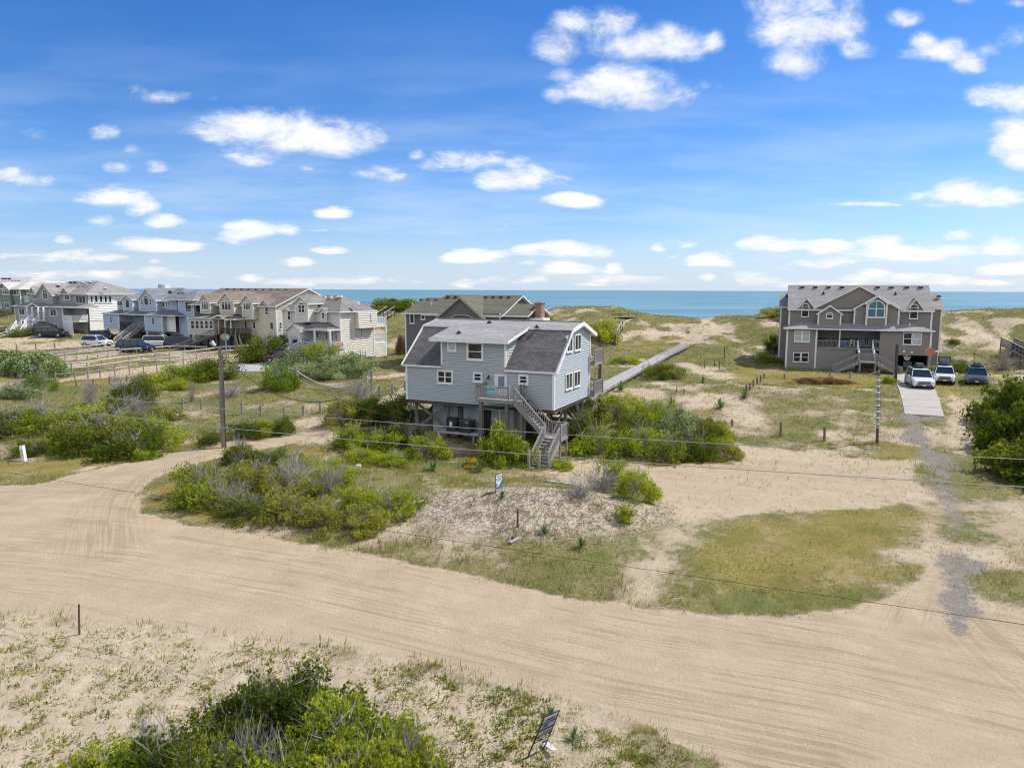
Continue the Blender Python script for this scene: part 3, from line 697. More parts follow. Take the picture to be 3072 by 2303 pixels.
    # roofs ------------------------------------------------------------
    def gable(s, mb, wb, u0, u1, v0, v1, we, wr, axis, m, wallm, oh=0.35, t=0.16, ends=(1, 1), ov=0.4, ex=.16):
        """ridge along axis 'u' or 'v'; gable-end walls go to wb"""
        if axis == 'v':
            c = (u0+u1)/2; sl = (wr-we)/((u1-u0)/2); lo = we-sl*oh
            mb.slab([(u0-oh, v0-ov, lo), (c, v0-ov, wr), (c, v1+ov, wr), (u0-oh, v1+ov, lo)], t, m, WHITE)
            mb.slab([(u1+oh, v0-ov, lo), (u1+oh, v1+ov, lo), (c, v1+ov, wr), (c, v0-ov, wr)], t, m, WHITE)
            tri = [(u0, we-.02), (u1, we-.02), (c, wr-t)]
            if ends[0]: s.siding(wb, 'F', v0, tri, wallm, ex=ex)
            if ends[1]: s.siding(wb, 'B', v1, tri, wallm, ex=ex)
        else:
            c = (v0+v1)/2; sl = (wr-we)/((v1-v0)/2); lo = we-sl*oh
            mb.slab([(u0-ov, v0-oh, lo), (u1+ov, v0-oh, lo), (u1+ov, c, wr), (u0-ov, c, wr)], t, m, WHITE)
            mb.slab([(u0-ov, v1+oh, lo), (u0-ov, c, wr), (u1+ov, c, wr), (u1+ov, v1+oh, lo)], t, m, WHITE)
            tri = [(v0, we-.02), (v1, we-.02), (c, wr-t)]
            if ends[0]: s.siding(wb, 'L', u0, tri, wallm, ex=ex)
            if ends[1]: s.siding(wb, 'R', u1, tri, wallm, ex=ex)
    def hip(s, mb, u0, u1, v0, v1, we, wr, m, oh=0.4, t=0.16, fr=1.0):
        a0, a1, b0, b1 = u0-oh, u1+oh, v0-oh, v1+oh
        w_, d_ = a1-a0, b1-b0
        if w_ >= d_:
            k = d_/2*fr; r0, r1 = (a0+k, (b0+b1)/2), (a1-k, (b0+b1)/2)
            A, B_, C_, D = (a0, b0, we), (a1, b0, we), (a1, b1, we), (a0, b1, we); p, q = (r0[0], r0[1], wr), (r1[0], r1[1], wr)
            mb.slab([A, B_, q, p], t, m, WHITE); mb.slab([C_, D, p, q], t, m, WHITE); mb.slab([B_, C_, q], t, m, WHITE); mb.slab([D, A, p], t, m, WHITE)
        else:
            k = w_/2*fr; p, q = ((a0+a1)/2, b0+k, wr), ((a0+a1)/2, b1-k, wr)
            A, B_, C_, D = (a0, b0, we), (a1, b0, we), (a1, b1, we), (a0, b1, we)
            mb.slab([A, B_, p], t, m, WHITE); mb.slab([C_, D, q], t, m, WHITE); mb.slab([B_, C_, q, p], t, m, WHITE); mb.slab([D, A, p, q], t, m, WHITE)
    def skirt(s, mb, u0, u1, v0, v1, we, wt, m, hip=(1, 1), t=0.14):
        """low lean-to roof in front of the wall at v1, eave at v0"""
        k = (v1-v0)*0.9; a, b = (u0+(k if hip[0] else 0)), (u1-(k if hip[1] else 0))
        mb.slab([(u0, v0, we), (u1, v0, we), (b, v1, wt), (a, v1, wt)], t, m, WHITE)
        if hip[0]: mb.slab([(u0, v0, we), (a, v1, wt), (u0, v1, we)], t, m, WHITE)
        if hip[1]: mb.slab([(u1, v0, we), (u1, v1, we), (b, v1, wt)], t, m, WHITE)
    def vent(s, u, v, w, m=None, sz=0.35):
        mb = MB(); mb.box((u-sz/2, v-sz*.55, w-0.04), (u+sz/2, v+sz*.45, w+0.16), WHITE if m is None else m)  # default white puts the sun's reflection on the vent top into the colour
        mb.box((u-sz/2-.02, v-sz*.50, w-0.25), (u+sz/2+.02, v+sz*.40, w-0.04), DARK)
        return mb.build('roof_vent', s.root)
    def rail(s, mb, p, q, m, h=0.95, sp=0.14, bw=0.04, posts=(1, 1), pw=0.11, top=None, cap=0.04):
        p, q = Vector(p), Vector(q); L = Vector((q.x-p.x, q.y-p.y, 0)).length; up = Vector((0, 0, h)); top = top or m
        mb.bar(p+up, q+up, 0.12, cap, top); mb.bar(p+up-Vector((0, 0, .09)), q+up-Vector((0, 0, .09)), 0.04, 0.08, m); mb.bar(p+Vector((0, 0, .1)), q+Vector((0, 0, .1)), 0.04, 0.07, m)
        n = max(1, int(L/sp))
        for i in range(1, n):
            c = p.lerp(q, i/n); mb.box((c.x-bw/2, c.y-bw/2, c.z+.1), (c.x+bw/2, c.y+bw/2, c.z+h-.05), m)
        for on, e in zip(posts, (p, q)):
            if on: mb.box((e.x-pw/2, e.y-pw/2, e.z-.15), (e.x+pw/2, e.y+pw/2, e.z+h+.12), m)
    def stair(s, p, q, width, m, n=None, h=0.9, railm=None, name='stair', rails=(1, 1), sp=.16, tread=None):
        """flight from the high point p to the low point q (centre line)"""
        p, q = Vector(p), Vector(q); d = Vector((q.x-p.x, q.y-p.y, 0)); L = d.length; d.normalize(); sd = Vector((-d.y, d.x, 0))
        H = p.z-q.z; n = n or max(2, int(round(H/0.19))); mb = MB(); tread = tread or m
        for i in range(n):
            z = p.z-H*(i+1)/n; a = Vector((p.x, p.y, z))+d*(L*i/n); b = a+d*(L/n+0.03)
            mb.bar(a, b, width, 0.05, tread)
            mb.bar(a+d*.01+Vector((0, 0, .02)), a+d*.03+Vector((0, 0, .02)), width, H/n*.9, m) if n < 40 else None
        for sg in (-1, 1):
            o_ = sd*(sg*width/2)
            mb.bar(p+o_-Vector((0, 0, .2)), q+o_+Vector((0, 0, -.05)), 0.05, 0.28, m)
        o = mb.build(name, s.root)
        rb = MB(); rm = railm or m
        for sg, on in zip((-1, 1), rails):
            if on: o_ = sd*(sg*width/2); s.rail(rb, p+o_, q+o_, rm, h=h, sp=sp)
        if any(rails): rb.build('handrail', o)
        return o
    def floor(s, mb, u0, u1, v0, v1, w, m, t=0.22): mb.box((u0, v0, w-t), (u1, v1, w), m)
    def post(s, mb, u, v, w0, w1, m, r=0.12): mb.box((u-r, v-r, w0), (u+r, v+r, w1), m)
# ------------------------------------------------------------------ main house: blue-grey gambrel cottage on pilings
h3 = K(1150, 850, 2.763); h1 = K(1250, 1130, 4.424)
def text_obj(txt, size, m, root, loc, rot, name='lettering', ext=0.004):
    cu = bpy.data.curves.new(name, 'FONT'); cu.body = txt; cu.size = size; cu.extrude = ext; cu.align_x = 'CENTER'; cu.align_y = 'CENTER'
    cu.materials.append(m); tmp = bpy.data.objects.new('tmp', cu); scene.collection.objects.link(tmp)
    dg = bpy.context.evaluated_depsgraph_get(); me = bpy.data.meshes.new_from_object(tmp.evaluated_get(dg)); me.name = name
    bpy.data.objects.remove(tmp); me.materials.clear(); me.materials.append(m)
    o = bpy.data.objects.new(name, me); o.location = loc; o.rotation_euler = rot; return link(o, root)

def main_house():
    Y0 = 51.7; c = at(1660.3, 1230, Y0); L = at(1222.4, 1198.2, 56.9)
    yaw = math.atan2(c.y-L.y, c.x-L.x)
    zf = (c.z+L.z)/2
    H = House('gambrel_house', 'blue-grey gambrel beach cottage raised on pilings, with dormer and front stairs', 'house', Vector((c.x, c.y, 0.0)), yaw)
    wf = c.z                                   # floor level of the box
    W_ = math.hypot(c.x-L.x, c.y-L.y)
    vb, _ = H.S((1765.3, 1190.9), 0.0)          # depth of the house
    SID = mat('blue_grey_siding', (0.395,0.432,0.44), 0.6, 0.05, 1.5, mul=(1,1,4)); 
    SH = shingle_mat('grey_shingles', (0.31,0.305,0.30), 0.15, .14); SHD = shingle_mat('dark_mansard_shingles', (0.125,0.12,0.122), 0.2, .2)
    eF = H.F(h3(1412, 728))[1]                  # lower eave height on the front wall
    tv, tw = H.S(h3(1700, 390), 0.0); 
    # gambrel profile on the right end wall, unprojected at u = 0
    pv, pw = H.S(h3(1628, 345), 0.0)            # peak of the siding under the rake
    bv, bw = H.S(h3(1545, 400), 0.0)            # break
    ev, ew = H.S(h3(1466, 728), 0.0)
    we = eF
    top_back = tw
    EX = 0.195
    wall = MB()
    # right gable end: convex pieces
    H.siding(wall, 'R', 0.0, [(0, wf), (vb, wf), (vb, we), (0, we)], SID, ex=EX)
    upper = [(0.35, we), (vb, we), (vb, top_back), (pv, pw), (bv, bw)]
    H.siding(wall, 'R', 0.0, upper, SID, ex=EX)
    H.siding(wall, 'L', -W_, [(0, wf), (vb, wf), (vb, we), (0, we)], SID, ex=EX)
    H.siding(wall, 'L', -W_, upper, SID, ex=EX)
    H.rect(wall, 'F', 0, -W_, 0, wf, we, SID, ex=EX)
    # dormer front (flush with the wall) between the two mansard pieces
    du0 = H.F(h3(486, 600))[0]; du1 = H.F(h3(1012, 600))[0]; dw = H.F(h3(1012, 488))[1]
    H.rect(wall, 'F', 0.0, du0, du1, we, dw+.1, SID, ex=EX)
    H.siding(wall, 'R', du1, [(0, we), (bv+.4, dw), (bv+.4, dw+.35), (0, dw+.02)], SID, ex=EX)
    H.siding(wall, 'L', du0, [(0, we), (bv+.4, dw), (bv+.4, dw+.35), (0, dw+.02)], SID, ex=EX)
    H.rect(wall, 'B', vb, -W_, 0, wf, top_back, SID, ex=EX)
    wall.box((-W_, 0.0, wf-.28), (0, vb, wf-.02), DARKWOOD)
    for (cu_, cv_, t_) in ((0, 0, we), (-W_, 0, we), (0, vb, top_back), (-W_, vb, top_back)):
        wall.box((cu_-.09, cv_-.09, wf-.02), (cu_+.09, cv_+.09, t_), WHITE)
    wall.box((du0-.06, -.09, we), (du0+.09, .1, dw), WHITE); wall.box((du1-.09, -.09, we), (du1+.06, .1, dw), WHITE)
    H.part(wall, 'wall')
    # roof
    o = 0.35
    pkv, pkw = pv, pw+.25
    brv, brw = bv-.05, bw+.2
    lov, low = -0.25, we-.05
    rf = MB()
    # mansard pieces (dark)
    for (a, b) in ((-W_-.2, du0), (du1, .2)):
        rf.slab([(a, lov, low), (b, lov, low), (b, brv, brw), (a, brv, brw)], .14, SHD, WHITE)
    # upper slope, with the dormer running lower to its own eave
    rl, rr = -W_-o, o
    fasc = 0.24
    rf.slab([(rl, brv-.12, brw+.02), (rr, brv-.12, brw+.02), (rr, pkv, pkw), (rl, pkv, pkw)], fasc*.6, SH, WHITE)
    sl = (pkw-brw)/(pkv-brv)
    dm0, dm1 = du0-.75, du1+.55
    dev = -0.75; dlo = dw+.16
    rf.slab([(dm0, dev, dlo), (dm1, dev, dlo), (dm1, brv+.1, brw+.12), (dm0, brv+.1, brw+.12)], fasc, SH, WHITE)
    slb = (top_back-pkw)/(vb-pkv); bk = vb+.95
    rf.slab([(rl, pkv, pkw), (rr, pkv, pkw), (rr, bk, pkw+slb*(bk-pkv)), (rl, bk, pkw+slb*(bk-pkv))], fasc, SH, WHITE)
    # white rake boards on the right gable
    for u_ in (rr, rl):
        rf.bar((u_, lov, low-.1), (u_, brv-.05, brw-.08), .06, .2, WHITE); rf.bar((u_, brv-.12, brw-.12), (u_, pkv, pkw-.13), .06, .3, WHITE); rf.bar((u_, pkv, pkw-.13), (u_, bk, pkw+slb*(bk-pkv)-.13), .06, .3, WHITE)
    rf.bar((rl, pkv, pkw+.02), (rr, pkv, pkw+.02), .3, .05, SH)
    H.part(rf, 'roof')
    # roof vents: three small dark caps and a thin pipe
    def on_roof(px, py):
        for v in np.arange(dev, pkv, .05):
            u_, w_ = H.F((px, py), v); s_ = dlo+(v-dev)*(brw+.12-dlo)/(brv+.1-dev) if v < brv+.1 else brw+.02+(v-brv)*sl
            if w_ <= s_+.02: return u_, v, s_
        return u_, pkv, pkw
    for (x, y) in ((627, 414), (880, 328), (1272, 367)):
        u_, v_, w_ = on_roof(*h3(x, y)); mb = MB(); mb.box((u_-.16, v_-.14, w_), (u_+.16, v_+.14, w_+.1), BLACKV); mb.tube([(u_, v_, w_+.08), (u_, v_, w_+.24)], [.13, .05], BLACKV, 8); H.part(mb, 'roof_vent')
    u_, v_, w_ = on_roof(*h3(632, 410)); mb = MB(); mb.tube([(u_, v_, w_), (u_, v_, w_+.8)], .03, WHITE, 6); H.part(mb, 'vent_pipe')
    # windows (photo corners on the front wall)
    wp = lambda face, k, a, b, **kw: H.winpx(face, k, h3(*a), h3(*b), **kw)
    wp('F', 0, (536, 475), (611, 563), trans=[.38, .65], fr=.13, pane=CURT)
    wp('F', 0, (696, 483), (834, 640), trans=.48, fr=.15)
    wp('F', 0, (450, 714), (583, 835), cols=2, trans=.5, fr=.13)
    wp('F', 0, (748, 732), (827, 818), trans=.5, fr=.14)
    wp('F', 0, (1124, 752), (1207, 840), trans=.5, fr=.15)
    for a, b in (((1512, 430), (1556, 568)), ((1578, 418), (1626, 556)), ((1503, 735), (1553, 880)), ((1572, 717), (1620, 860))):
        f0 = H.S(h3(*a), 0.0); f1 = H.S(h3(*b), 0.0)
        wc = (f0[1]+f1[1])/2; hh = 1.25
        H.window('R', 0, f0[0], f1[0], wc-hh/2, wc+hh/2, cols=2, fr=.07, pane=GLASS)
    # door with glass, knob
    a, b = H.F(h3(928, 748)), H.F(h3(1030, 922)); w0 = b[1]-.1; w1 = a[1]
    db = MB(); H.fbox(db, 'F', 0, a[0], a[0]+.1, w0, w1, 0, .15, WHITE); H.fbox(db, 'F', 0, b[0]-.1, b[0], w0, w1, 0, .15, WHITE); H.fbox(db, 'F', 0, a[0]+.1, b[0]-.1, w1-.1, w1, 0, .15, WHITE)
    H.fbox(db, 'F', 0, a[0]+.1, b[0]-.1, w0, w1-.1, 0, .10, WHITE); do = H.part(db, 'door')
    a2, b2 = H.F(h3(955, 768)), H.F(h3(1010, 868))
    gb = MB(); H.fbox(gb, 'F', 0, a2[0]+.02, b2[0]-.02, b2[1], a2[1], .09, .11, mat('door_glass', (0.17,0.24,0.30), .15, .1)); gb.build('pane', do)
    kb = MB(); k_ = H.F(h3(943, 880)); kb.tube([(k_[0], -.08, k_[1]), (k_[0], -.17, k_[1])], .035, DARK, 8); kb.build('handle', do); kb = MB(); kb.tube([(k_[0], -.08, k_[1]+.18), (k_[0], -.14, k_[1]+.18)], .03, DARK, 8); kb.build('deadbolt', do)
    l_ = H.F(h3(878, 775)); lb = MB(); lb.tube([(l_[0], -.02, l_[1]+.12), (l_[0], -.2, l_[1]+.02)], .05, BLACKV, 8); lb.tube([(l_[0], -.2, l_[1]+.05), (l_[0], -.24, l_[1]-.16)], [.06, .12], BLACKV, 10); lb.tube([(l_[0], -.235, l_[1]-.14), (l_[0], -.245, l_[1]-.2)], .08, WHITE, 8); H.part(lb, 'wall_lamp')
    # pilings and cross braces
    gz = lambda u, v: tz(*(H.M @ Vector((u, v, 0))).xy)
    us = [-W_+.55, -W_+3.5, -W_+6.6, -W_+9.4, -.55]
    for v_ in (.45, vb/2, vb-.3):
        for u_ in us:
            if v_ < 1 and abs(u_-us[2]) < .1: continue
            pb = MB(); pb.tube([(u_, v_, gz(u_, v_)-.3), (u_, v_, wf-.2)], .15, PILE, 8); H.part(pb, 'piling')
    def brace(p, q):
        b_ = MB(); b_.bar(p, q, .06, .22, PILE); H.part(b_, 'brace')
    brace((us[0], .45, wf-.3), (us[1], .45, .9)); brace((us[1], .45, wf-.3), (us[0], .45, .8))
    for u_ in (us[0], us[4]): brace((u_, .45, .6), (u_, vb/2, wf-.3)); brace((u_, vb-.3, .6), (u_, vb/2, wf-.3))
    brace((us[3], vb-.3, wf-.3), (us[4], vb-.3, .7))
    # enclosed store under the left-centre
    e0 = H.F(h3(412, 1100), 1.0)[0]; e1 = H.F(h3(1120, 1100), 1.0)[0]
    SB = mat('blue_grey_panel', (0.31,0.36,0.375), 0.7, 0.07, 1.0)
    eb = MB(); eb.box((e0, 1.0, .15), (e1-2.3, vb-1.0, wf-.28), SB); H.part(eb, 'store_room')
    eb = MB(); eb.box((e0+4.0, .9, .35), (e1+.6, 1.0, wf-.45), SB)
    d0 = H.F(h3(835, 1150), .9)[0]; eb.box((d0, .86, .35), (d0+.62, .905, wf-.55), DARK)
    d1 = H.F(h3(620, 1150), .9)[0]; eb.box((d1, .84, .3), (d1+.42, 1.0, wf-.3), DARKWOOD)
    eb.box((e0+4.0, .82, wf-.52), (e1+.6, .9, wf-.42), WHITE); k5 = H.F(h3(968, 1150), .88)[0]; eb.box((k5-.05, .83, .4), (k5+.05, .9, wf-.5), WHITE)
    k6 = H.F(h3(700, 1150), .88)[0]
    for dk in (0, .2): eb.tube([(k6+dk, .8, .9), (k6+dk, .8, wf-.3)], .03, METAL, 6)
    H.part(eb, 'store_door')
    # entry deck
    dz = w0-.02
    dv = -1.75
    a = H.F(h3(770, 1030), dv); b = H.F(h3(1040, 1045), dv)
    dk0, dk1 = a[0], b[0]; su = dk1
    # deck runs from dk0 to dk1+1.1 against the wall, stairs go down to the right along the wall
    db = MB(); n = 20
    for i in range(n):
        u_ = dk0+(dk1+1.0-dk0)*i/n; db.box((u_+.008, dv, dz-.04), (u_+(dk1+1.0-dk0)/n-.008, -.02, dz), PALEWOOD)
    db.box((dk0, dv-.04, dz-.28), (dk1+1.0, dv, dz-.03), GREYWOOD); db.box((dk0-.04, dv, dz-.28), (dk0, -.02, dz-.03), GREYWOOD); db.box((dk0, -.3, dz-.25), (dk1+1, -.2, dz-.04), GREYWOOD)
    H.part(db, 'deck')
    rb = MB(); H.rail(rb, (dk0, dv, dz), (dk1, dv, dz), GREYWOOD, sp=.13); H.rail(rb, (dk0, dv, dz), (dk0, -.12, dz), GREYWOOD, sp=.13, posts=(0, 1)); H.part(rb, 'railing')
    for u_ in (dk0+.35, dk1-.2, dk1+1.0):
        pb = MB(); pb.box((u_-.13, dv-.0, gz(u_, dv)-.3), (u_+.13, dv+.26, dz-.28), PILE); H.part(pb, 'deck_post')
    pb = MB(); pb.box((us[2]-.1, -.05, 0), (us[2]+.1, .12, dz-.2), PILE); H.part(pb, 'deck_post')
    # flight one: parallel to the wall down to a landing
    lp = H.F(h3(1300, 1290), -.9); lz = 1.55
    p = Vector((dk1+.5, (dv-.1)/2-.35, dz)); sw = 1.15
    land_u = .05
    q = Vector((land_u, p.y, lz))
    H.stair(p, q, sw, GREYWOOD, railm=GREYWOOD, sp=.15, h=.92, tread=PALEWOOD)
    rb = MB(); H.rail(rb, (dk1+.5, p.y+sw/2, dz), (dk1+.5, -.1, dz), GREYWOOD, posts=(1, 1)); H.part(rb, 'railing')
    lb = MB(); lb.box((land_u-.05, p.y-sw/2-.25, lz-.2), (land_u+1.35, p.y+sw/2+.1, lz), GREYWOOD)
    for (x_, y_) in ((land_u+.05, p.y-sw/2-.15), (land_u+1.25, p.y-sw/2-.15), (land_u+.05, p.y+sw/2), (land_u+1.25, p.y+sw/2)): lb.box((x_-.06, y_-.06, -.2), (x_+.06, y_+.06, lz), GREYWOOD)
    H.part(lb, 'landing')
    rb = MB(); H.rail(rb, (land_u, p.y+sw/2, lz), (land_u+1.3, p.y+sw/2, lz), GREYWOOD); H.rail(rb, (land_u+1.3, p.y+sw/2, lz), (land_u+1.3, p.y-sw/2-.2, lz), GREYWOOD); H.part(rb, 'railing')
    q2 = H.Mi @ G(*h3(1290, 1520)); 
    s0 = Vector((land_u+.65, p.y-sw/2-.25, lz)); e_ = Vector((q2.x+.05, q2.y, max(q2.z, 0.1)))
    H.stair(s0, e_, 1.2, GREYWOOD, railm=GREYWOOD, h=.88, sp=.15)
    pb = MB(); dd = (e_-s0); dd.z = 0; dd.normalize(); sd = Vector((-dd.y, dd.x, 0))
    for k_ in (-.15, .6):
        c_ = e_+dd*.5+sd*(-k_); pb.box((c_.x-.08, c_.y-.08, c_.z-.3), (c_.x+.08, c_.y+.08, c_.z+1.1), GREYWOOD)
    H.part(pb, 'gate_post')
    # side decks at the back right: two levels with posts, braces
    for lvl, (px1, py1, px2, py2, hh) in enumerate(((1703, 590, 1808, 630, 0), (1703, 880, 1795, 905, 0))):
        zz = H.S(h3(px1+5, py1+40), 0)[1]
        zz = [we-.1+.55, wf+.35][lvl]
    d_hi, d_lo = wf+2.75, wf+.12
    for z_ in (d_hi, d_lo):
        b_ = MB(); b_.box((-W_*.55, vb+.02, z_-.25), (.45, vb+2.5, z_), GREYWOOD); H.part(b_, 'rear_deck')
        b_ = MB(); H.rail(b_, (.45, vb+.1, z_), (.45, vb+2.5, z_), GREYWOOD, sp=.10, h=1.05, pw=.14); H.rail(b_, (.45, vb+2.5, z_), (-W_*.55, vb+2.5, z_), GREYWOOD, sp=.16, h=1.0); H.part(b_, 'railing')
        brace((.3, vb+.15, z_-1.5), (.3, vb+2.1, z_-.25))
    for u_ in (.3, -3.4, -6.6):
        b_ = MB(); b_.box((u_-.14, vb+2.1, -.2), (u_+.14, vb+2.38, d_hi), PILE); H.part(b_, 'deck_post')
    return H, wf, W_, vb, dz, dk0, dk1, dv, us, e0
MH = main_house()
H, wf, W_, vb, dz, dk0, dk1, dv, us, e0 = MH
# banner on the entry railing
def banner():
    u0, _ = H.F(h3(848, 950), dv-.08); u1, _ = H.F(h3(943, 950), dv-.08)
    g = H.M @ Vector(((u0+u1)/2, dv-.1, dz+.72)); r = empty('banner', g, H.yaw); tag(r, 'pale blue banner hung on the front railing of the gambrel house', 'banner')
    w_ = (u1-u0)/2; mb = MB(); CB = mat('banner_cloth', (0.20,0.42,0.52), .8, .08, 5); mb.box((-w_, -.01, -.36), (w_, .01, .2), CB); b_ = mb.build('cloth', r)
    mb = MB(); mb.box((-w_*.62, -.016, -.12), (w_*.9, -.011, .1), mat('banner_pale', (0.45,0.60,0.68), .8, .05)); mb.build('panel', r)
    mb = MB(); rr = random.Random(4); x_ = -w_*.5
    while x_ < w_*.75: d_ = rr.uniform(.05, .11); mb.box((x_, -.022, -.06+rr.uniform(0, .03)), (x_+d_*.6, -.017, .07), DARK); x_ += d_
    mb.build('lettering', r); mb = MB(); mb.box((-w_*.85, -.02, -.1), (-w_*.7, -.013, .08), DARK); mb.build('emblem', r)
banner()
# air conditioners on a stand under the house
def hvac():
    c = H.F(h3(568, 1240), -.15); c2 = H.F(h3(684, 1250), -.15)
    gz = tz(*(H.M @ Vector((c[0], 0, 0))).xy); top = .95
    g = H.M @ Vector(((c[0]+c2[0])/2, -.15, gz)); r = empty('equipment_stand', g, H.yaw); tag(r, 'low wooden platform under the gambrel house holding two cooling units', 'platform')
    mb = MB(); mb.box((-1.7, -.45, top-.12-gz), (1.9, .75, top-gz), PALEWOOD); mb.build('platform', r)
    for x in (-1.6, 1.5):
        mb = MB(); mb.box((x-.07, -.42, -.2), (x+.07, -.28, top-.12-gz), WHITE if x < 0 else GREYWOOD); mb.build('leg', r)
    CASE = mat('dark_grey_casing', (0.045,0.055,0.062), .5, .2)
    def unit(x, rnd, lab):
        p = H.M @ Vector((x, .05, top)); u = empty('cooling_unit', p, H.yaw); tag(u, lab, 'air conditioner', group='cooling units under the house')
        mb = MB()
        if rnd: mb.tube([(0, 0, 0), (0, 0, .95)], .50, CASE, 20); mb.tube([(0, 0, .95), (0, 0, 1.02)], [.52, .45], BLACKV, 20)
        else: mb.box((-.48, -.45, 0), (.48, .45, .9), CASE); mb.box((-.5, -.47, .9), (.5, .47, .96), mat('casing_top', (0.09,0.10,0.11), .5))
        mb.build('casing', u)
        mb = MB()
        if rnd:
            for k in range(40):
                a = 2*math.pi*k/40; mb.box((math.cos(a)*.505-.008, math.sin(a)*.505-.008, .05), (math.cos(a)*.505+.008, math.sin(a)*.505+.008, .9), BLACKV)
            mb.box((-.02, -.535, .45), (.2, -.515, .8), WHITE)
        else:
            for k in range(14): mb.box((-.46, -.462, .08+k*.057), (.46, -.452, .1+k*.057), BLACKV)
            mb.box((.1, -.47, .8), (.3, -.455, .84), WHITE)
        mb.build('grille', u)
    unit(c[0], True, 'round dark cooling unit with white sticker on the platform under the house')
    unit(c2[0]+.02, False, 'square dark cooling unit beside the round one under the house')
hvac()
# ------------------------------------------------------------------ the neighbouring houses
def roof_w(H, px, v): return H.F(px, v)[1]
def right_house():
    k = K(2320, 830, 4.096)
    H = House('taupe_house', 'large taupe three-storey beach house with central gables and an open garage', 'house', k(150, 1118), R(-20))
    U = lambda x, y, v=0.0: H.F(k(x, y), v)[0]
    Z = lambda x, y, v=0.0: H.F(k(x, y), v)[1]
    S1 = mat('taupe_siding', (0.27,0.235,0.205), .7, .05, 1.2, mul=(1,1,4)); RF = shingle_mat('pale_grey_shingles', (0.29,0.28,0.27), .12)
    EX = .2; V2 = 2.3; VB = 11.5
    uL0, uL1 = 0.0, U(520, 900); uR0, uR1 = U(1300, 900), U(1925, 900)
    we = Z(1000, 655, 0); w2 = Z(195, 372, V2); w2r = Z(1950, 390, V2); w2 = (w2+w2r)/2
    u20, u21 = U(198, 450, V2), U(1948, 450, V2)
    wall = MB()
    H.vol(wall, uL0, uL1, 0, V2+.2, -.3, we, S1, 'FLR', WHITE, ex=EX)
    g0, g1 = U(1522, 1080), U(1890, 1080); gh = Z(1700, 965)
    H.rect(wall, 'F', 0, uR0, g0, -.3, we, S1, ex=EX); H.rect(wall, 'F', 0, g1, uR1, -.3, we, S1, ex=EX); H.rect(wall, 'F', 0, g0, g1, gh, we, S1, ex=EX)
    H.rect(wall, 'R', uR1, 0, V2+.2, -.3, we, S1, ex=EX); H.rect(wall, 'L', uR0, 0, V2+.2, -.3, we, S1, ex=EX)
    wall.box((g0-.1, 6.0, -.3), (g1+.1, 6.1, gh+.3), DARKWOOD); wall.box((g0-.15, .05, -.3), (g0-.05, 6, gh+.2), DARKWOOD); wall.box((g1+.05, .05, -.3), (g1+.15, 6, gh+.2), DARKWOOD); wall.box((g0-.1, .05, gh+.05), (g1+.1, 6, gh+.15), DARKWOOD)
    for u_ in (uL0, uL1, uR1): wall.box((u_-.10, -.095, -.3), (u_+.10, .06, we), WHITE)
    # upper storey and core
    H.vol(wall, u20, u21, V2, VB, we-1.2, w2, S1, 'FRLB', ex=EX)
    for u_ in (u20, u21): wall.box((u_-.10, V2-.095, we-.3), (u_+.10, V2+.1, w2), WHITE)
    H.vol(wall, uL0+.2, uR1-.2, V2+.6, VB, -.3, we, S1, 'RLB', ex=EX)
    pf = Z(1125, 880, .3)                                     # porch floor
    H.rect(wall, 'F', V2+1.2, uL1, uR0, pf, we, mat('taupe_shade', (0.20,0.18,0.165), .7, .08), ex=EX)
    # wings standing back on either side
    VW = 5.5
    a = U(90, 500, VW); b = U(2062, 500, VW)
    wt = Z(95, 352, VW)
    H.vol(wall, a, u20+.5, VW, VB+1.5, -.3, wt, S1, 'FL', ex=EX); H.vol(wall, u21-.5, b, VW, VB+1.5, -.3, wt, S1, 'FR', ex=EX)
    for u_ in (a, b): wall.box((u_-.10, VW-.095, -.3), (u_+.10, VW+.1, wt), WHITE)
    rf = MB()
    vr = (V2+VB)/2; wr = Z(1000, 103, vr)
    H.gable(rf, wall, u20, u21, V2, VB, w2, wr, 'u', RF, S1, oh=.45, ov=.25, ex=EX)
    wwr = Z(100, 200, vr+1.5)
    H.gable(rf, wall, a, u20+1, VW, VB+1.5, wt, wwr, 'u', RF, S1, oh=.4, ov=.2, ends=(1, 0), ex=EX)
    H.gable(rf, wall, u21-1, b, VW, VB+1.5, wt, wwr, 'u', RF, S1, oh=.4, ov=.2, ends=(0, 1), ex=EX)
    # central great gable
    c0, c1 = U(520, 372, V2-.05), U(1585, 385, V2-.05); wp = Z(1058, 108, V2-.4)
    def front_gable(u0, u1, v, wf_, wpk, depth, oh=.25, t=.2):
        c = (u0+u1)/2; sl = (wpk-wf_)/((u1-u0)/2)
        rf.slab([(u0-oh, v-.35, wf_-sl*oh), (c, v-.35, wpk), (c, v+depth, wpk), (u0-oh, v+depth, wf_-sl*oh)], t, RF, WHITE)
        rf.slab([(u1+oh, v-.35, wf_-sl*oh), (u1+oh, v+depth, wf_-sl*oh), (c, v+depth, wpk), (c, v-.35, wpk)], t, RF, WHITE)
        H.siding(wall, 'F', v, [(u0, wf_-.03), (u1, wf_-.03), (c, wpk-t)], S1, ex=EX)
    front_gable(c0, c1, V2-.05, w2+.05, wp, vr-V2)
    V3 = 1.55
    b0, b1 = U(998, 450, V3), U(1543, 450, V3); bw = Z(1000, 380, V3); bp = Z(1275, 222, V3-.3)
    H.vol(wall, b0, b1, V3, V2, we-.1, bw, S1, 'FLR', ex=EX); front_gable(b0, b1, V3, bw, bp, 2.6)
    V4 = 1.1; m0, m1 = U(1146, 450, V4), U(1390, 450, V4); mw = Z(1270, 310, V4)
    H.vol(wall, m0, m1, V4, V3, we-.1, mw, S1, 'FLR', ex=EX); front_gable(m0, m1, V4, mw, Z(1275, 232, V4-.3), 1.5)
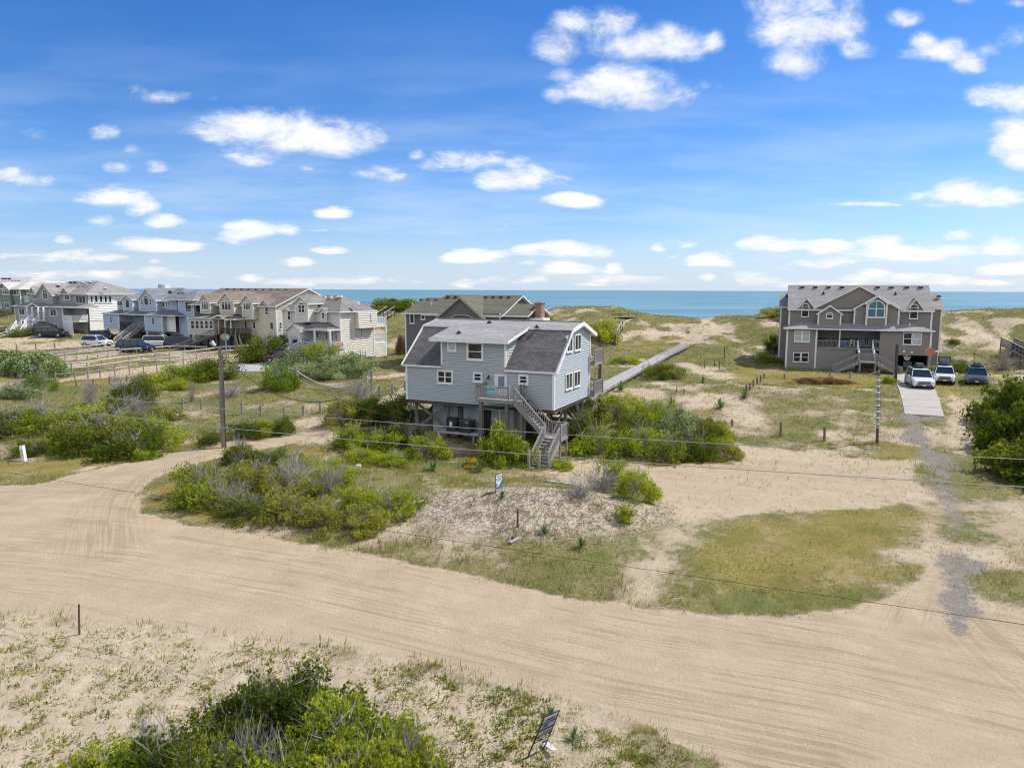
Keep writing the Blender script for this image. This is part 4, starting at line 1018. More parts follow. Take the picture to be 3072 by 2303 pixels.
    for u_, v_, t_ in ((b0, V3, bw), (b1, V3, bw), (m0, V4, mw), (m1, V4, mw)): wall.box((u_-.09, v_-.095, we), (u_+.09, v_+.08, t_), WHITE)
    V5 = 1.0; d0, d1 = U(555, 480, V5), U(828, 480, V5); dw = Z(690, 440, V5)
    H.vol(wall, d0, d1, V5, V2+.2, we-.1, dw, S1, 'FLR', ex=EX); front_gable(d0, d1, V5, dw, Z(697, 348, V5-.3), 1.6)
    for u_ in (d0, d1): wall.box((u_-.09, V5-.095, we), (u_+.09, V5+.08, dw), WHITE)
    for (x0, x1, pk) in ((308, 505, (402, 258)), (1648, 1842, (1742, 265))):
        front_gable(U(x0, 365, V2-.1), U(x1, 365, V2-.1), V2-.1, w2+.05, Z(*pk, V2-.4), 2.2, oh=.1)
    H.part(wall, 'wall')
    ev = -.6; eL, eR = U(125, 635, ev), U(1995, 672, ev)
    H.skirt(rf, eL, eR, ev, V2, we+.12, Z(700, 548, V2), RF); H.part(rf, 'roof')
    for x, y in ((360,122),(520,122),(682,122),(848,122),(1282,124),(1453,124),(1642,124),(1812,122)):
        v_ = vr-.35; H.vent(U(x, y, v_), v_-.1, wr-.15, sz=.42)
    for x in (172, 2024): H.vent(U(x, 220, vr+1.4), vr+.9, wwr-.2, sz=.42)
    for x, y in ((617, 187), (1502, 195)):
        v_ = vr-1.9; mb = MB(); u_ = U(x, y, v_); w_ = Z(x, y+8, v_); mb.tube([(u_, v_, w_-.2), (u_, v_, w_+.18)], [.2, .05], BLACKV, 6); H.part(mb, 'roof_vent')
    mb = MB(); u_ = U(1677, 575, 1.0); mb.tube([(u_, 1.0, we), (u_, 1.0, we+.95)], .08, WHITE, 8); H.part(mb, 'vent_pipe')
    # windows
    w = lambda face, v, a_, b_, **kw: H.winpx(face, v, k(*a_), k(*b_), **kw)
    w('F', 0, (260, 658), (348, 802), trans=.5, pane=CURT); w('F', 0, (356, 660), (444, 804), trans=.5, pane=CURT)
    w('F', 0, (246, 926), (332, 1048), trans=.5); w('F', 0, (342, 928), (430, 1050), trans=.5)
    w('F', 0, (1598, 686), (1698, 836), trans=.5); w('F', 0, (1714, 688), (1816, 840), trans=.5, pane=CURT)
    w('F', V2-.1, (350, 325), (435, 497), arch=.42, fr=.1); w('F', V2-.1, (1678, 335), (1772, 520), arch=.45, fr=.1)
    w('F', V5, (650, 440), (732, 514), arch=.25, fr=.1)
    w('F', V4, (1160, 288), (1368, 505), cols=2, arch=1.05, fr=.13, pane=NTG)
    # porch back: door, windows
    VP = V2+1.2
    w('F', VP, (1050, 668), (1120, 850), trans=.5, pane=CURT); w('F', VP, (1170, 668), (1225, 850), trans=.5, pane=CURT); w('F', VP, (1100, 690), (1190, 855), name='door', fr=.14, cols=2)
    H.window('F', VP, U(650, 720, VP), U(720, 720, VP), pf+.9, pf+2.2, trans=.5)
    # porch floor, rail, posts, slatted screen below
    mb = MB(); mb.box((uL1, .0, pf-.25), (uR0, VP, pf), GREYWOOD); H.part(mb, 'porch_floor')
    s0, s1 = U(1032, 890, 0), U(1215, 890, 0)
    mb = MB(); H.rail(mb, (uL1, .05, pf), (s0, .05, pf), GREYWOOD, sp=.15); H.rail(mb, (s1, .05, pf), (uR0, .05, pf), GREYWOOD, sp=.15); H.part(mb, 'railing')
    for x in (745, 812, 975):
        mb = MB(); u_ = U(x, 800, 0); mb.box((u_-.07, 0, pf), (u_+.07, .14, we), WHITE if x == 812 else DARKWOOD); H.part(mb, 'porch_post')
    mb = MB()
    for i in range(46):
        u_ = uL1+.1+(s0-uL1-.3)*i/45
        mb.box((u_-.055, 0, -.2), (u_+.055, .04, pf-.3), GREYWOOD)
    mb.box((uL1, 1.2, -.3), (uR0, 1.3, pf-.3), DARKWOOD); H.part(mb, 'slatted_screen')
    # stairs
    lz = Z(1120, 1030, -2.6); lz = max(.9, min(lz, 1.5)); c = (s0+s1)/2; wd = (s1-s0)
    BL = mat('blue_grey_tread', (0.24,0.30,0.34), .8, .1)
    H.stair((c, 0.0, pf), (c, -2.6, lz), wd, GREYWOOD, tread=BL, railm=WHITE, sp=.4)
    mb = MB(); mb.box((s0-.1, -4.0, lz-.2), (s1+.1, -2.6, lz), GREYWOOD)
    for x_ in (s0, s1):
        for y_ in (-3.95, -2.7): mb.box((x_-.08, y_-.08, -.3), (x_+.08, y_+.08, lz-.1), GREYWOOD)
    H.part(mb, 'landing'); mb = MB(); H.rail(mb, (s0-.1, -4.0, lz), (s1+.1, -4.0, lz), GREYWOOD); H.part(mb, 'railing')
    H.stair((s0-.1, -3.3, lz), (s0-2.9, -3.4, 0.05), 1.2, GREYWOOD); H.stair((s1+.1, -3.3, lz), (s1+2.9, -3.4, 0.0), 1.2, GREYWOOD)
    # odds and ends on the front wall
    for x, y in ((1605, 915), (1700, 930)):
        mb = MB(); p = H.F(k(x, y), 0); mb.box((p[0]-.12, -.15, p[1]-.1), (p[0]+.12, 0, p[1]+.1), WHITE); H.part(mb, 'wall_lamp')
    # hoop hanging over the garage
    p = H.F(k(1640, 985), -.3); mb = MB(); n = 12
    ring = [(p[0]+.42*math.cos(2*math.pi*i/n), -.55+.42*math.sin(2*math.pi*i/n), p[1]+.1) for i in range(n+1)]; mb.tube(ring, .025, mat('hoop_orange', (0.5,0.12,0.03), .5), 5, cap=False); mb.bar((p[0], -.13, p[1]+.1), (p[0], 0, p[1]+.3), .1, .05, METAL); ho = H.part(mb, 'hoop')
    mb = MB()
    for i in range(n):
        a_ = Vector(ring[i]); b_ = Vector((p[0]+.18*math.cos(2*math.pi*(i+.5)/n), -.55+.18*math.sin(2*math.pi*(i+.5)/n), p[1]-.4)); mb.bar(a_, b_, .02, .02, WHITE); mb.bar(Vector(ring[i+1]), b_, .02, .02, WHITE)
    mb.build('net', ho)
    return H, pf, k
NTG = NT('sky_lit_glass'); NTG.p.inputs['Base Color'].default_value = (0.10,0.20,0.28,1); NTG.p.inputs['Roughness'].default_value = .1; NTG.p.inputs['Metallic'].default_value = .55; NTG = NTG.m
RH, RHpf, rk = right_house()

def cream_house():
    k = K(830, 860, 6.141); yaw = R(-33)
    H = House('cream_house', 'cream house with hipped grey roof and columned porch, right of the long beige house', 'house', k(1192, 1385), yaw)
    U = lambda x, y, v=0.0: H.F(k(x, y), v)[0]
    Z = lambda x, y, v=0.0: H.F(k(x, y), v)[1]
    V = lambda x, y, u=0.0: H.S(k(x, y), u)
    S1 = mat('cream_siding', (0.70,0.66,0.57), .7, .05, 1.2, mul=(1,1,4)); RF = shingle_mat('mid_grey_shingles', (0.215,0.205,0.19), .12)
    EX = .24
    uL = U(130, 800); D = V(1787, 900)[0]; we = Z(1100, 455); pe = Z(700, 800, -2.4)
    wall = MB()
    H.vol(wall, uL, 0, 0, D, -.5, we, S1, 'FRLB', WHITE, ex=EX)
    # right-hand overhanging bay
    v0 = V(1500, 600, .7)[0]; wb = V(1500, 765, .7)[1]
    H.vol(wall, -.1, .7, v0, D, wb, we-.1, S1, 'FRB', ex=EX); wall.box((-.1, v0, wb-.05), (.7, D, wb), S1)
    # front blocks
    vt = -1.3; t0, t1 = U(352, 400, vt), U(578, 400, vt); tb = Z(450, 650, vt); tt = Z(560, 275, vt)
    H.vol(wall, t0, t1, vt, .2, tb, tt, S1, 'FLR', WHITE, ex=EX)
    rf = MB()
    def fg(u0, u1, v, wf_, wpk, depth, oh=.35):
        c = (u0+u1)/2; sl = (wpk-wf_)/((u1-u0)/2)
        rf.slab([(u0-oh, v-.35, wf_-sl*oh), (c, v-.35, wpk), (c, v+depth, wpk), (u0-oh, v+depth, wf_-sl*oh)], .18, RF, WHITE)
        rf.slab([(u1+oh, v-.35, wf_-sl*oh), (u1+oh, v+depth, wf_-sl*oh), (c, v+depth, wpk), (c, v-.35, wpk)], .18, RF, WHITE)
        H.siding(wall, 'F', v, [(u0, wf_-.03), (u1, wf_-.03), (c, wpk-.18)], S1, ex=EX)
    fg(t0, t1, vt, tt, Z(432, 165, vt), 5.5)
    l0, l1 = uL, t0; fg(l0+.2, U(290, 430, -.1), -.1, Z(250, 430, -.1), Z(195, 378, -.1), 3, oh=.2)
    s0, s1 = U(805, 500, -.35), U(935, 500, -.35); H.vol(wall, s0, s1, -.35, .1, Z(870, 655, -.35), we, S1, 'FLR', ex=EX); fg(s0, s1, -.35, we+.05, Z(860, 378, -.35), 2, oh=.15)
    wr = Z(1075, 160, D/2)
    H.hip(rf, uL+2.0, 0, 0, D, we, wr, RF, oh=.45, fr=.93)
    H.hip(rf, uL, t1, .0, D-1.0, we+.1, Z(600, 160, D/2-1), RF, oh=.3)
    # porch
    pv = -2.5; eR = U(1180, 775, -.2)
    H.skirt(rf, U(440, 790, pv), .15, pv, 0, pe+.1, Z(900, 650, 0), RF, hip=(0, 1))
    e0, e1 = U(212, 800, pv-.3), U(438, 800, pv-.3); ew = Z(320, 775, pv-.3)
    fg(e0, e1, pv-.3, ew, Z(300, 668, pv-.3), 2.9, oh=.3)
    ah = Z(330, 900, pv-.3); ab = Z(330, 960, pv-.3)
    H.siding(wall, 'F', pv-.3, [(e0, ah), (e1, ah), (e1, ew), (e0, ew)], S1, ex=EX)
    H.siding(wall, 'F', pv-.3, [(e0, ab), (e0+.35, ab), (e0+.6, ah), (e0, ah)], S1, ex=EX); H.siding(wall, 'F', pv-.3, [(e1-.35, ab), (e1, ab), (e1, ah), (e1-.6, ah)], S1, ex=EX)
    H.siding(wall, 'R', e1, [(pv-.3, pe-.2), (0, pe-.2), (0, ew), (pv-.3, ew)], S1, ex=EX)
    H.part(wall, 'wall'); H.part(rf, 'roof')
    fl = Z(975, 1165, pv)
    for x, yt, yb, v_ in ((250, 965, 1220, pv-.2), (447, 975, 1160, pv-.2), (706, 822, 1150, pv+.1), (985, 832, 1160, pv+.1)):
        mb = MB(); u_ = U(x, 1000, v_); top = pe if x > 500 else ab; mb.tube([(u_, v_, fl), (u_, v_, fl+.25)], .24, mat('teal_paint', (0.08,0.32,0.32), .6), 12); mb.tube([(u_, v_, fl+.2), (u_, v_, top)], [.2, .16], WHITE, 12); H.part(mb, 'column')
    mb = MB(); mb.box((e0-.1, pv-.25, fl-.2), (.45, 0, fl), GREYWOOD)
    H.rect(mb, 'F', pv+.02, U(985, 1300, pv), .6, -.6, fl-.2, S1, ex=EX); H.rect(mb, 'R', .6, pv, 0, -.6, fl-.2, S1, ex=EX); mb.box((e0, pv+.3, -.5), (U(985, 1300, pv), pv+.4, fl-.2), DARKWOOD); H.part(mb, 'porch_floor')
    mb = MB(); H.rail(mb, (e1, pv+.1, fl), (.5, pv+.1, fl), WHITE, sp=.16); H.rail(mb, (.5, pv+.1, fl), (.5, -.1, fl), WHITE, sp=.16); H.part(mb, 'railing')
    TE = mat('teal_paint', (0.08,0.32,0.32), .6)
    H.stair(((e0+e1)/2, pv-.3, fl), ((e0+e1)/2-.6, pv-3.8, 0.05), 1.9, TE, railm=WHITE, sp=.18, tread=GREYWOOD)
    w = lambda face, v, a_, b_, **kw: H.winpx(face, v, k(*a_), k(*b_), **kw)
    w('F', -.02, (205, 408), (275, 622), arch=.3, trans=[.55], fr=.1); w('F', vt, (398, 285), (536, 490), arch=.35, cols=2, trans=.5, fr=.13)
    w('F', -.35, (832, 430), (902, 592), arch=.4, trans=.5, fr=.1); w('F', 0, (733, 825), (785, 958)); w('F', 0, (905, 830), (955, 990), trans=.5); w('F', 0, (965, 830), (1055, 995)); w('F', 0, (1085, 832), (1130, 990), trans=.5)
    H.window('F', 0, U(480, 1050, 0), U(612, 1050, 0), fl+.05, Z(550, 975, 0), cols=3, fr=.12, m=TE, name='door')
    for a_, b_ in (((1415, 812), (1450, 938)), ((1532, 800), (1570, 930)), ((1355, 1185), (1412, 1330))):
        x = V(*a_); y = V(*b_); H.window('R', 0, x[0], y[0], min(x[1], y[1]), max(x[1], y[1]), trans=.5)
    x = V(1725, 490, .7); y = V(1750, 612, .7); H.window('R', .7, x[0], y[0], y[1], x[1])
    for (x, y) in ((540,160),(610,160),(690,160),(765,160),(890,182),(1000,178),(1130,165),(1180,168),(1510,275),(1550,280)):
        v_ = D/2-(.2 if x < 850 else .6); p = H.F(k(x, y), v_) if x < 1200 else (H.F(k(x, y), D/2)[0], H.F(k(x, y), D/2)[1]); mb = MB(); mb.box((p[0]-.2, v_-.15, p[1]-.25), (p[0]+.2, v_+.15, p[1]+.05), WHITE); H.part(mb, 'roof_vent')
    # meters and pipes low on the side wall
    for x, y0, y1 in ((1540, 1185, 1275), (1583, 1190, 1275), (1628, 1185, 1275)):
        a_ = V(x, y0, .0); b_ = V(x, y1, .0); mb = MB(); mb.tube([(.06, a_[0], a_[1]), (.06, a_[0], b_[1])], .05, METAL, 6); mb.box((.0, a_[0]-.12, b_[1]-.25), (.14, a_[0]+.12, b_[1]+.1), METAL); H.part(mb, 'meter')
    a_ = V(1700, 1270); mb = MB(); mb.box((.15, a_[0]-.4, -.1), (1.0, a_[0]+.4, a_[1]), METAL); H.part(mb, 'cooling_unit')
    # sea-side decks seen past the corner
    for (yt, yb) in ((590, 700), (905, 1010)):
        z_ = H.S(k(1790, yb), 0)[1]; mb = MB(); mb.box((-4, D, z_-.35), (.0, D+2.6, z_), WHITE); H.part(mb, 'rear_deck')
        mb = MB(); H.rail(mb, (0, D+.05, z_), (0, D+2.6, z_), WHITE, sp=.15, h=1.05); H.rail(mb, (0, D+2.6, z_), (-4, D+2.6, z_), WHITE, sp=.2); H.part(mb, 'railing')
    for v_ in (D+2.5,):
        mb = MB(); mb.box((-.15, v_-.1, -.3), (.05, v_+.1, H.S(k(1790, 700), 0)[1]), WHITE); H.part(mb, 'deck_post')
    mb = MB(); H.vol(mb, -3, 0, D+.02, D+2.4, -.4, 2.2, S1, 'RF', ex=.3); H.part(mb, 'shed')
    return H, k, fl, pv
CH, ck, cfl, cpv = cream_house()

def beige_house():
    k = K(560, 840, 6.9125)
    H = House('beige_house', 'long beige house with brown roof and gabled bays beside the cream house', 'house', Vector((at(*k(1885, 1400), 108).x, 108, 2.5)), R(-33))
    U = lambda x, y, v=0.0: H.F(k(x, y), v)[0]
    Z = lambda x, y, v=0.0: H.F(k(x, y), v)[1]
    S1 = mat('beige_siding', (0.62,0.56,0.45), .7, .05, 1.2, mul=(1,1,4)); RF = shingle_mat('brown_shingles', (0.20,0.165,0.14), .12); EX = .25
    we = Z(1600, 505); D = 12.0
    uA = U(1100, 600, 0); uB = U(290, 600, -1.0)
    wall = MB(); rf = MB()
    H.vol(wall, uA, 0, 0, D, -.6, we, S1, 'FRB', WHITE, ex=EX)
    H.vol(wall, uB, uA, 1.0, D-1, -.6, we+.2, S1, 'FLB', ex=EX)
    wr = Z(1500, 170, D/2)
    H.gable(rf, wall, U(720, 170, D/2)+.4, 0, 0, D, we, wr, 'u', RF, S1, oh=.5, ov=.5, ex=EX)
    H.gable(rf, wall, uB, uA, 1.0, D-1, we+.2, Z(450, 270, D/2), 'u', RF, S1, oh=.4, ov=.3, ex=EX)
    def fg(u0, u1, v, wf_, wpk, depth, oh=.35):
        c = (u0+u1)/2; sl = (wpk-wf_)/((u1-u0)/2)
        rf.slab([(u0-oh, v-.35, wf_-sl*oh), (c, v-.35, wpk), (c, v+depth, wpk), (u0-oh, v+depth, wf_-sl*oh)], .2, RF, WHITE)
        rf.slab([(u1+oh, v-.35, wf_-sl*oh), (u1+oh, v+depth, wf_-sl*oh), (c, v+depth, wpk), (c, v-.35, wpk)], .2, RF, WHITE)
        H.siding(wall, 'F', v, [(u0, wf_-.03), (u1, wf_-.03), (c, wpk-.2)], S1, ex=EX)
    w = lambda face, v, a_, b_, **kw: H.winpx(face, v, k(*a_), k(*b_), **kw)
    for (x0, x1, ye, yp, px, yb, v_, dd) in ((292, 492, 420, 272, 340, 690, -1.0, 6), (695, 985, 425, 242, 785, 700, -1.2, 7), (1160, 1375, 430, 285, 1216, 805, -.9, 5)):
        a, b = U(x0, 550, v_), U(x1, 550, v_); t_ = Z((x0+x1)/2, ye, v_); H.vol(wall, a, b, v_, 1.1 if x0 < 1000 else .1, Z((x0+x1)/2, yb, v_), t_, S1, 'FLR', WHITE, ex=EX); fg(a, b, v_, t_, Z((x0+x1)/2-10, yp, v_), dd)
        wall.box((a, v_, Z((x0+x1)/2, yb, v_)-.08), (b, .1, Z((x0+x1)/2, yb, v_)), WHITE)
    a, b = U(1540, 500), U(1725, 500); fg(a, b, -.05, we, Z(1628, 385), 3)
    for (x0, x1, y0, y1, ay, v_) in ((318, 468, 440, 628, 365, -1.0), (730, 942, 440, 638, 365, -1.2), (1182, 1342, 455, 632, 372, -.9)):
        w('F', v_, (x0, y0), (x1, y1), cols=3, trans=.72, fr=.14)
        c = (x0+x1)/2; H.window('F', v_, U(c-32, 400, v_), U(c+32, 400, v_), Z(c, 408, v_)-.02, Z(c, ay, v_), arch=.42, fr=.08)
    w('F', -.05, (1625, 455), (1712, 730), arch=.45, trans=[.33, .75], fr=.12)
    for a_, b_ in (((1205, 845), (1272, 1008)), ((1382, 852), (1446, 1016)), ((1735, 868), (1815, 1032)), ((1228, 1160), (1290, 1300)), ((1588, 1185), (1658, 1260))): w('F', 0, a_, b_, pane=GLASS)
    a_ = H.S(k(1912, 868), 0); b_ = H.S(k(1970, 1022), 0); H.window('R', 0, a_[0], b_[0], b_[1], a_[1], trans=.5)
    # front porch block on piles with a row of screens
    pv = -3.0; p0, p1 = U(40, 950, pv), U(555, 950, pv); pb, pt = Z(300, 1138, pv), Z(300, 790, pv)
    H.vol(wall, p0, p1, pv, 1.0, pb, pt, S1, 'FLR', WHITE, ex=EX)
    H.vol(wall, uB+.5, uA, .2, 1.0, pb, pt, S1, 'F', ex=EX)
    H.part(wall, 'wall')
    for i in range(5):
        x0 = 92+i*96; w('F', pv, (x0, 832), (x0+88, 1018), trans=.5, fr=.1)
    H.skirt(rf, U(0, 775, pv-.4), U(1015, 800, pv-.4)-.3, pv-.4, .8, pt+.1, Z(620, 672, .8)-.1, RF)
    fg(U(520, 800, pv-.5), U(850, 800, pv-.5), pv-.5, pt+.1, Z(650, 715, pv-.5), 2.5, oh=.2); H.part(rf, 'roof')
    dk0, dk1 = p1, U(1000, 1000, pv); dz = pb+.35
    mb = MB(); mb.box((dk0, pv, dz-.3), (dk1, 1.0, dz), DARKWOOD); H.part(mb, 'deck')
    mb = MB(); H.rail(mb, (dk0+1.6, pv, dz), (dk1, pv, dz), DARKWOOD, sp=.12); H.rail(mb, (dk1, pv, dz), (dk1, .8, dz), DARKWOOD, sp=.12); H.part(mb, 'railing')
    for x in (652, 790, 905): 
        mb = MB(); u_ = U(x, 900, pv); mb.box((u_-.08, pv, dz), (u_+.08, pv+.16, pt), WHITE if x > 700 else S1); H.part(mb, 'porch_post')
    H.window('F', .15, U(800, 930, .2), U(905, 930, .2), dz, dz+2.1, name='door', pane=DARK)
    H.stair((dk0+.8, pv, dz), (dk0-3.0, pv-4.6, 0.05), 1.6, DARKWOOD, railm=GREYWOOD, tread=PALEWOOD)
    for u_ in (p0+.2, p0+3, p1-.2, dk1-.3):
        for v_ in (pv+.2, .2):
            mb = MB(); mb.tube([(u_, v_, -.8), (u_, v_, pb)], .16, PILE, 8); H.part(mb, 'piling')
    mb = MB(); mb.box((U(740, 1200, 0), .3, -.6), (U(1000, 1200, 0), .5, pb), mat('panel_grey', (0.30,0.31,0.33), .8, .1)); mb.box((uB, 3.5, -.6), (uA, 3.7, pb), DARK); H.part(mb, 'store_wall')
    for x, y in ((860,190),(1005,192),(1150,193),(1302,196),(1455,197),(1605,200),(1765,200),(1915,203),(2075,203)): v_ = D/2-.5; H.vent(U(x, y, v_), v_, Z(x, y+6, v_), m=DARKWOOD, sz=.45)
    for x, y in ((497,292),(617,295)): v_ = D/2-1; H.vent(U(x, y, v_), v_, Z(x, y+6, v_), m=DARKWOOD, sz=.4)
    for x, y in ((968,258),(1118,258),(1358,302),(1458,303)): v_ = 1.5; H.vent(U(x, y, v_), v_, Z(x, y+6, v_), sz=.38)
    return H, k, dz
BH, bk_, bdz = beige_house()

def blue_house():
    k = K(300, 840, 6.9125)
    H = House('blue_house', 'light blue house with grey roofs and long stairs beside the beige house', 'house', Vector((at(*k(110, 1150), 131).x, 131, 2.7)), R(-31))
    U = lambda x, y, v=0.0: H.F(k(x, y), v)[0]
    Z = lambda x, y, v=0.0: H.F(k(x, y), v)[1]
    S1 = mat('light_blue_siding', (0.40,0.49,0.60), .7, .05, 1.2); RF = shingle_mat('blue_grey_shingles', (0.19,0.20,0.225), .22); EX = .25
    wall = MB(); rf = MB()
    we = Z(700, 715); b = Z(250, 1010); V2 = 2.5; w2 = Z(1400, 442, V2); D = 12
    uA, uB, uC = U(400, 900), U(940, 900), U(1290, 900); u0 = U(85, 900)
    H.vol(wall, u0, uA, 0, V2, b, we, S1, 'FLR', WHITE, ex=EX); H.vol(wall, uB, uC, 0, V2, b, we, S1, 'FLR', WHITE, ex=EX)
    for a, c in ((u0, u0+.8), (uA-.35, uA), (uB, uB+.7), (uC-.4, uC)): wall.box((a, 0, -.8), (c, .4, b), S1)
    H.rect(wall, 'F', V2, uA, uB, b-.5, we, S1, ex=EX)
    H.vol(wall, uC, uC+2.6, .8, V2+2, b, we, mat('white_siding', (0.78,0.77,0.72), .7, .05), 'F', ex=.3)
    wall.box((u0+.5, 5, -.8), (uC, 5.2, b), DARK)
    ux = U(1610, 600, V2); uw = U(360, 500, V2)
    H.vol(wall, uw, ux, V2, D, 1.5, w2, S1, 'FLRB', ex=EX)
    # far-right sun room
    vy = 1.6; y0, y1 = U(1640, 560, vy), U(1945, 560, vy); H.vol(wall, y0, y1, vy, D-2, -.6, Z(1800, 405, vy), S1, 'FRLB', WHITE, ex=EX)
    def fg(u0_, u1_, v, wf_, wpk, depth, oh=.35):
        c = (u0_+u1_)/2; sl = (wpk-wf_)/((u1_-u0_)/2)
        rf.slab([(u0_-oh, v-.35, wf_-sl*oh), (c, v-.35, wpk), (c, v+depth, wpk), (u0_-oh, v+depth, wf_-sl*oh)], .2, RF, WHITE)
        rf.slab([(u1_+oh, v-.35, wf_-sl*oh), (u1_+oh, v+depth, wf_-sl*oh), (c, v+depth, wpk), (c, v-.35, wpk)], .2, RF, WHITE)
        H.siding(wall, 'F', v, [(u0_, wf_-.03), (u1_, wf_-.03), (c, wpk-.2)], S1, ex=EX)
    for (x0, x1, yb, ye, yp, v_, dd) in ((488, 682, 625, 378, 292, 1.2, 3), (815, 1172, 590, 385, 165, 1.4, 6)):
        a, c = U(x0, 500, v_), U(x1, 500, v_); H.vol(wall, a, c, v_, V2+.1, Z(x0, yb, v_)-1, Z((x0+x1)/2, ye, v_), S1, 'FLR', WHITE, ex=EX); fg(a, c, v_, Z((x0+x1)/2, ye, v_), Z((x0+x1)/2-40, yp, v_), dd)
    H.part(wall, 'wall')
    H.hip(rf, U(690, 300, V2), ux, V2, D, w2+.1, Z(1000, 162, (V2+D)/2), RF, oh=.5); H.hip(rf, y0-3, y1, vy, D-2, Z(1800, 405, vy), Z(1600, 196, (vy+D)/2-1), RF, oh=.5); H.hip(rf, uw, U(690, 300, V2)+2, V2, D-3, w2+.1, w2+1.6, RF, oh=.4)
    H.skirt(rf, U(30, 690, -.5), U(1590, 735, -.5)-.5, -.5, V2, we+.1, Z(900, 600, V2), RF); H.part(rf, 'roof')
    mb = MB(); c0 = U(1200, 100, 6); mb.box((c0, 6, w2), (c0+1.1, 6.8, Z(1220, 90, 6)), S1); mb.box((c0+1.15, 6, w2), (c0+2.1, 7, Z(1280, 97, 6)), WHITE); H.part(mb, 'chimney')
    w = lambda face, v, a_, b_, **kw: H.winpx(face, v, k(*a_), k(*b_), **kw)
    w('F', 0, (212, 752), (268, 888), trans=.5); w('F', 0, (1085, 775), (1145, 928)); w('F', 1.2, (532, 380), (628, 585), arch=.35); w('F', 1.4, (918, 322), (1018, 528), arch=.4); w('F', 1.4, (858, 385), (908, 522), trans=.5); w('F', 1.4, (1030, 388), (1085, 525), trans=.5)
    w('F', V2, (1298, 462), (1352, 568)); w('F', V2, (1372, 464), (1424, 560), trans=.5); w('F', V2, (370, 440), (480, 545), cols=2)
    w('F', vy, (1770, 432), (1912, 668), trans=.26, arch=.2); w('F', vy, (1500, 772), (1568, 920))
    a_ = H.S(k(1968, 440), y1); b_ = H.S(k(2078, 665), y1); H.window('R', y1, a_[0], a_[0]+2.2, b_[1], a_[1], trans=.26)
    dz = Z(600, 985, 0); mb = MB(); mb.box((uA, 0, dz-.3), (uB, V2, dz), DARKWOOD); H.part(mb, 'porch_floor')
    mb = MB(); H.rail(mb, (uA, .05, dz), (U(700, 900), .05, dz), DARKWOOD, sp=.13); H.part(mb, 'railing')
    H.window('F', V2, U(590, 830, V2), U(660, 830, V2), dz+.02, dz+2.1, name='door', pane=CURT, m=S1)
    sp_ = Vector((U(800, 980, 0), 0, dz)); e = Vector((U(400, 1310, -4.5)+.3, -4.8, 0.0)); H.stair(sp_, e, 1.7, DARKWOOD, railm=PALEWOOD, sp=.2)
    for a, c in ((u0+.8, uA-.3), (U(1300, 1100)+.2, uC+2.2)):
        mb = MB()
        for i in range(6): mb.box((a, 4.2, .2+i*.34), (c, 4.25, .36+i*.34), PALEWOOD)
        H.part(mb, 'slatted_screen')
    for x, y in ((990,190),(1100,193),(1210,193)): v_ = V2+1.6; H.vent(U(x, y, v_), v_, Z(x, y+6, v_), sz=.4)
    for x, y in ((1370,232),(1455,232),(1650,272),(1725,272)): v_ = V2+2.5; H.vent(U(x, y, v_), v_, Z(x, y+6, v_), m=DARKWOOD, sz=.4)
    return H
blue_house()

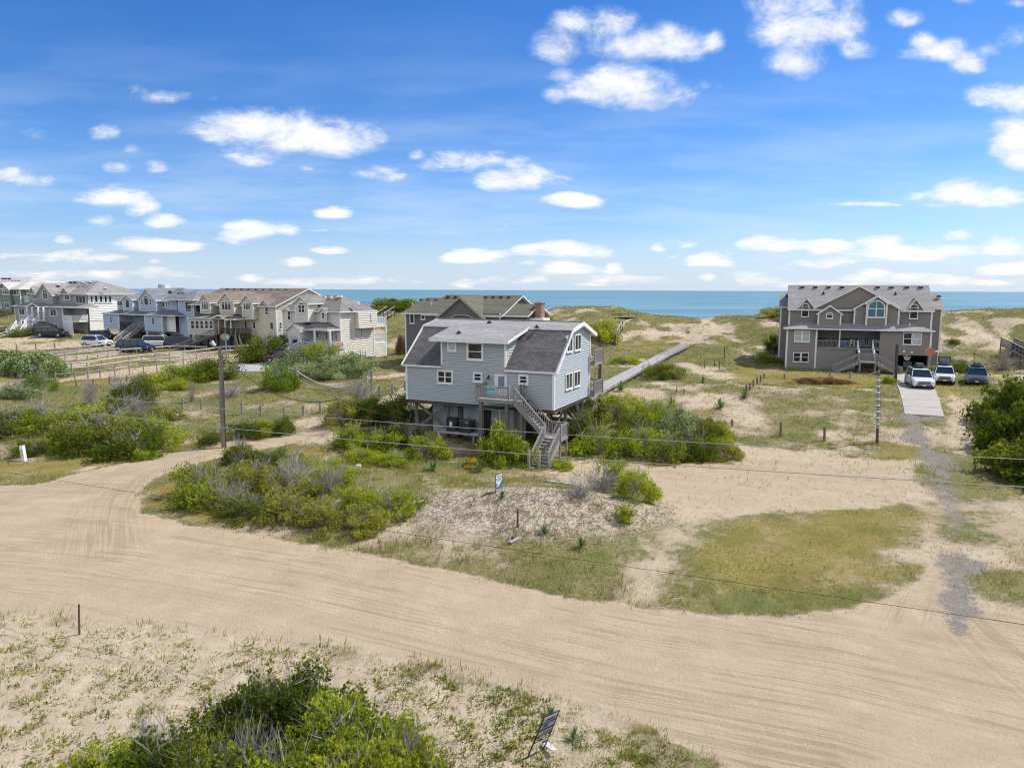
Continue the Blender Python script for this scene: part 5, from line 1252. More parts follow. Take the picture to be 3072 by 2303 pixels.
def grey_house():
    k = K(0, 820, 7.536); k2 = K(200, 840, 7.5375)
    H = House('grey_house', 'grey three-storey house with white stairs, left of the light blue house', 'house', Vector((at(*k(370, 1180), 147).x, 147, 3.1)), R(-30))
    U = lambda x, y, v=0.0: H.F(k(x, y), v)[0]
    Z = lambda x, y, v=0.0: H.F(k(x, y), v)[1]
    S1 = mat('grey_siding', (0.33,0.335,0.345), .7, .05, 1.2); WS = mat('white_siding', (0.78,0.77,0.72), .7, .05); RF = shingle_mat('warm_grey_shingles', (0.27,0.255,0.245), .12); EX = .28
    wall = MB(); rf = MB(); we = Z(1200, 765); V2 = 2.2; D = 13
    u1 = U(1420, 900); uE = H.F(k2(480, 400), V2)[0]; uL = U(660, 560, V2); w2 = Z(1500, 465, V2)
    H.vol(wall, 0, u1, 0, V2, -1, we, S1, 'FLR', WHITE, ex=EX); H.vol(wall, uL, uE, V2, D, -1, w2, S1, 'FLB', ex=EX)
    H.rect(wall, 'R', uE, V2, D, 2.7, w2, WS, ex=.32); H.rect(wall, 'R', uE, V2, D, -1, 2.7, WS, vertical=True)
    H.rect(wall, 'F', V2-.4, u1, uE, -1, we, S1, ex=EX)
    def fg(a, b, v, wf_, wpk, depth, oh=.35):
        c = (a+b)/2; sl = (wpk-wf_)/((b-a)/2)
        rf.slab([(a-oh, v-.35, wf_-sl*oh), (c, v-.35, wpk), (c, v+depth, wpk), (a-oh, v+depth, wf_-sl*oh)], .2, RF, WHITE)
        rf.slab([(b+oh, v-.35, wf_-sl*oh), (b+oh, v+depth, wf_-sl*oh), (c, v+depth, wpk), (c, v-.35, wpk)], .2, RF, WHITE)
        H.siding(wall, 'F', v, [(a, wf_-.03), (b, wf_-.03), (c, wpk-.2)], S1, ex=EX)
    a, b = U(845, 500, 1.2), U(1195, 500, 1.2); H.vol(wall, a, b, 1.2, V2+.1, we-.5, Z(1000, 460, 1.2), S1, 'FLR', ex=EX); fg(a, b, 1.2, Z(1000, 460, 1.2), Z(970, 215, 1.2), 6)
    a, b = U(665, 500, 1.8), U(845, 500, 1.8); H.vol(wall, a, b, 1.8, V2+.1, we-.5, w2, S1, 'FLR', ex=EX); fg(a, b, 1.8, w2, Z(765, 300, 1.8), 4)
    fg(U(1370, 460, V2-.1), U(1590, 460, V2-.1), V2-.1, w2, Z(1475, 305, V2-.1), 4)
    H.part(wall, 'wall')
    H.hip(rf, uL+1, uE, V2, D, w2+.05, H.F(k2(450, 20), (V2+D)/2)[1], RF, oh=.6)
    H.skirt(rf, U(245, 740, -.5), H.F(k2(480, 600), -.5)[0]-.8, -.5, V2, we+.1, Z(1100, 665, V2), RF)
    fg(U(630, 760, -.7), U(900, 760, -.7), -.7, we+.1, Z(770, 665, -.7), 2.5, oh=.1); H.part(rf, 'roof')
    w = lambda face, v, a_, b_, kk=k, **kw: H.winpx(face, v, kk(*a_), kk(*b_), **kw)
    SHU = (.45, mat('pale_shutter', (0.45,0.46,0.48), .7))
    w('F', 0, (440, 785), (575, 940), cols=2, shut=SHU); w('F', 0, (1145, 805), (1290, 968), cols=2, shut=SHU); w('F', 1.8, (757, 470), (850, 590), cols=2); w('F', 1.2, (972, 360), (1092, 592), cols=2, arch=.65, shut=SHU); w('F', V2-.1, (1465, 488), (1595, 608), cols=2, shut=SHU)
    w('F', V2, (212, 345), (445, 532), kk=k2, cols=3)
    w('F', 0, (1165, 1145), (1320, 1260), cols=2); w('F', V2-.4, (1465, 1145), (1550, 1305), fr=.12); w('F', V2-.4, (1440, 810), (1530, 950), trans=.5, name='door')
    vs_ = [H.S(k2(x, 430), uE)[0] for x in (505, 605, 715, 822, 925, 1025)]
    for i in range(5):
        w0_ = H.S(k2(505+i*104, 515), uE)[1]; w1_ = H.S(k2(505+i*104, 345), uE)[1]; H.window('R', uE, vs_[i]+.1, vs_[i+1]-.1, w0_, w1_, fr=.13)
    dz = Z(900, 1045, -.2)
    mb = MB(); p0, p1 = U(610, 1000), U(1040, 1000); mb.box((p0, -1.4, dz-.3), (p1, 0, dz), WHITE); H.part(mb, 'porch_floor')
    for x in (620, 735, 868, 988): mb = MB(); u_ = U(x, 900, -1.2); mb.box((u_-.13, -1.33, dz), (u_+.13, -1.07, we), WHITE); H.part(mb, 'column')
    mb = MB(); H.rail(mb, (U(868, 900, -1.2), -1.3, dz), (p1, -1.3, dz), WHITE, sp=.2); H.rail(mb, (p0, -1.3, dz), (U(735, 900, -1.2), -1.3, dz), WHITE, sp=.2); H.part(mb, 'railing')
    mz = dz*.45; mu = U(640, 1100, -3)
    H.stair((U(800, 1000, -1.2), -1.4, dz), (mu+.4, -3.2, mz+.5), 1.5, WHITE, sp=.25, tread=CONC); mb = MB(); mb.box((mu-1.9, -4.4, mz+.3), (mu+.6, -3.0, mz+.5), WHITE); H.part(mb, 'landing')
    H.stair((mu+.1, -4.3, mz+.5), (mu+2.4, -6.6, 0.1), 1.6, WHITE, sp=.25, tread=CONC); H.stair((mu-1.8, -3.9, mz+.5), (mu-4.2, -4.6, 0.1), 1.2, WHITE, sp=.2)
    # side balcony and white board screen
    bz = Z(1500, 1060, -1.0); bu = U(1410, 1000, -1.0); mb = MB(); mb.box((bu, -1.0, bz-.35), (uE+.1, V2-.4, bz), WHITE); H.part(mb, 'balcony')
    mb = MB(); H.rail(mb, (bu, -1.0, bz), (uE+.1, -1.0, bz), WHITE, sp=.14, bw=.08); H.rail(mb, (uE+.1, -1.0, bz), (uE+.1, V2-.4, bz), WHITE, sp=.14, bw=.08); H.part(mb, 'railing')
    mb = MB()
    for i in range(20): u_ = uE-3.2+i*.17; mb.box((u_, -1.1, -1), (u_+.13, -1.04, bz-.35), WHITE)
    H.part(mb, 'board_screen')
    for x, y in ((1140, 252), (1325, 255), (1600, 328)): v_ = 3.4; H.vent(U(x, y, v_), v_, Z(x, y+8, v_), sz=.45)
    for x, y in ((90,45),(185,40),(355,48),(530,42),(290,145),(400,138),(600,145),(870,182),(95,180)): v_ = 5.2; H.vent(H.F(k2(x, y), v_)[0], v_, H.F(k2(x, y+8), v_)[1], sz=.45, m=None if x in (355, 530, 600, 870, 95) else DARKWOOD)
    return H
grey_house()

def green_house():
    k = K(0, 820, 7.536)
    H = House('green_house', 'sage green three-storey house with pale roof at the left edge of the photo', 'house', Vector((at(*k(470, 1180), 170).x, 170, 3.4)), R(-28))
    U = lambda x, y, v=0.0: H.F(k(x, y), v)[0]
    Z = lambda x, y, v=0.0: H.F(k(x, y), v)[1]
    S1 = mat('sage_siding', (0.20,0.25,0.21), .7, .05, 1.2); RF = shingle_mat('pale_shingles', (0.5,0.48,0.46), .08); wall = MB(); rf = MB()
    we = Z(350, 350); b = Z(200, 925); D = 14
    H.vol(wall, -26, U(470, 600), 0, D, b, we, S1, 'FRLB', WHITE, ex=.3); wall.box((-26, 1, -2), (U(350, 1000), D, b), DARKWOOD)
    wall.box((U(290, 800), -.1, b), (U(350, 800), .05, Z(320, 650)), DARKWOOD)
    e0 = U(470, 600); H.rect(wall, 'F', .6, e0, e0+3.4, Z(560, 660, .6), Z(560, 500, .6), mat('pale_sage', (0.5,0.54,0.48), .7), ex=.3)
    mb = MB()
    for i in range(3): mb.box((e0+i*1.6, 1.4, Z(560, 490, .6)), (e0+i*1.6+.15, 1.5, we), WHITE)
    H.part(mb, 'porch_post')
    H.hip(rf, -26, e0+.2, 0, D, we, Z(400, 97, D/2), RF, oh=.7); H.hip(rf, e0-3, U(1050, 300, 4), 2.5, D-1, Z(600, 350, 2.5), Z(880, 172, D/2), RF, oh=.6)
    c0, c1 = U(-60, 320, -.6), U(225, 340, -.6); t_ = Z(100, 345, -.6); c = (c0+c1)/2
    H.vol(wall, c0, c1, -.6, .1, b, t_, S1, 'FLR', ex=.3); pk = Z(80, 205, -.6)
    rf.slab([(c0-.3, -1, t_-.2), (c, -1, pk), (c, 5, pk), (c0-.3, 5, t_-.2)], .2, RF, WHITE); rf.slab([(c1+.3, -1, t_-.2), (c1+.3, 5, t_-.2), (c, 5, pk), (c, -1, pk)], .2, RF, WHITE); H.siding(wall, 'F', -.6, [(c0, t_), (c1, t_), (c, pk-.2)], S1, ex=.3)
    H.part(wall, 'wall'); H.part(rf, 'roof')
    w = lambda v, a_, b_, **kw: H.winpx('F', v, k(*a_), k(*b_), **kw)
    w(-.6, (55, 300), (225, 482), cols=3, arch=.9, fr=.16); w(0, (262, 365), (445, 500), cols=3, fr=.16); w(0, (112, 650), (232, 792), cols=2, fr=.14) if False else w(-.6, (112, 650), (225, 792), cols=2, fr=.14); w(-.6, (-10, 645), (48, 785), cols=2, fr=.14)
    for x, y in ((65, 110), (135, 110), (215, 110), (300, 168), (375, 165), (445, 165)): v_ = 4.8; H.vent(U(x, y, v_), v_, Z(x, y+6, v_), m=DARKWOOD, sz=.5)
    return H
green_house()

def olive_roof_house():
    k = K(1180, 870, 4.608)
    H = House('dark_taupe_house', 'dark taupe house with olive-brown roof partly hidden behind the gambrel cottage', 'house', Vector((at(*k(178, 700), 92).x, 92, 2.3)), R(-26))
    U = lambda x, y, v=0.0: H.F(k(x, y), v)[0]
    Z = lambda x, y, v=0.0: H.F(k(x, y), v)[1]
    S1 = mat('dark_taupe_siding', (0.15,0.138,0.128), .7, .06, 1.2); RF = shingle_mat('olive_shingles', (0.135,0.13,0.098), .12); wall = MB(); rf = MB(); EX = .22
    D = 11; we = Z(400, 302); a1 = U(645, 310); 
    H.vol(wall, 0, U(1475, 335), 0, D, -.3, we, S1, 'FRLB', WHITE, ex=EX)
    u1 = U(1475, 335)
    H.gable(rf, wall, 0, a1+1, 0, D, we, Z(500, 104, D/2), 'u', RF, S1, oh=.5, ov=.4, ends=(1, 0), ex=EX)
    H.gable(rf, wall, a1-2, u1, 0, D, we-.1, Z(1300, 70, D/2), 'u', RF, S1, oh=.45, ov=.5, ex=EX)
    g0, g1 = U(618, 345, -.6), U(1262, 365, -.6); t_ = Z(940, 372, -.6); pk = Z(937, 82, -.6); c = (g0+g1)/2
    for s_ in (0, 1):
        e = g0-.4 if s_ == 0 else g1+.4; lo = t_-.4*(pk-t_)/((g1-g0)/2)
        rf.slab([(e, -1, lo), (c, -1, pk), (c, D/2, pk), (e, D/2, lo)], .3, RF, mat('taupe_trim', (0.33,0.30,0.28), .6))
    H.siding(wall, 'F', -.6, [(g0, t_), (g1, t_), (c, pk-.3)], S1, ex=EX); H.vol(wall, g0, g1, -.6, .2, 0, t_, S1, 'FLR', ex=EX)
    # right-hand lower wing
    r0, r1 = u1-1, U(1840, 345, .5); wl = Z(1650, 330, .5); H.vol(wall, r0, r1, .5, 6.5, -.3, wl, S1, 'FRB', ex=EX); H.gable(rf, wall, r0, r1, .5, 6.5, wl, Z(1700, 190, 3.5), 'u', RF, WS2, oh=.45, ov=.45, ends=(0, 1), ex=EX)
    H.part(wall, 'wall'); H.part(rf, 'roof')
    w = lambda v, a_, b_, **kw: H.winpx('F', v, k(*a_), k(*b_), **kw)
    w(0, (232, 327), (297, 465), fr=.1); w(0, (386, 332), (447, 410), fr=.1)
    x0, x1 = U(790, 360, -.6), U(1110, 365, -.6); H.window('F', -.6, x0, x1, Z(950, 420, -.6), Z(950, 335, -.6), cols=4, arch=.5, fr=.16, m=mat('taupe_trim', (0.33,0.30,0.28), .6))
    mb = MB(); cu = r1+.3; BR = mat('chimney_brick', (0.27,0.17,0.14), .9, .25, 6); mb.box((cu, 2.2, wl-1), (cu+.9, 3.2, Z(1905, 185, 2.2)), BR); mb.box((cu-.08, 2.12, Z(1905, 185, 2.2)), (cu+.98, 3.28, Z(1905, 175, 2.2)), BR)
    for i in (0, 1): mb.tube([(cu+.25+.4*i, 2.7, Z(1905, 185, 2.2)), (cu+.25+.4*i, 2.7, Z(1905, 160, 2.2))], .12, METAL, 8)
    H.part(mb, 'chimney'); mb = MB(); mb.box((cu-.8, 1.2, wl-2.6), (cu+1.6, 3.2, wl-.5), WHITE); H.part(mb, 'chimney_box')
    for x, y in ((392,130),(490,131),(596,133),(763,88),(866,90)): v_ = D/2-.9; H.vent(U(x, y, v_), v_, Z(x, y+8, v_), m=DARKWOOD, sz=.42)
    for x, y in ((1286,97),(1387,97),(1497,97),(1602,97)): v_ = D/2-.7; H.vent(U(x, y, v_), v_, Z(x, y+8, v_), m=DARKWOOD, sz=.42)
    for x, y in ((527, 205), (1310, 280), (270, 213)): v_ = 2.4; mb = MB(); u_ = U(x, y, v_); w_ = Z(x, y+12, v_); mb.tube([(u_, v_, w_-.2), (u_, v_, w_+.45)], .07, WHITE, 6); H.part(mb, 'vent_pipe')
WS2 = mat('pale_taupe_siding', (0.42,0.38,0.36), .7, .05)
olive_roof_house()
# ------------------------------------------------------------------ foliage
def leaf_mat(name, stops, tr=0.42, hue=0.0):
    t = NT(name); f = t.attr('rnd').outputs['Fac']; oi = t.n('ShaderNodeObjectInfo').outputs['Random']
    big = t.noise(0.9, 3, .6)
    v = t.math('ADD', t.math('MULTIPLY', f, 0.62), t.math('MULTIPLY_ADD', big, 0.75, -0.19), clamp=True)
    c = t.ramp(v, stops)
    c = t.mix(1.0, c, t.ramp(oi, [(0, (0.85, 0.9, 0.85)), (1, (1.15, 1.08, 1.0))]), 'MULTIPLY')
    t.t.nodes.remove(t.p); d = t.n('ShaderNodeBsdfDiffuse'); tl = t.n('ShaderNodeBsdfTranslucent'); mx = t.n('ShaderNodeMixShader')
    t.l(c, d.inputs[0]); c = t.mix(1.0, c, (1.16, 1.15, 1.1), 'MULTIPLY'); t.l(c, d.inputs[0]); c2 = t.mix(1.0, c, (1.25, 1.3, 0.5), 'MULTIPLY'); t.l(c2, tl.inputs[0]); mx.inputs[0].default_value = tr
    t.l(d.outputs[0], mx.inputs[1]); t.l(tl.outputs[0], mx.inputs[2]); t.l(mx.outputs[0], t.out.inputs[0]); return t.m
LM = dict(
 bright=leaf_mat('leaves_bright', [(0.0, (0.057,0.090,0.013)), (0.4, (0.189,0.248,0.027)), (0.75, (0.395,0.413,0.049)), (1.0, (0.692,0.578,0.108))]),
 dark=leaf_mat('leaves_dark', [(0.0, (0.029,0.052,0.011)), (0.45, (0.090,0.131,0.022)), (0.8, (0.215,0.235,0.038)), (1.0, (0.428,0.372,0.076))]),
 olive=leaf_mat('leaves_olive', [(0.0, (0.05,0.07,0.018)), (0.4, (0.17,0.195,0.04)), (0.75, (0.34,0.33,0.08)), (1.0, (0.52,0.42,0.13))]),
 silver=leaf_mat('leaves_silver', [(0.0, (0.054,0.074,0.041)), (0.45, (0.176,0.230,0.108)), (0.8, (0.378,0.446,0.257)), (1.0, (0.648,0.700,0.486))], tr=.2),
 pine=leaf_mat('needles', [(0.0, (0.033,0.062,0.013)), (0.45, (0.099,0.172,0.022)), (0.8, (0.248,0.330,0.038)), (1.0, (0.461,0.496,0.076))]),
 brown=leaf_mat('dry_scrub', [(0.0, (0.05,0.03,0.02)), (0.5, (0.15,0.085,0.055)), (1.0, (0.28,0.18,0.11))], tr=.1),
 yucca=leaf_mat('yucca_blades', [(0.0, (0.03,0.07,0.04)), (0.5, (0.09,0.17,0.08)), (1.0, (0.22,0.31,0.14))], tr=.15),
 flower=leaf_mat('yellow_bloom', [(0.0, (0.16,0.17,0.03)), (1.0, (0.6,0.42,0.06))]))
TWIG = mat('grey_twigs', (0.30,0.27,0.25), .9, .25, 4)
BARK = mat('bark', (0.15,0.12,0.095), .9, .3, 5)

def quads(C, A, Bv, L, Wd):             # leaf = pointed quad centred on C, long axis A, cross axis B
    a = A*L[:, None]*.5; b = Bv*Wd[:, None]*.5
    V = np.stack([C-a, C+b, C+a, C-b], 1).reshape(-1, 3); n = len(C); Q = np.arange(n*4).reshape(n, 4); return V, Q
def unit(v): return v/np.maximum(np.linalg.norm(v, axis=1, keepdims=True), 1e-9)
_fol = {}
def foliage_mesh(kind, var, n=9000, leaf=0.055, flat=1.0):
    key = (kind, var, n)
    if key in _fol: return _fol[key]
    r = np.random.default_rng(hash((var, n)) % 1000+len(kind)*7)
    K_ = 34 if kind != 'sprig' else 46
    d = unit(r.normal(size=(K_, 3))); d[:, 2] = np.abs(d[:, 2])*0.95; rad = 0.45+0.5*r.random(K_)
    ph = r.random(3)*6; lob = 1+0.22*np.sin(3*np.arctan2(d[:, 1], d[:, 0])+ph[0])+0.12*np.sin(5*np.arctan2(d[:, 1], d[:, 0])+ph[1])
    cc = d*rad[:, None]*np.stack([lob, lob, 0.75+0.3*r.random(K_)], 1); cc[:, 2] += 0.03
    cr = 0.17+0.17*r.random(K_)
    k = r.integers(0, K_, n); off = unit(r.normal(size=(n, 3)))*(r.random(n)**0.4)[:, None]
    C = cc[k]+off*cr[k][:, None]*np.array([1, 1, .8]); C[:, 2] = np.maximum(C[:, 2], 0.0)+r.random(n)*.02
    keep = np.linalg.norm(C*np.array([1, 1, 1.0]), axis=1) > 0.28; C = C[keep]; k = k[keep]; off = off[keep]; n = len(C)
    if kind == 'sprig':                 # leaves in small whorls on shoot tips
        m = n//7; tip = C[:m]; C = np.repeat(tip, 7, 0); out = unit(np.repeat(off[:m]+np.array([0, 0, .5]), 7, 0)); kk = np.repeat(k[:m], 7)
        A = unit(out*0.8+r.normal(size=(m*7, 3))*.65); C = C+A*leaf*.6; n = len(C); k = kk
        rn = np.repeat(r.random(m), 7)*.7+r.random(n)*.3
    elif kind == 'needle':
        A = unit(off*0.6+np.array([0, 0, .9])+r.normal(size=(n, 3))*.35); rn = r.random(n)
    else:
        A = unit(off+r.normal(size=(n, 3))*.8+np.array([0, 0, .15])); rn = r.random(n)
    Bv = unit(np.cross(A, r.normal(size=(n, 3))))
    L = leaf*(.7+.7*r.random(n)); Wd = L*(.5 if kind != 'needle' else .16)
    if kind == 'needle': L = L*1.5
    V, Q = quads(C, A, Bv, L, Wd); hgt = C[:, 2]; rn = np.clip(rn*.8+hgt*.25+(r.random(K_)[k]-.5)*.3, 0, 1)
    me = fast_mesh('foliage', V, Q, [LM['bright']], {'rnd': rn}); _fol[key] = (me, cc); return _fol[key]
_tw = {}
def twig_mesh(var, n=26, fine=5, spread=1.0, m=None, top=1.08):
    key = (var, n, fine, spread)
    if key in _tw: return _tw[key]
    r = np.random.default_rng(var+50); mb = MB(); m = m or TWIG
    for i in range(n):
        a = r.random()*6.283; tilt = spread*(.15+.85*r.random()); d = Vector((math.cos(a)*tilt, math.sin(a)*tilt, .55+.6*r.random())).normalized()
        ln = top*(.65+.4*r.random()); p = Vector((r.normal()*.04, r.normal()*.04, -.03)); pts = [p]; dd = d.copy()
        for s_ in range(4):
            dd = (dd+Vector((r.normal(), r.normal(), r.normal()))*.18).normalized(); p = p+dd*ln/4; pts.append(p.copy())
        mb.tube(pts, [.017, .013, .009, .006, .003], m, 4, cap=False)
        for f_ in range(fine):
            s_ = 1+r.integers(0, 3); q = pts[s_]; e = (dd+Vector((r.normal(), r.normal(), r.normal()))*.6).normalized()
            q2 = q+e*ln*.3; q3 = q2+(e+Vector((r.normal(), r.normal(), .3))*.4).normalized()*ln*.18
            mb.tube([q, q2, q3], [.006, .004, .002], m, 3, cap=False)
    o = mb.build('branches'); me = o.data; bpy.data.objects.remove(o); _tw[key] = me; return me
SHR = []
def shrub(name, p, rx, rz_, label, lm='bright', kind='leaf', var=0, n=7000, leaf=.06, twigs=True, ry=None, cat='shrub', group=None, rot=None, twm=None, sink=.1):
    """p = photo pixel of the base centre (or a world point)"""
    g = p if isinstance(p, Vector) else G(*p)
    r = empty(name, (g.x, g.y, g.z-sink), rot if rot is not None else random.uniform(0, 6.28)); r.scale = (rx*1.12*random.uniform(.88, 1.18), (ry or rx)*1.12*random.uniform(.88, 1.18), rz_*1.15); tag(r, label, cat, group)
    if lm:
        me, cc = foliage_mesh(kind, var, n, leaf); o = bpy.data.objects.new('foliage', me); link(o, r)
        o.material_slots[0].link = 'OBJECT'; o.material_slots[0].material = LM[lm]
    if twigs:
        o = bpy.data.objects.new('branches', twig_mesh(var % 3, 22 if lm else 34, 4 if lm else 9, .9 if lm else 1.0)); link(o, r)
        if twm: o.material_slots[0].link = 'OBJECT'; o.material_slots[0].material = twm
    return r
S = shrub
# --- the thicket between track and road, left of centre (photo pixels of each base, half width in m, height in m)
FRONT = [
 ('bushy dark green shrub at the left tip of the roadside thicket', 625,1478,2.0,1.9,'olive','leaf',0),
 ('round bright green shrub nearest the track bend, front left of the thicket', 640,1512,1.8,1.7,'bright','sprig',1),
 ('dark upright shrub just right of the utility pole foot', 715,1392,1.5,1.4,'dark','leaf',2),
 ('dark green shrub at the back of the thicket nearest the two track ruts', 820,1395,1.9,1.2,'dark','leaf',3),
 ('mid green shrub behind the dead grey twigs in the thicket', 915,1410,1.8,1.0,'bright','leaf',0),
 ('yellow-green shrub in the heart of the thicket below the utility pole', 760,1462,1.9,1.8,'olive','sprig',1),
 ('light green shrub at the back right of the thicket, towards the house', 985,1425,1.6,.95,'bright','leaf',2),
 ('low dark shrub at the road edge, left part of the thicket', 740,1545,1.5,1.2,'dark','leaf',3),
 ('yellowing shrub at the road edge in the middle of the thicket', 860,1560,1.7,1.5,'olive','sprig',0),
 ('grey-green brushy shrub with dry stems mid thicket', 905,1490,2.0,1.6,'olive','leaf',1),
 ('bright lime shrub above the bare sand mound side of the thicket', 1020,1470,1.6,1.5,'bright','sprig',2),
 ('low olive shrub at the road edge, right of the yellowing one', 975,1575,1.7,1.4,'olive','leaf',3),
 ('tall lime green shrub right of centre in the thicket', 1075,1525,1.5,1.6,'bright','leaf',0),
 ('bright green rounded shrub at the right end of the thicket by the mound', 1170,1545,1.7,1.5,'bright','sprig',1),
 ('small green shrub at the lower right end of the thicket', 1090,1582,1.4,1.1,'olive','leaf',2),
]
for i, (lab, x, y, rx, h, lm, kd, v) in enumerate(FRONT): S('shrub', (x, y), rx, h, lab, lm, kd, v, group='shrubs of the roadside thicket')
for lab, x, y, r_, h in (('tall bare grey twiggy bush standing in the middle of the roadside thicket', 870,1470,1.7,2.2), ('pale dead twigs in the left front of the roadside thicket', 700,1530,1.1,1.6), ('dead grey brush right of centre in the roadside thicket', 985,1500,1.4,1.9), ('thin bleached bush behind the thicket by the track', 722,1372,.8,1.7)):
    S('dead_shrub', (x, y), r_, h, lab, None, var=x % 3, cat='dead shrub')
# --- left field
LEFT = [
 ('large dark shrub, left one of the big clump in the left field', 285,1350,2.6,2.6,'dark','leaf',0),
 ('large olive shrub crowning the big clump in the left field', 350,1340,2.9,3.0,'olive','leaf',1),
 ('dark shaded shrub at the front of the big clump in the left field', 395,1368,2.2,2.0,'dark','sprig',2),
 ('bright green shrub at the right end of the big clump in the left field', 460,1342,2.0,2.3,'bright','leaf',3),
 ('small bright shrub front right of the big clump', 420,1375,1.2,1.0,'bright','leaf',0),
 ('mid green shrub behind the big clump in the left field', 300,1268,2.7,1.9,'bright','leaf',2),
 ('dark green shrub behind the big clump, right side', 385,1262,2.8,2.3,'dark','leaf',3),
 ('yellow-green shrub between the two left-field clumps', 455,1268,2.3,1.7,'olive','leaf',1),
 ('dark shrub half dead with grey side, beyond the left-field clump', 415,1192,2.2,2.4,'dark','leaf',0),
 ('dark shrub at the left edge of the photo above the roadside verge', 20,1305,2.7,2.4,'dark','leaf',1),
 ('bright green shrub at the left edge behind the dark one', 110,1285,2.4,1.7,'bright','leaf',2),
 ('olive shrub left of the big clump, above the verge', 190,1288,2.4,1.6,'olive','leaf',3),
 ('small dark cone-shaped shrub left of the big clump', 165,1322,1.0,1.3,'dark','leaf',0),
 ('dark shrub right behind the white marker post', 92,1366,1.1,1.4,'dark','leaf',1),
 ('low green shrub beside the white marker post on its right', 135,1352,1.2,.9,'bright','leaf',2),
 ('small pine-like shrub by the left end of the rail fence', 122,1170,1.8,2.3,'pine','needle',0),
 ('grey-green bush left of the pine-like shrub by the fence', 60,1190,2.3,1.4,'silver','leaf',1),
 ('flat green shrub at the near end of the driveway rail fence', 560,1140,3.2,1.9,'bright','leaf',3),
 ('rounded green shrub beside the utility pole beyond the field', 630,1136,2.8,2.6,'dark','leaf',1),
 ('small green shrub standing alone in the dry field left of the utility pole', 538,1164,1.7,1.0,'bright','leaf',2),
 ('dark weeping shrub behind the rope fence in the centre left', 745,1305,1.6,1.5,'dark','leaf',0),
 ('green shrub behind the rope fence, right of the weeping one', 815,1300,1.7,1.3,'bright','leaf',1),
 ('dark shrub below the rope fence post left of the path', 855,1300,1.1,1.5,'dark','leaf',2),
 ('low green shrub right of the utility pole, below the rope fence', 640,1330,1.3,1.2,'dark','sprig',3),
]
for (lab, x, y, rx, h, lm, kd, v) in LEFT: S('shrub', (x, y), rx, h, lab, lm, kd, v, group='shrubs of the left field')
for lab, x, y, r_, h in (('bare grey bush with upright stems behind the big left-field clump', 268,1215,1.2,2.4), ('bare bleached bush to the left of the half dead shrub', 368,1192,1.9,2.3), ('grey leafless haze of twigs at the left edge above the verge', 110,1262,2.6,1.8), ('black dead snag standing in the dry field', 576,1205,.5,2.2),
                         ('big leafless bush beside the right volleyball post', 1085,1205,1.7,2.2), ('dead driftwood bush right of the utility pole', 690,1190,1.8,1.6), ('grey twigs poking from the top of the big left-field clump', 400,1290,1.9,2.9), ('pale dead bush beside the rail fence far left', 35,1182,1.8,1.5)):
    S('dead_shrub', (x, y), r_, h, lab, None, var=x % 3, cat='dead shrub')
# --- round the main house
HOUSE = [
 ('dark green shrub against the left pilings of the gambrel house', 1180,1262,2.0,2.6,'dark','leaf',0),
 ('dark shrub at the left rear of the gambrel house', 1105,1262,2.3,2.5,'dark','leaf',1),
 ('brownish-green shrub at the path end left of the gambrel house', 1030,1275,1.9,2.2,'olive','leaf',2),
 ('bright green shrub front left of the gambrel house', 1062,1338,1.9,1.9,'bright','sprig',3),
 ('lime green shrub below the left corner of the gambrel house', 1140,1352,1.8,1.7,'bright','leaf',0),
 ('dark broad-leaved shrub left of the cooling units', 1205,1345,1.7,2.1,'dark','leaf',1),
 ('rounded bright shrub in front of the cooling unit platform', 1275,1372,1.5,1.7,'bright','leaf',2),
 ('low yellow-green shrub at the foot of the left house shrubs', 1080,1385,1.6,1.0,'bright','leaf',3),
 ('low leafy shrub by the yuccas left of the stairs', 1180,1393,1.6,1.0,'bright','leaf',1),
]
RIGHTH = [
 ('tall green shrub touching the right pilings of the gambrel house', 1740,1318,1.8,2.6,'dark','leaf',0),
 ('bright green shrub right of the stair landing', 1800,1360,2.0,2.2,'bright','sprig',1),
 ('mid green shrub at the back left of the right-hand thicket', 1850,1262,2.3,2.4,'bright','leaf',2),
 ('dark shrub deep in the right-hand thicket', 1905,1330,2.2,2.7,'dark','leaf',3),
 ('bright leafy shrub at the back of the right-hand thicket', 1960,1258,2.1,1.9,'bright','leaf',0),
 ('yellow-green shrub front centre of the right-hand thicket', 1925,1368,1.7,2.4,'bright','leaf',1),
 ('glossy broad-leaved shrub in the middle of the right-hand thicket', 2035,1318,2.0,2.6,'silver','leaf',2),
 ('golden green shrub at the front of the right-hand thicket', 2000,1380,1.5,2.0,'olive','sprig',3),
 ('dark green shrub right of the glossy one', 2105,1322,1.8,2.2,'dark','leaf',1),
 ('olive shrub at the front right of the right-hand thicket', 2085,1378,1.5,2.1,'dark','leaf',0),
 ('green shrub at the far right end of the right-hand thicket', 2162,1325,1.5,1.8,'bright','leaf',3),
 ('low green shrub at the lower right end of the thicket by the sand lot', 2165,1375,1.2,1.5,'olive','leaf',2),
 ('dark green shrub behind the rear posts of the gambrel house', 1745,1235,1.6,1.6,'dark','leaf',3),
 ('low bright shrub at the sand path foot right of the stairs', 1680,1405,.9,.7,'bright','leaf',2),
]
for (lab, x, y, rx, h, lm, kd, v) in HOUSE: S('shrub', (x, y), rx, h, lab, lm, kd, v, group='shrubs round the left of the gambrel house')
for (lab, x, y, rx, h, lm, kd, v) in RIGHTH: S('shrub', (x, y), rx, h, lab, lm, kd, v, group='shrubs of the thicket right of the gambrel house')
S('shrub', (1900, 1500), 1.15, 1.7, 'leafy green bush at the right end of the mound beside the sand lot', 'bright', 'leaf', 2)
S('shrub', (1840, 1470), 1.2, 1.9, 'upright green bush left behind the one at the mound end', 'bright', 'sprig', 0)
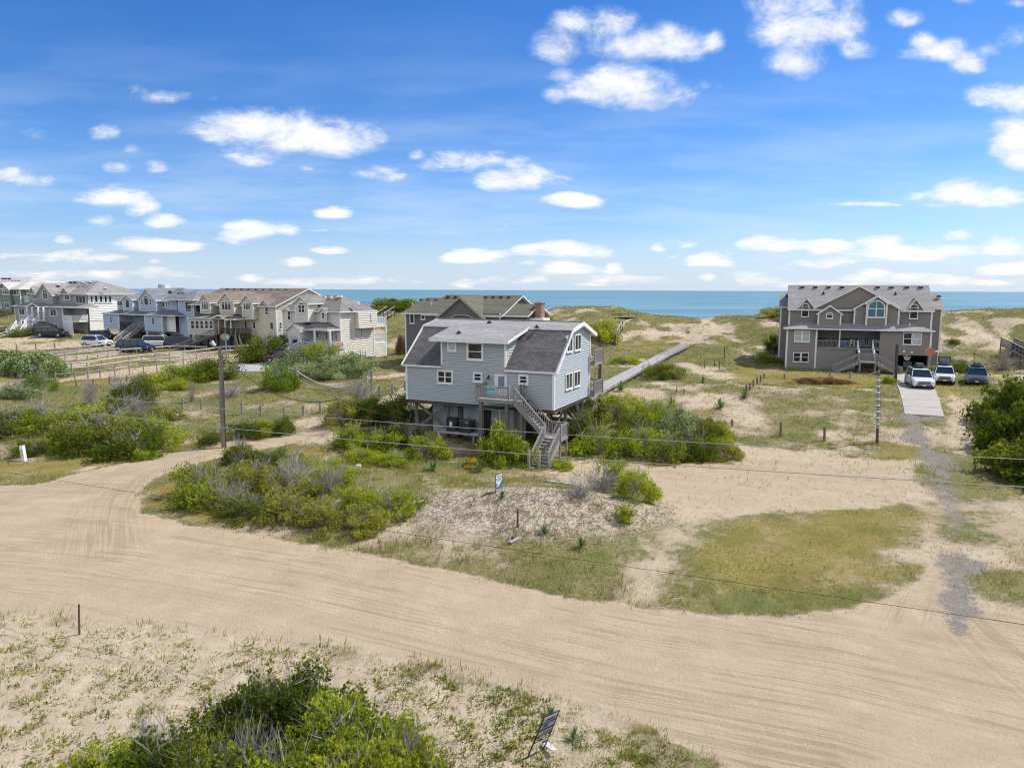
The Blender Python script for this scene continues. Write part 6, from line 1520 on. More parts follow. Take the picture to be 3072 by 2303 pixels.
S('dead_shrub', (1800, 1478), 1.9, 1.5, 'tangle of bare grey branches arching left from the bush on the mound', None, var=1, cat='dead shrub')
S('dead_shrub', (1735, 1490), 1.2, .9, 'low spray of bare branches lying on the mound by the stair foot', None, var=2, cat='dead shrub')
S('shrub', (1871, 1556), .55, .8, 'small bright leafy bush low on the mound right side', 'bright', 'leaf', 1, n=2500, leaf=.12)
for lab, x, y, r_, h in (('young broad-leaved tree growing under the front stairs', 1500,1388,1.4,2.9), ('leafy sapling right of the young tree under the stairs', 1575,1392,1.1,1.6)):
    S('leafy_sapling', (x, y), r_, h, lab, 'bright', 'leaf', 3, n=2500, leaf=.11, cat='sapling', twm=BARK)
# --- dunes and the flat behind the main house
for lab, x, y, rx, h, lm in (
 ('flat bright green shrub left of the boardwalk', 1870,1090,2.2,1.0,'bright'), ('dense dark green shrub right of the boardwalk', 1985,1134,2.4,2.0,'dark'),
 ('round green shrub beside the dune steps', 1800,1026,3.0,4.2,'bright'), ('low green shrub left of the taupe house', 2300,1086,2.0,1.6,'bright'), ('dark shrub against the left wing of the taupe house', 2325,1060,1.5,3.2,'dark'),
 ('green bushes behind the parked white vehicle at the taupe house', 2880,1112,1.9,1.6,'dark'), ('small green bush at the right corner of the taupe house', 2800,1118,1.1,1.1,'bright'), ('leafy bush beside the square post left of the driveway', 2668,1148,1.0,.9,'bright'),
 ('green bush on the dune just behind the dark taupe house', 1630,966,2.2,1.8,'bright'), ('dark windblown brush on the dune crest behind the cream house', 1178,928,6,2.3,'dark'), ('dark windblown brush on the dune crest left of the taupe house', 2352,946,4.5,2.0,'olive'),
 ('small round green shrub on the dune right of the taupe house', 2860,1030,1.0,.9,'dark'), ('grassy shrub at the driveway entrance, far right edge', 3050,1080,2.2,1.6,'olive')):
    S('shrub', (x, y), rx, h, lab, lm, 'leaf', x % 4, group='shrubs among the dunes')
S('dead_shrub', (3010, 1110), 2.4, 2.4, 'grey leafless brush below the right-hand boardwalk', None, var=0, cat='dead shrub')
for lab, x, y in (('reddish brown dry mound of scrub left of the path before the taupe house', 2425,1150), ('reddish brown dry mound of scrub nearer the front stairs of the taupe house', 2500,1148)):
    S('dry_scrub', (x, y), 1.7, .75, lab, 'brown', 'leaf', x % 4, twigs=False, cat='shrub', group='brown scrub mounds')
# --- right edge pines
for lab, x, y, rx, h in (('tall bright pine shrub at the right edge above the wires', 3030,1290,2.6,4.0), ('dense pine shrub cut by the right edge of the photo', 3110,1370,3.2,4.2), ('pine shrub at the front left of the right-edge clump', 2985,1345,1.9,2.8), ('lower dark pine shrub in the shade below the right-edge clump', 3060,1425,2.3,2.2), ('far right pine shrub beyond the frame edge', 3180,1450,2.8,3.2)):
    S('pine_shrub', (x, y), rx, h, lab, 'dark', 'sprig', x % 4, n=16000, leaf=.06, cat='pine', group='pines at the right edge', twm=BARK)
# --- by the left houses
for lab, x, y, rx, h, lm in (
 ('dark glossy shrub beside the cream house porch steps, next to the pickup', 795,1086,3.3,3.6,'dark'), ('silvery leaning shrub between the beige and the cream house', 838,1068,2.4,3.2,'silver'),
 ('glossy green shrub in front of the cream house porch', 900,1105,2.9,3.2,'silver'), ('tall leafy shrub at the right end of the cream house porch', 965,1100,2.3,3.6,'bright'), ('green shrub in front of the porch shrubs, left of the volleyball post', 925,1132,2.6,2.0,'silver'),
 ('pointed dark pine shrub left of the volleyball net', 848,1164,2.2,2.8,'pine'), ('round glossy shrub behind the volleyball net', 1045,1132,2.9,3.2,'silver'), ('lower green shrub left of the round one behind the net', 1000,1138,2.3,2.0,'silver'),
 ('dark shrub against the beige house wall', 757,1050,1.9,2.9,'dark'), ('small bright shrub at the corner of the beige house', 735,1048,1.0,1.4,'bright'), ('tall dark cactus-like shrub between the blue and the beige house', 545,1005,2.0,4.2,'olive'), ('low green shrub in front of the grey house stairs', 72,1008,2.6,1.7,'dark'), ('dark spiky shrub beside the left wall of the gambrel house', 1203,1062,1.1,3.0,'brown')):
    S('shrub', (x, y), rx, h, lab, lm, 'leaf', x % 4, group='shrubs by the left houses')
# long clipped hedge at far left: one mass of many leaves
def hedge():
    g0, g1 = G(-120, 1098), G(190, 1132); mid = (g0+g1)/2; r = empty('hedge', (mid.x, mid.y, tz(mid.x, mid.y)-.1), math.atan2(g1.y-g0.y, g1.x-g0.x)); tag(r, 'long silvery green hedge at the left edge before the rail fences', 'hedge')
    L = (g1-g0).length/2; n = 26000; rr = np.random.default_rng(5); x = rr.uniform(-L, L, n); a = rr.uniform(-.15, math.pi+.15, n); w = 2.3+.35*np.sin(x*1.1)+.25*np.sin(x*2.7+1); h = 2.4+.25*np.sin(x*.8+2)+.25*np.sin(x*2.1)
    e = np.sqrt(np.clip(1-(np.abs(x)/L)**6, 0, 1)); q = rr.uniform(.86, 1.04, n)
    C = np.stack([x, np.cos(a)*w*q*e, np.maximum(np.sin(a)*h*q*e, 0.02)], 1); A = unit(rr.normal(size=(n, 3))+np.array([0, 0, .3])); Bv = unit(np.cross(A, rr.normal(size=(n, 3))))
    V, Q = quads(C, A, Bv, .28*(.7+.6*rr.random(n)), .17*(.7+.6*rr.random(n))); me = fast_mesh('foliage', V, Q, [LM['silver']], {'rnd': rr.random(n)*.9}); link(bpy.data.objects.new('foliage', me), r)
    mb = MB()
    for i in range(12): x_ = -L*.9+i*L*1.8/11; mb.tube([(x_, 0, 0), (x_+.2, .1, 1.2), (x_-.1, -.2, 2.3)], [.14, .1, .05], BARK, 5)
    mb.build('stems', r)
hedge()
# --- big foreground bush clump at the bottom
FG = [('foreground bush with dark olive tips, topmost of the clump at the bottom', (880, 2200), 1.35, 1.95,'dark','sprig',0), ('foreground bush bright green, in the middle of the bottom clump', (1010, 2300), 1.5, 1.8,'bright','sprig',1), ('small dark bush sprouting at the upper left of the bottom clump', (720, 2250), 1.0,1.7,'dark','sprig',2),
      ('dark leafy bush at the left of the bottom clump', (500, 2370), 1.3,1.7,'dark','sprig',3), ('low bush at the far left end of the bottom clump', (290, 2400), 1.1,1.25,'bright','sprig',0), ('bright lime bush at the bottom edge of the photo', (850, 2430), 1.5,1.7,'bright','sprig',2),
      ('green bush at the right of the bottom clump', (1210, 2370), 1.1,1.6,'bright','sprig',3), ('olive bush at the bottom right of the clump near the fallen sign', (1330, 2430), .75,1.2,'olive','sprig',1), ('dark bush at the bottom left corner of the clump', (610, 2450), 1.4,1.8,'dark','sprig',1), ('light green bush filling the lower middle of the bottom clump', (1060, 2460), 1.4,1.8,'bright','sprig',0)]
for (lab, p, rx, h, lm, kd, v) in FG: S('shrub', p, rx, h, lab, lm, kd, v, n=20000, leaf=.05, group='bushes of the clump at the bottom of the photo')
for lab, p, r_, h in (('bare grey twigs rising through the bottom clump near its top', (800, 2230), .6, 2.0), ('spindly dead bush at the left of the bottom clump', (450, 2270), .7, 1.15), ('dead grey stems in the middle of the bottom clump', (760, 2380), .9, 1.65), ('slanting bare stems at the right of the bottom clump', (1240, 2350), .8, 1.6)):
    S('dead_shrub', p, r_, h, lab, None, var=int(p[0]) % 3, cat='dead shrub')
# --- yuccas
def yucca_mesh(n=46, seed=0):
    r = np.random.default_rng(seed); V = []; Q = []; rn = []
    for i in range(n):
        a = r.random()*6.283; el = .25+1.2*r.random(); L = .75+.3*r.random(); d = np.array([math.cos(a)*math.cos(el), math.sin(a)*math.cos(el), math.sin(el)]); s = np.array([-math.sin(a), math.cos(a), 0])*.03
        p0 = d*.05; p1 = d*L*.55; p2 = d*L+np.array([0, 0, -.12*math.cos(el)]); b = len(V)
        V += [p0-s*.8, p0+s*.8, p1+s, p1-s, p2+s*.05, p2-s*.05]; Q += [(b, b+1, b+2, b+3), (b+3, b+2, b+4, b+5)]; v_ = r.random(); rn += [v_, v_]
    return fast_mesh('blades', np.array(V), Q, [LM['yucca']], {'rnd': rn})
YM = [yucca_mesh(50, i) for i in range(2)]
for i, (lab, x, y, s_) in enumerate((('spiky blue-green yucca left of the path post below the cooling units', 1298,1412,.95), ('spiky yucca with yellow flowers behind it, left of the stairs', 1437,1415,1.0), ('spiky yucca at the foot of the rope fence on the right', 2232,1195,1.3), ('spiky yucca in the sand right of the boardwalk start', 1862,1174,1.3), ('yucca behind the right-hand thicket, left one', 2015,1222,1.2), ('yucca behind the right-hand thicket, right one', 2160,1226,1.2), ('small yucca in the dry grass low on the mound', 1742,1640,.6), ('small yucca in the middle of the mound', 1633,1600,.55), ('small spiky plant at the dune path near two stakes', 2108,1150,.9), ('green spiky plant behind the blue yard sign', 1505,1495,.55), ('spiky plant beside the leaning foreground sign', 1720,2215,.4), ('tuft of stiff blades above the leaning foreground sign', 1650,2150,.42))):
    g = G(x, y); o = bpy.data.objects.new('yucca', YM[i % 2]); o.location = g; o.rotation_euler = (0, 0, i*1.3); o.scale = (s_, s_, s_); link(o); tag(o, lab, 'yucca', group='spiky plants')
g = G(1420, 1400); o = S('flowering_plant', g, .8, .7, 'yellow flowering plant beside the yucca left of the stairs', 'flower', 'leaf', 1, n=2500, leaf=.12, twigs=False, cat='plant')

# ------------------------------------------------------------------ ground growth: grass blades, creepers, dry litter
def scatter():
    r = np.random.default_rng(11); N = 400000
    u = r.uniform(-.80, .80, N); lw = r.uniform(math.log(14.0), math.log(175), N); y = np.exp(lw); x = u*(y+3)
    sand, lawn, grav, veg, fore, dune, mound = masks(x, y)
    fine = vnoise(x*1.9, y*1.9)*.6+vnoise(x*.7+9, y*.7)*.4
    rv = r.random(N)
    dens = np.clip(veg*1.1+.10, 0, 1)*(1-sand)**2.5*(1-grav*.8)*sstep(fine, .25, .6)
    edge = sand*(1-sand)*4
    dens = np.maximum(dens, edge*.22)
    dens = dens*(1-.62*lawn)
    dens = np.where(fore > .3, dens*(.36+1.0*sstep(x, -2, 4)), dens); low = np.exp(-(((x-7)/9)**2+((y-31.5)/3.5)**2)); dens = dens*(1-.6*low)
    keep = rv < dens
    x, y, lawn, veg, fore, dune, mound, sand = [a[keep] for a in (x, y, lawn, veg, fore, dune, mound, sand)]
    z = terrain(x, y)+(fbm(x*1.2, y*1.2, 3)-0.5)*0.16*(1-sand)*(1-lawn*0.7)*(1-sstep(y, 110, 150)*0.2)-.02
    n = len(x); kindr = r.random(n)+ (fbm(x/4, y/4, 2)-.5)*1.2
    px = (y+3)*.0014                                       # size of a render pixel there
    out = {}
    def tufts(sel, nb, h0, spread, wid, name, m, label, cat, lean=.5, up=1.0):
        xs, ys, zs, p = x[sel], y[sel], z[sel], px[sel]; k = len(xs)
        h = np.maximum(h0*(.5+.9*r.random(k)), p*1.1)*np.where((lawn[sel] > .3) | ((xs > 5) & (ys < 43) & (fore[sel] < .3)) | ((xs > 1) & (ys < 24)), .6, 1)
        C0 = np.repeat(np.stack([xs, ys, zs], 1), nb, 0); hh = np.repeat(h, nb); n_ = k*nb
        a = r.random(n_)*6.283; el = r.random(n_)*lean
        base = C0+np.stack([np.cos(a), np.sin(a), np.zeros(n_)], 1)*(spread*hh*r.random(n_))[:, None]
        d = unit(np.stack([np.cos(a)*el+.12, np.sin(a)*el, np.full(n_, up)], 1)); tip = base+d*hh[:, None]
        s = np.stack([-np.sin(a), np.cos(a), r.normal(size=n_)*.3], 1)*(np.maximum(wid*hh, np.repeat(p, nb)*.32))[:, None]*.5
        V = np.stack([base-s, base+s, base*.45+tip*.55+s*.8, tip], 1).reshape(-1, 3); Q = np.arange(n_*4).reshape(n_, 4)
        rn = np.clip(np.repeat(r.random(k), nb)*.65+r.random(n_)*.35, 0, 1)
        o = bpy.data.objects.new(name, fast_mesh(name, V, Q, [m], {'rnd': rn})); link(o); tag(o, label, cat, kind='stuff'); return n_
    GR = leaf_mat('grass_blades', [(0.0, (0.08,0.085,0.025)), (0.4, (0.20,0.205,0.06)), (0.75, (0.37,0.34,0.13)), (1.0, (0.52,0.46,0.25))], tr=.25)
    DR = leaf_mat('dry_litter', [(0.0, (0.081,0.061,0.041)), (0.45, (0.243,0.189,0.121)), (0.8, (0.446,0.365,0.243)), (1.0, (0.675,0.581,0.432))], tr=.1)
    CR_ = leaf_mat('creeper_leaves', [(0.0, (0.061,0.081,0.016)), (0.45, (0.176,0.189,0.041)), (0.8, (0.351,0.311,0.074)), (1.0, (0.540,0.365,0.135))], tr=.2)
    dn = dune > .5; cr = fore > .5
    g = (~cr) & ((kindr > .52) | dn & (kindr > .38)); d = (~cr) & (~g); 
    print('scatter', g.sum(), d.sum(), cr.sum())
    tufts(g, 4, .22, .9, .10, 'beach_grass', GR, 'thin yellow green beach grass growing over the sand and dunes', 'grass', lean=.7)
    tufts(d, 4, .12, 1.8, .14, 'dry_ground_litter', DR, 'dry grey brown scrub and litter covering the sand', 'dry scrub', lean=2.2)
    tufts(cr, 9, .11, 1.7, .34, 'creeping_plants', CR_, 'low creeping green plants scattered over the sand in front', 'ground cover', lean=2.4, up=.8)
scatter()
# ------------------------------------------------------------------ driveways, walks, fences, poles, signs
def Gz(px, py, h):                      # ray against the terrain raised by h
    d = ray(px, py); ts = np.arange(8, 240, 0.1); xs = d.x/d.y*ts; zs = CAMH+d.z/d.y*ts; q = terrain(xs, ts)+h
    k = np.nonzero(zs < q)[0]; i = k[0] if len(k) else len(ts)-1
    return Vector((xs[i], ts[i], q[i]))
def patch(name, quad, label, cat, m, nx=6, ny=8, lift=.05, gap=.0, kind=None):
    P = [G(*q) for q in quad]; mb = MB()
    for j in range(ny):
        for i in range(nx):
            def pt(a, b):
                t0 = P[0].lerp(P[1], a); t1 = P[3].lerp(P[2], a); q = t0.lerp(t1, b); return (q.x, q.y, tz(q.x, q.y)+lift)
            g0, g1 = (gap, 1-gap)
            a0, a1, b0, b1 = i/nx, (i+1)/nx, (j+g0)/ny, (j+g1)/ny
            p = [pt(a0, b1), pt(a1, b1), pt(a1, b0), pt(a0, b0)]; mb.poly(p, m, [(q[0], q[1]) for q in p])
            if i == 0: mb.poly([p[0], p[3], (p[3][0], p[3][1], p[3][2]-.3), (p[0][0], p[0][1], p[0][2]-.3)], m)
            if i == nx-1: mb.poly([p[2], p[1], (p[1][0], p[1][1], p[1][2]-.3), (p[2][0], p[2][1], p[2][2]-.3)], m)
            if j == ny-1 or gap: mb.poly([p[1], p[0], (p[0][0], p[0][1], p[0][2]-.3), (p[1][0], p[1][1], p[1][2]-.3)], m)
    o = mb.build(name); tag(o, label, cat, kind=kind); return o
patch('driveway', [(2680, 1124), (2778, 1118), (2832, 1252), (2714, 1244)], 'pale concrete driveway running down from the taupe house garage', 'driveway', CONC, ny=9, gap=.012, lift=.09, kind='structure')
patch('driveway', [(700, 1092), (838, 1090), (842, 1114), (690, 1116)], 'grey concrete driveway with the maroon pickup at its end', 'driveway', mat('grey_concrete', (0.36,0.36,0.36), .9, .08, .6), ny=4, gap=.01, lift=.1, kind='structure')

def boardwalk(name, pts, width, lift, label, rails=False, m=PALEWOOD, step=.16):
    W3 = [Gz(*p, lift) if not isinstance(p, Vector) else p for p in pts]; g = W3[0]; r = empty(name, (g.x, g.y, tz(g.x, g.y))); tag(r, label, 'boardwalk'); off = Vector(r.location)
    pl = MB(); st = MB(); ps = MB(); rb = MB()
    for a, b in zip(W3[:-1], W3[1:]):
        d = b-a; L = d.length; d.normalize(); sd = Vector((d.y, -d.x, 0)).normalized(); n = int(L/step)
        for i in range(n):
            c = a+d*((i+.5)*L/n)-off; pl.bar(c-sd*width/2, c+sd*width/2, L/n*.88, .045, m)
        for sg in (-1, 1):
            o_ = sd*(sg*(width/2-.05)); st.bar(a+o_-off-Vector((0, 0, .14)), b+o_-off-Vector((0, 0, .14)), .06, .22, GREYWOOD)
            k = max(1, int(L/2.4))
            for i in range(k+1):
                c = a+(b-a)*(i/k)+o_; zt = tz(c.x, c.y); c = c-off; ps.box((c.x-.07, c.y-.07, zt-off.z-.3), (c.x+.07, c.y+.07, c.z-.05+(1.0 if rails else 0)), GREYWOOD)
            if rails:
                for hh in (.95, .5): rb.bar(a+o_-off+Vector((0, 0, hh)), b+o_-off+Vector((0, 0, hh)), .1, .06, PALEWOOD if hh > .9 else GREYWOOD)
                kk = int(L/.16)
                for i in range(kk): c = a+(b-a)*(i/kk)+o_-off; rb.box((c.x-.02, c.y-.02, c.z), (c.x+.02, c.y+.02, c.z+.95), DARKWOOD)
    pl.build('planks', r); st.build('joist', r); ps.build('posts', r)
    if rails: rb.build('railing', r)
    return r
boardwalk('boardwalk', [(1735, 1215), (1799, 1165), (1905, 1110), (1990, 1065), (2055, 1034)], 1.65, .55, 'grey plank boardwalk running straight from the gambrel house to the dunes')
boardwalk('boardwalk', [n4(940, 880), n4(1180, 985), n4(1500, 1150)], 1.8, 1.4, 'railed boardwalk on tall posts entering at the right edge of the photo', rails=True)
def steps(pa, pb, n, w, label, lift=.5):
    a, b = Gz(*pa, lift+.3), Gz(*pb, lift); r = empty('wooden_steps', (b.x, b.y, tz(b.x, b.y))); tag(r, label, 'steps'); off = Vector(r.location); mb = MB(); rb = MB()
    d = Vector((a.x-b.x, a.y-b.y, 0)); L = d.length; d.normalize(); sd = Vector((d.y, -d.x, 0))
    for i in range(n):
        c = b+(a-b)*((i+.5)/n)-off; mb.bar(c-sd*w/2, c+sd*w/2, .34, .08, PALEWOOD)
    mb.build('tread', r)
    for sg in (-1, 1):
        o_ = sd*(sg*w/2)-off; rb = MB(); rb.bar(b+o_, a+o_, .06, .3, GREYWOOD); rb.bar(b+o_+Vector((0, 0, .95)), a+o_+Vector((0, 0, .95)), .08, .12, PALEWOOD)
        for i in range(4): c = b+(a-b)*(i/3)+o_; rb.box((c.x-.07, c.y-.07, c.z-1.0), (c.x+.07, c.y+.07, c.z+1.0), DARKWOOD)
        rb.build('handrail', r)
steps(c7(690, 350), c7(628, 478), 14, 2.0, 'wooden steps climbing the dune behind the gambrel house beside a round shrub')
steps(l2(2120, 450), l2(2010, 520), 9, 1.8, 'weathered dune steps behind the cream house decks')
def dune_deck():
    g = Gz(*c7(755, 268), .5); r = empty('dune_deck', (g.x, g.y, tz(g.x, g.y))); tag(r, 'low wooden deck with benches on the dune crest', 'deck'); r.scale = (.6, .6, .6); mb = MB(); mb.box((-4.2, -1.5, .35), (3.6, 1.5, .5), GREYWOOD); mb.build('floor', r)
    for x in (-4, -1.5, 1, 3.4):
        mb = MB(); mb.box((x-.08, -1.4, -1), (x+.08, -1.25, 1.4), DARKWOOD); mb.build('post', r)
    mb = MB(); mb.bar((-4.2, -1.35, 1.35), (3.6, -1.35, 1.35), .1, .14, DARKWOOD); mb.bar((-4.2, -1.35, .9), (0, -1.35, .9), .1, .14, DARKWOOD); mb.build('rail', r)
dune_deck()

def post_obj(px, ybase, ytop, label, rad=.07, m=PILE, name='wooden_post', group=None, lean=None, f=I, square=False):
    b = G(*f(px, ybase)); xt = px if lean is None else lean; t = at(*f(xt, ytop), b.y); mb = MB()
    v = Vector((t.x-b.x, 0, t.z-b.z))
    if square: mb.bar((0, 0, -.3), v, rad*2, rad*2, m, up=(0, 1, 0))
    else: mb.tube([(0, 0, -.3), v*.5, v], [rad, rad*.97, rad*.92], m, 8)
    o = mb.build(name, loc=b); tag(o, label, 'post', group); return o
def rope(mb, a, b, sag, r=.022, m=ROPE, n=7):
    pts = [a.lerp(b, i/n)-Vector((0, 0, sag*4*(i/n)*(1-i/n))) for i in range(n+1)]; mb.tube(pts, r, m, 5)
def rope_fence(bases, h, label, f=I, r=.11, sag=.32, m=GREYWOOD, tops=None):
    P = [G(*f(*b)) for b in bases]; root = empty('rope_fence', P[0]); tag(root, label, 'fence'); off = P[0]
    for p in P: mb = MB(); q = p-off; mb.tube([q-Vector((0, 0, .3)), q+Vector((0, 0, h))], r, m, 8); mb.build('post', root)
    for a, b in zip(P[:-1], P[1:]): mb = MB(); rope(mb, a-off+Vector((0, 0, h-.12)), b-off+Vector((0, 0, h-.12)), sag); mb.build('rope', root)
rope_fence([(143,375),(308,380),(480,405),(667,420),(833,442),(1042,460),(1212,440),(1360,410),(1503,360)], 1.05, 'rope strung between short round posts along the field left of the house', f=c6)
rope_fence([(1762,288),(1883,265),(1998,240),(2108,212)], 1.0, 'short rope fence continuing behind the gambrel house left corner', f=c6)
rope_fence([(-60,985),(182,970),(385,957),(588,952),(890,925)], 1.0, 'rope fence across the bare sand before the grey house', f=l1, sag=.5)
rope_fence([(575,925),(745,925),(985,905)], .75, 'slack rope between low posts before the taupe house stairs', f=r4, sag=.35)
def rail_fence(pts, n, h, label, rails=(.95, .5), f=I, r=.075, m=PALEWOOD, pm=GREYWOOD, rr=.075):
    P = [G(*f(*p)) for p in pts]; seg = [(b-a).length for a, b in zip(P[:-1], P[1:])]; T = sum(seg); B = []
    for i in range(n+1):
        s = T*i/n; k = 0
        while k < len(seg)-1 and s > seg[k]: s -= seg[k]; k += 1
        q = P[k].lerp(P[k+1], min(1, s/seg[k])); B.append(Vector((q.x, q.y, tz(q.x, q.y))))
    root = empty('rail_fence', B[0]); tag(root, label, 'fence'); off = B[0]
    for b in B:
        q = b-off; mb = MB(); mb.tube([q-Vector((0, 0, .3)), q+Vector((0, 0, h+random.uniform(-.03, .08)))], r, pm, 7); mb.build('post', root)
    for a, b in zip(B[:-1], B[1:]):
        for z_ in rails: mb = MB(); mb.tube([a-off+Vector((0, 0, h*z_)), b-off+Vector((0, 0, h*z_))], rr, m, 6); mb.build('rail', root)
rail_fence([(-60,858),(245,832),(650,780),(1160,718),(1630,655),(2060,590)], 10, 1.15, 'nearest post and rail fence along the sand drive at the left', rails=(.85,), f=b7, rr=.05, m=GREYWOOD)
rail_fence([(-100,700),(150,690),(700,625),(1300,545),(2212,455),(2700,400),(3100,375)], 16, 1.15, 'bleached two-rail log fence beyond the nearest drive, longest of the rail fences', rails=(.95, .45), f=b7, rr=.10)
rail_fence([(-300,560),(200,507),(672,455),(895,432)], 7, 1.1, 'post and rail fence on the near side of the second drive', rails=(.9, .45), f=b7, rr=.09)
rail_fence([(-300,470),(0,440),(400,415),(800,355),(930,345)], 8, 1.2, 'log rail fence between the two vehicles drives, before the white off-roader', rails=(.95, .5), f=b7, rr=.09)
rail_fence([(920,415),(1310,390),(1690,355),(2212,375)], 7, .85, 'low log rail in front of the parked dark vehicles by the blue house', rails=(.8,), f=b7, rr=.11)
rail_fence([(0,845),(60,850),(130,810)], 3, 1.1, 'small weathered rail fence at the left edge below the green house', rails=(.95, .5), f=l1)
for i, (x, yb, yt) in enumerate(((243, 905, 830), (498, 898, 790), (742, 875, 755), (1008, 828, 727))):
    post_obj(x, yb, yt, ['slanting thin stake, leftmost of the wire fence stakes', 'thin dark stake second from left below the rail fence', 'thin dark stake third from left below the rail fence', 'thin dark stake rightmost below the rail fence'][i], rad=.06, f=b7, m=DARKWOOD, group='thin stakes below the rail fence')
for lab, x, yb, yt, r_ in (('stake left of a group of three in the dry flat beyond the right-hand thicket', 1421,703,635,.07),('middle stake of the three in the dry flat', 1502,692,636,.06),('right stake of the three in the dry flat', 1542,703,641,.06),('taller lone stake behind the three stakes in the dry flat', 1586,622,530,.06),
    ('short stake on the pale sand right of the boardwalk', 1190,908,857,.05),('shortest stake on the pale sand right of the boardwalk', 1251,924,872,.05),('leaning grey post at the front of the post row by the yucca', 1768,885,842,.11),('second post of the row by the yucca', 1796,886,830,.1),('third post of the row by the yucca', 1826,860,800,.1),('fourth post of the row by the yucca', 1857,838,780,.1),('fifth post of the row by the yucca', 1885,820,762,.1),('last and farthest post of the row by the yucca', 1915,787,748,.1),('lone post on the lawn before the taupe house', 2083,790,750,.1),
    ('grey post at the right end of the thicket beside the sand lot', 1649,1188,1128,.10),('taller grey post on the far side of the sand lot', 2052,1268,1150,.10)):
    post_obj(x, yb, yt, lab, rad=r_, f=c7, m=PILE if r_ > .06 else DARKWOOD, group='posts beyond the right-hand thicket')
post_obj(535, 1442, 1325, 'dark post at the far edge of the sand lot, left of the banded pole', rad=.10, f=r4)
post_obj(1776, 780, 712, 'thin leaning stake on the dune slope above the dark vehicle', rad=.05, f=r4, m=DARKWOOD)
post_obj(237, 1903, 1812, 'rusty brown metal stake at the near road edge, lower left', rad=.035, m=mat('rusty_metal', (0.12,0.06,0.04), .8, .3, 8), name='metal_stake')
post_obj(1553, 1580, 1525, 'thin dark stake standing on the sand mound', rad=.045, m=DARKWOOD, name='metal_stake')
post_obj(1537, 1625, 1609, 'broken stump of a post low on the sand mound', rad=.06, m=DARKWOOD)
post_obj(1379, 1406, 1378, 'short grey post before the cooling units', rad=.07, m=GREYWOOD)
for i, (x, y, a, L, lab) in enumerate(((1546, 1622, .9, .8, 'short broken board lying by the stump on the mound'), (1395, 1388, .1, 2.0, 'weathered log lying beside the short grey post'), (1690, 1452, -.5, 2.4, 'half buried plank edging the sand at the stair foot'))):
    g = G(x, y); mb = MB(); mb.bar((-L/2*math.cos(a), -L/2*math.sin(a), .05), (L/2*math.cos(a), L/2*math.sin(a), .08), .12, .08, PALEWOOD); o = mb.build('driftwood_board', loc=g); tag(o, lab, 'board')
# right-hand tall banded pole and square post
def banded_pole():
    b = G(*r4(973, 1462)); t = at(*r4(985, 885), b.y); v = t-b; v.y = 0; r = empty('banded_pole', b); tag(r, 'tall thin pole with pale bands and pegs beside the concrete driveway', 'pole')
    mb = MB(); mb.tube([(0, 0, -.3), v*.5, v], [.10, .09, .07], DARKWOOD, 10); mb.build('pole', r)
    for i in range(17):
        a = v*(.22+i*.045); c = v*(.22+i*.045+.03); mb = MB(); mb.tube([a, c], .11, WHITE if i % 2 else METAL, 10); mb.build('band', r)
    mb = MB()
    for i in range(10): a = v*(.1+i*.085); mb.bar(a-Vector((.22, 0, 0)), a+Vector((.22, 0, 0)), .03, .03, DARKWOOD)
    mb.build('peg', r)
banded_pole()
post_obj(1124, 958, 645, 'tall dark square post at the left corner of the driveway', rad=.11, f=r4, lean=1138, m=DARKWOOD, square=True)
def hoop_dish():
    b = G(*r4(1394, 885)); c = at(*r4(1405, 702), b.y); v = c-b; v.y = 0; r = empty('backboard_stand', b); tag(r, 'round faded orange board on a pole at the garage corner', 'backboard')
    mb = MB(); mb.bar((0, 0, -.2), v-Vector((0, 0, .4)), .16, .16, GREYWOOD); mb.build('pole', r)
    mb = MB(); OR = mat('faded_orange', (0.42,0.17,0.11), .6, .15); n = 16; ring = [v+Vector((.62*math.cos(2*math.pi*i/n), -.2, .48*math.sin(2*math.pi*i/n)+(.0 if math.sin(2*math.pi*i/n) > 0 else -.1))) for i in range(n)]
    mb.poly(ring, OR); mb.poly([p+Vector((0, .06, 0)) for p in ring][::-1], OR)
    for i in range(n): a, b_ = ring[i], ring[(i+1) % n]; mb.poly([a, a+Vector((0, .06, 0)), b_+Vector((0, .06, 0)), b_], WHITE)
    mb.build('board', r); mb = MB(); mb.bar(v+Vector((.6, -.1, .0)), v+Vector((1.4, -.2, .1)), .2, .15, WHITE); mb.build('bracket', r)
hoop_dish()
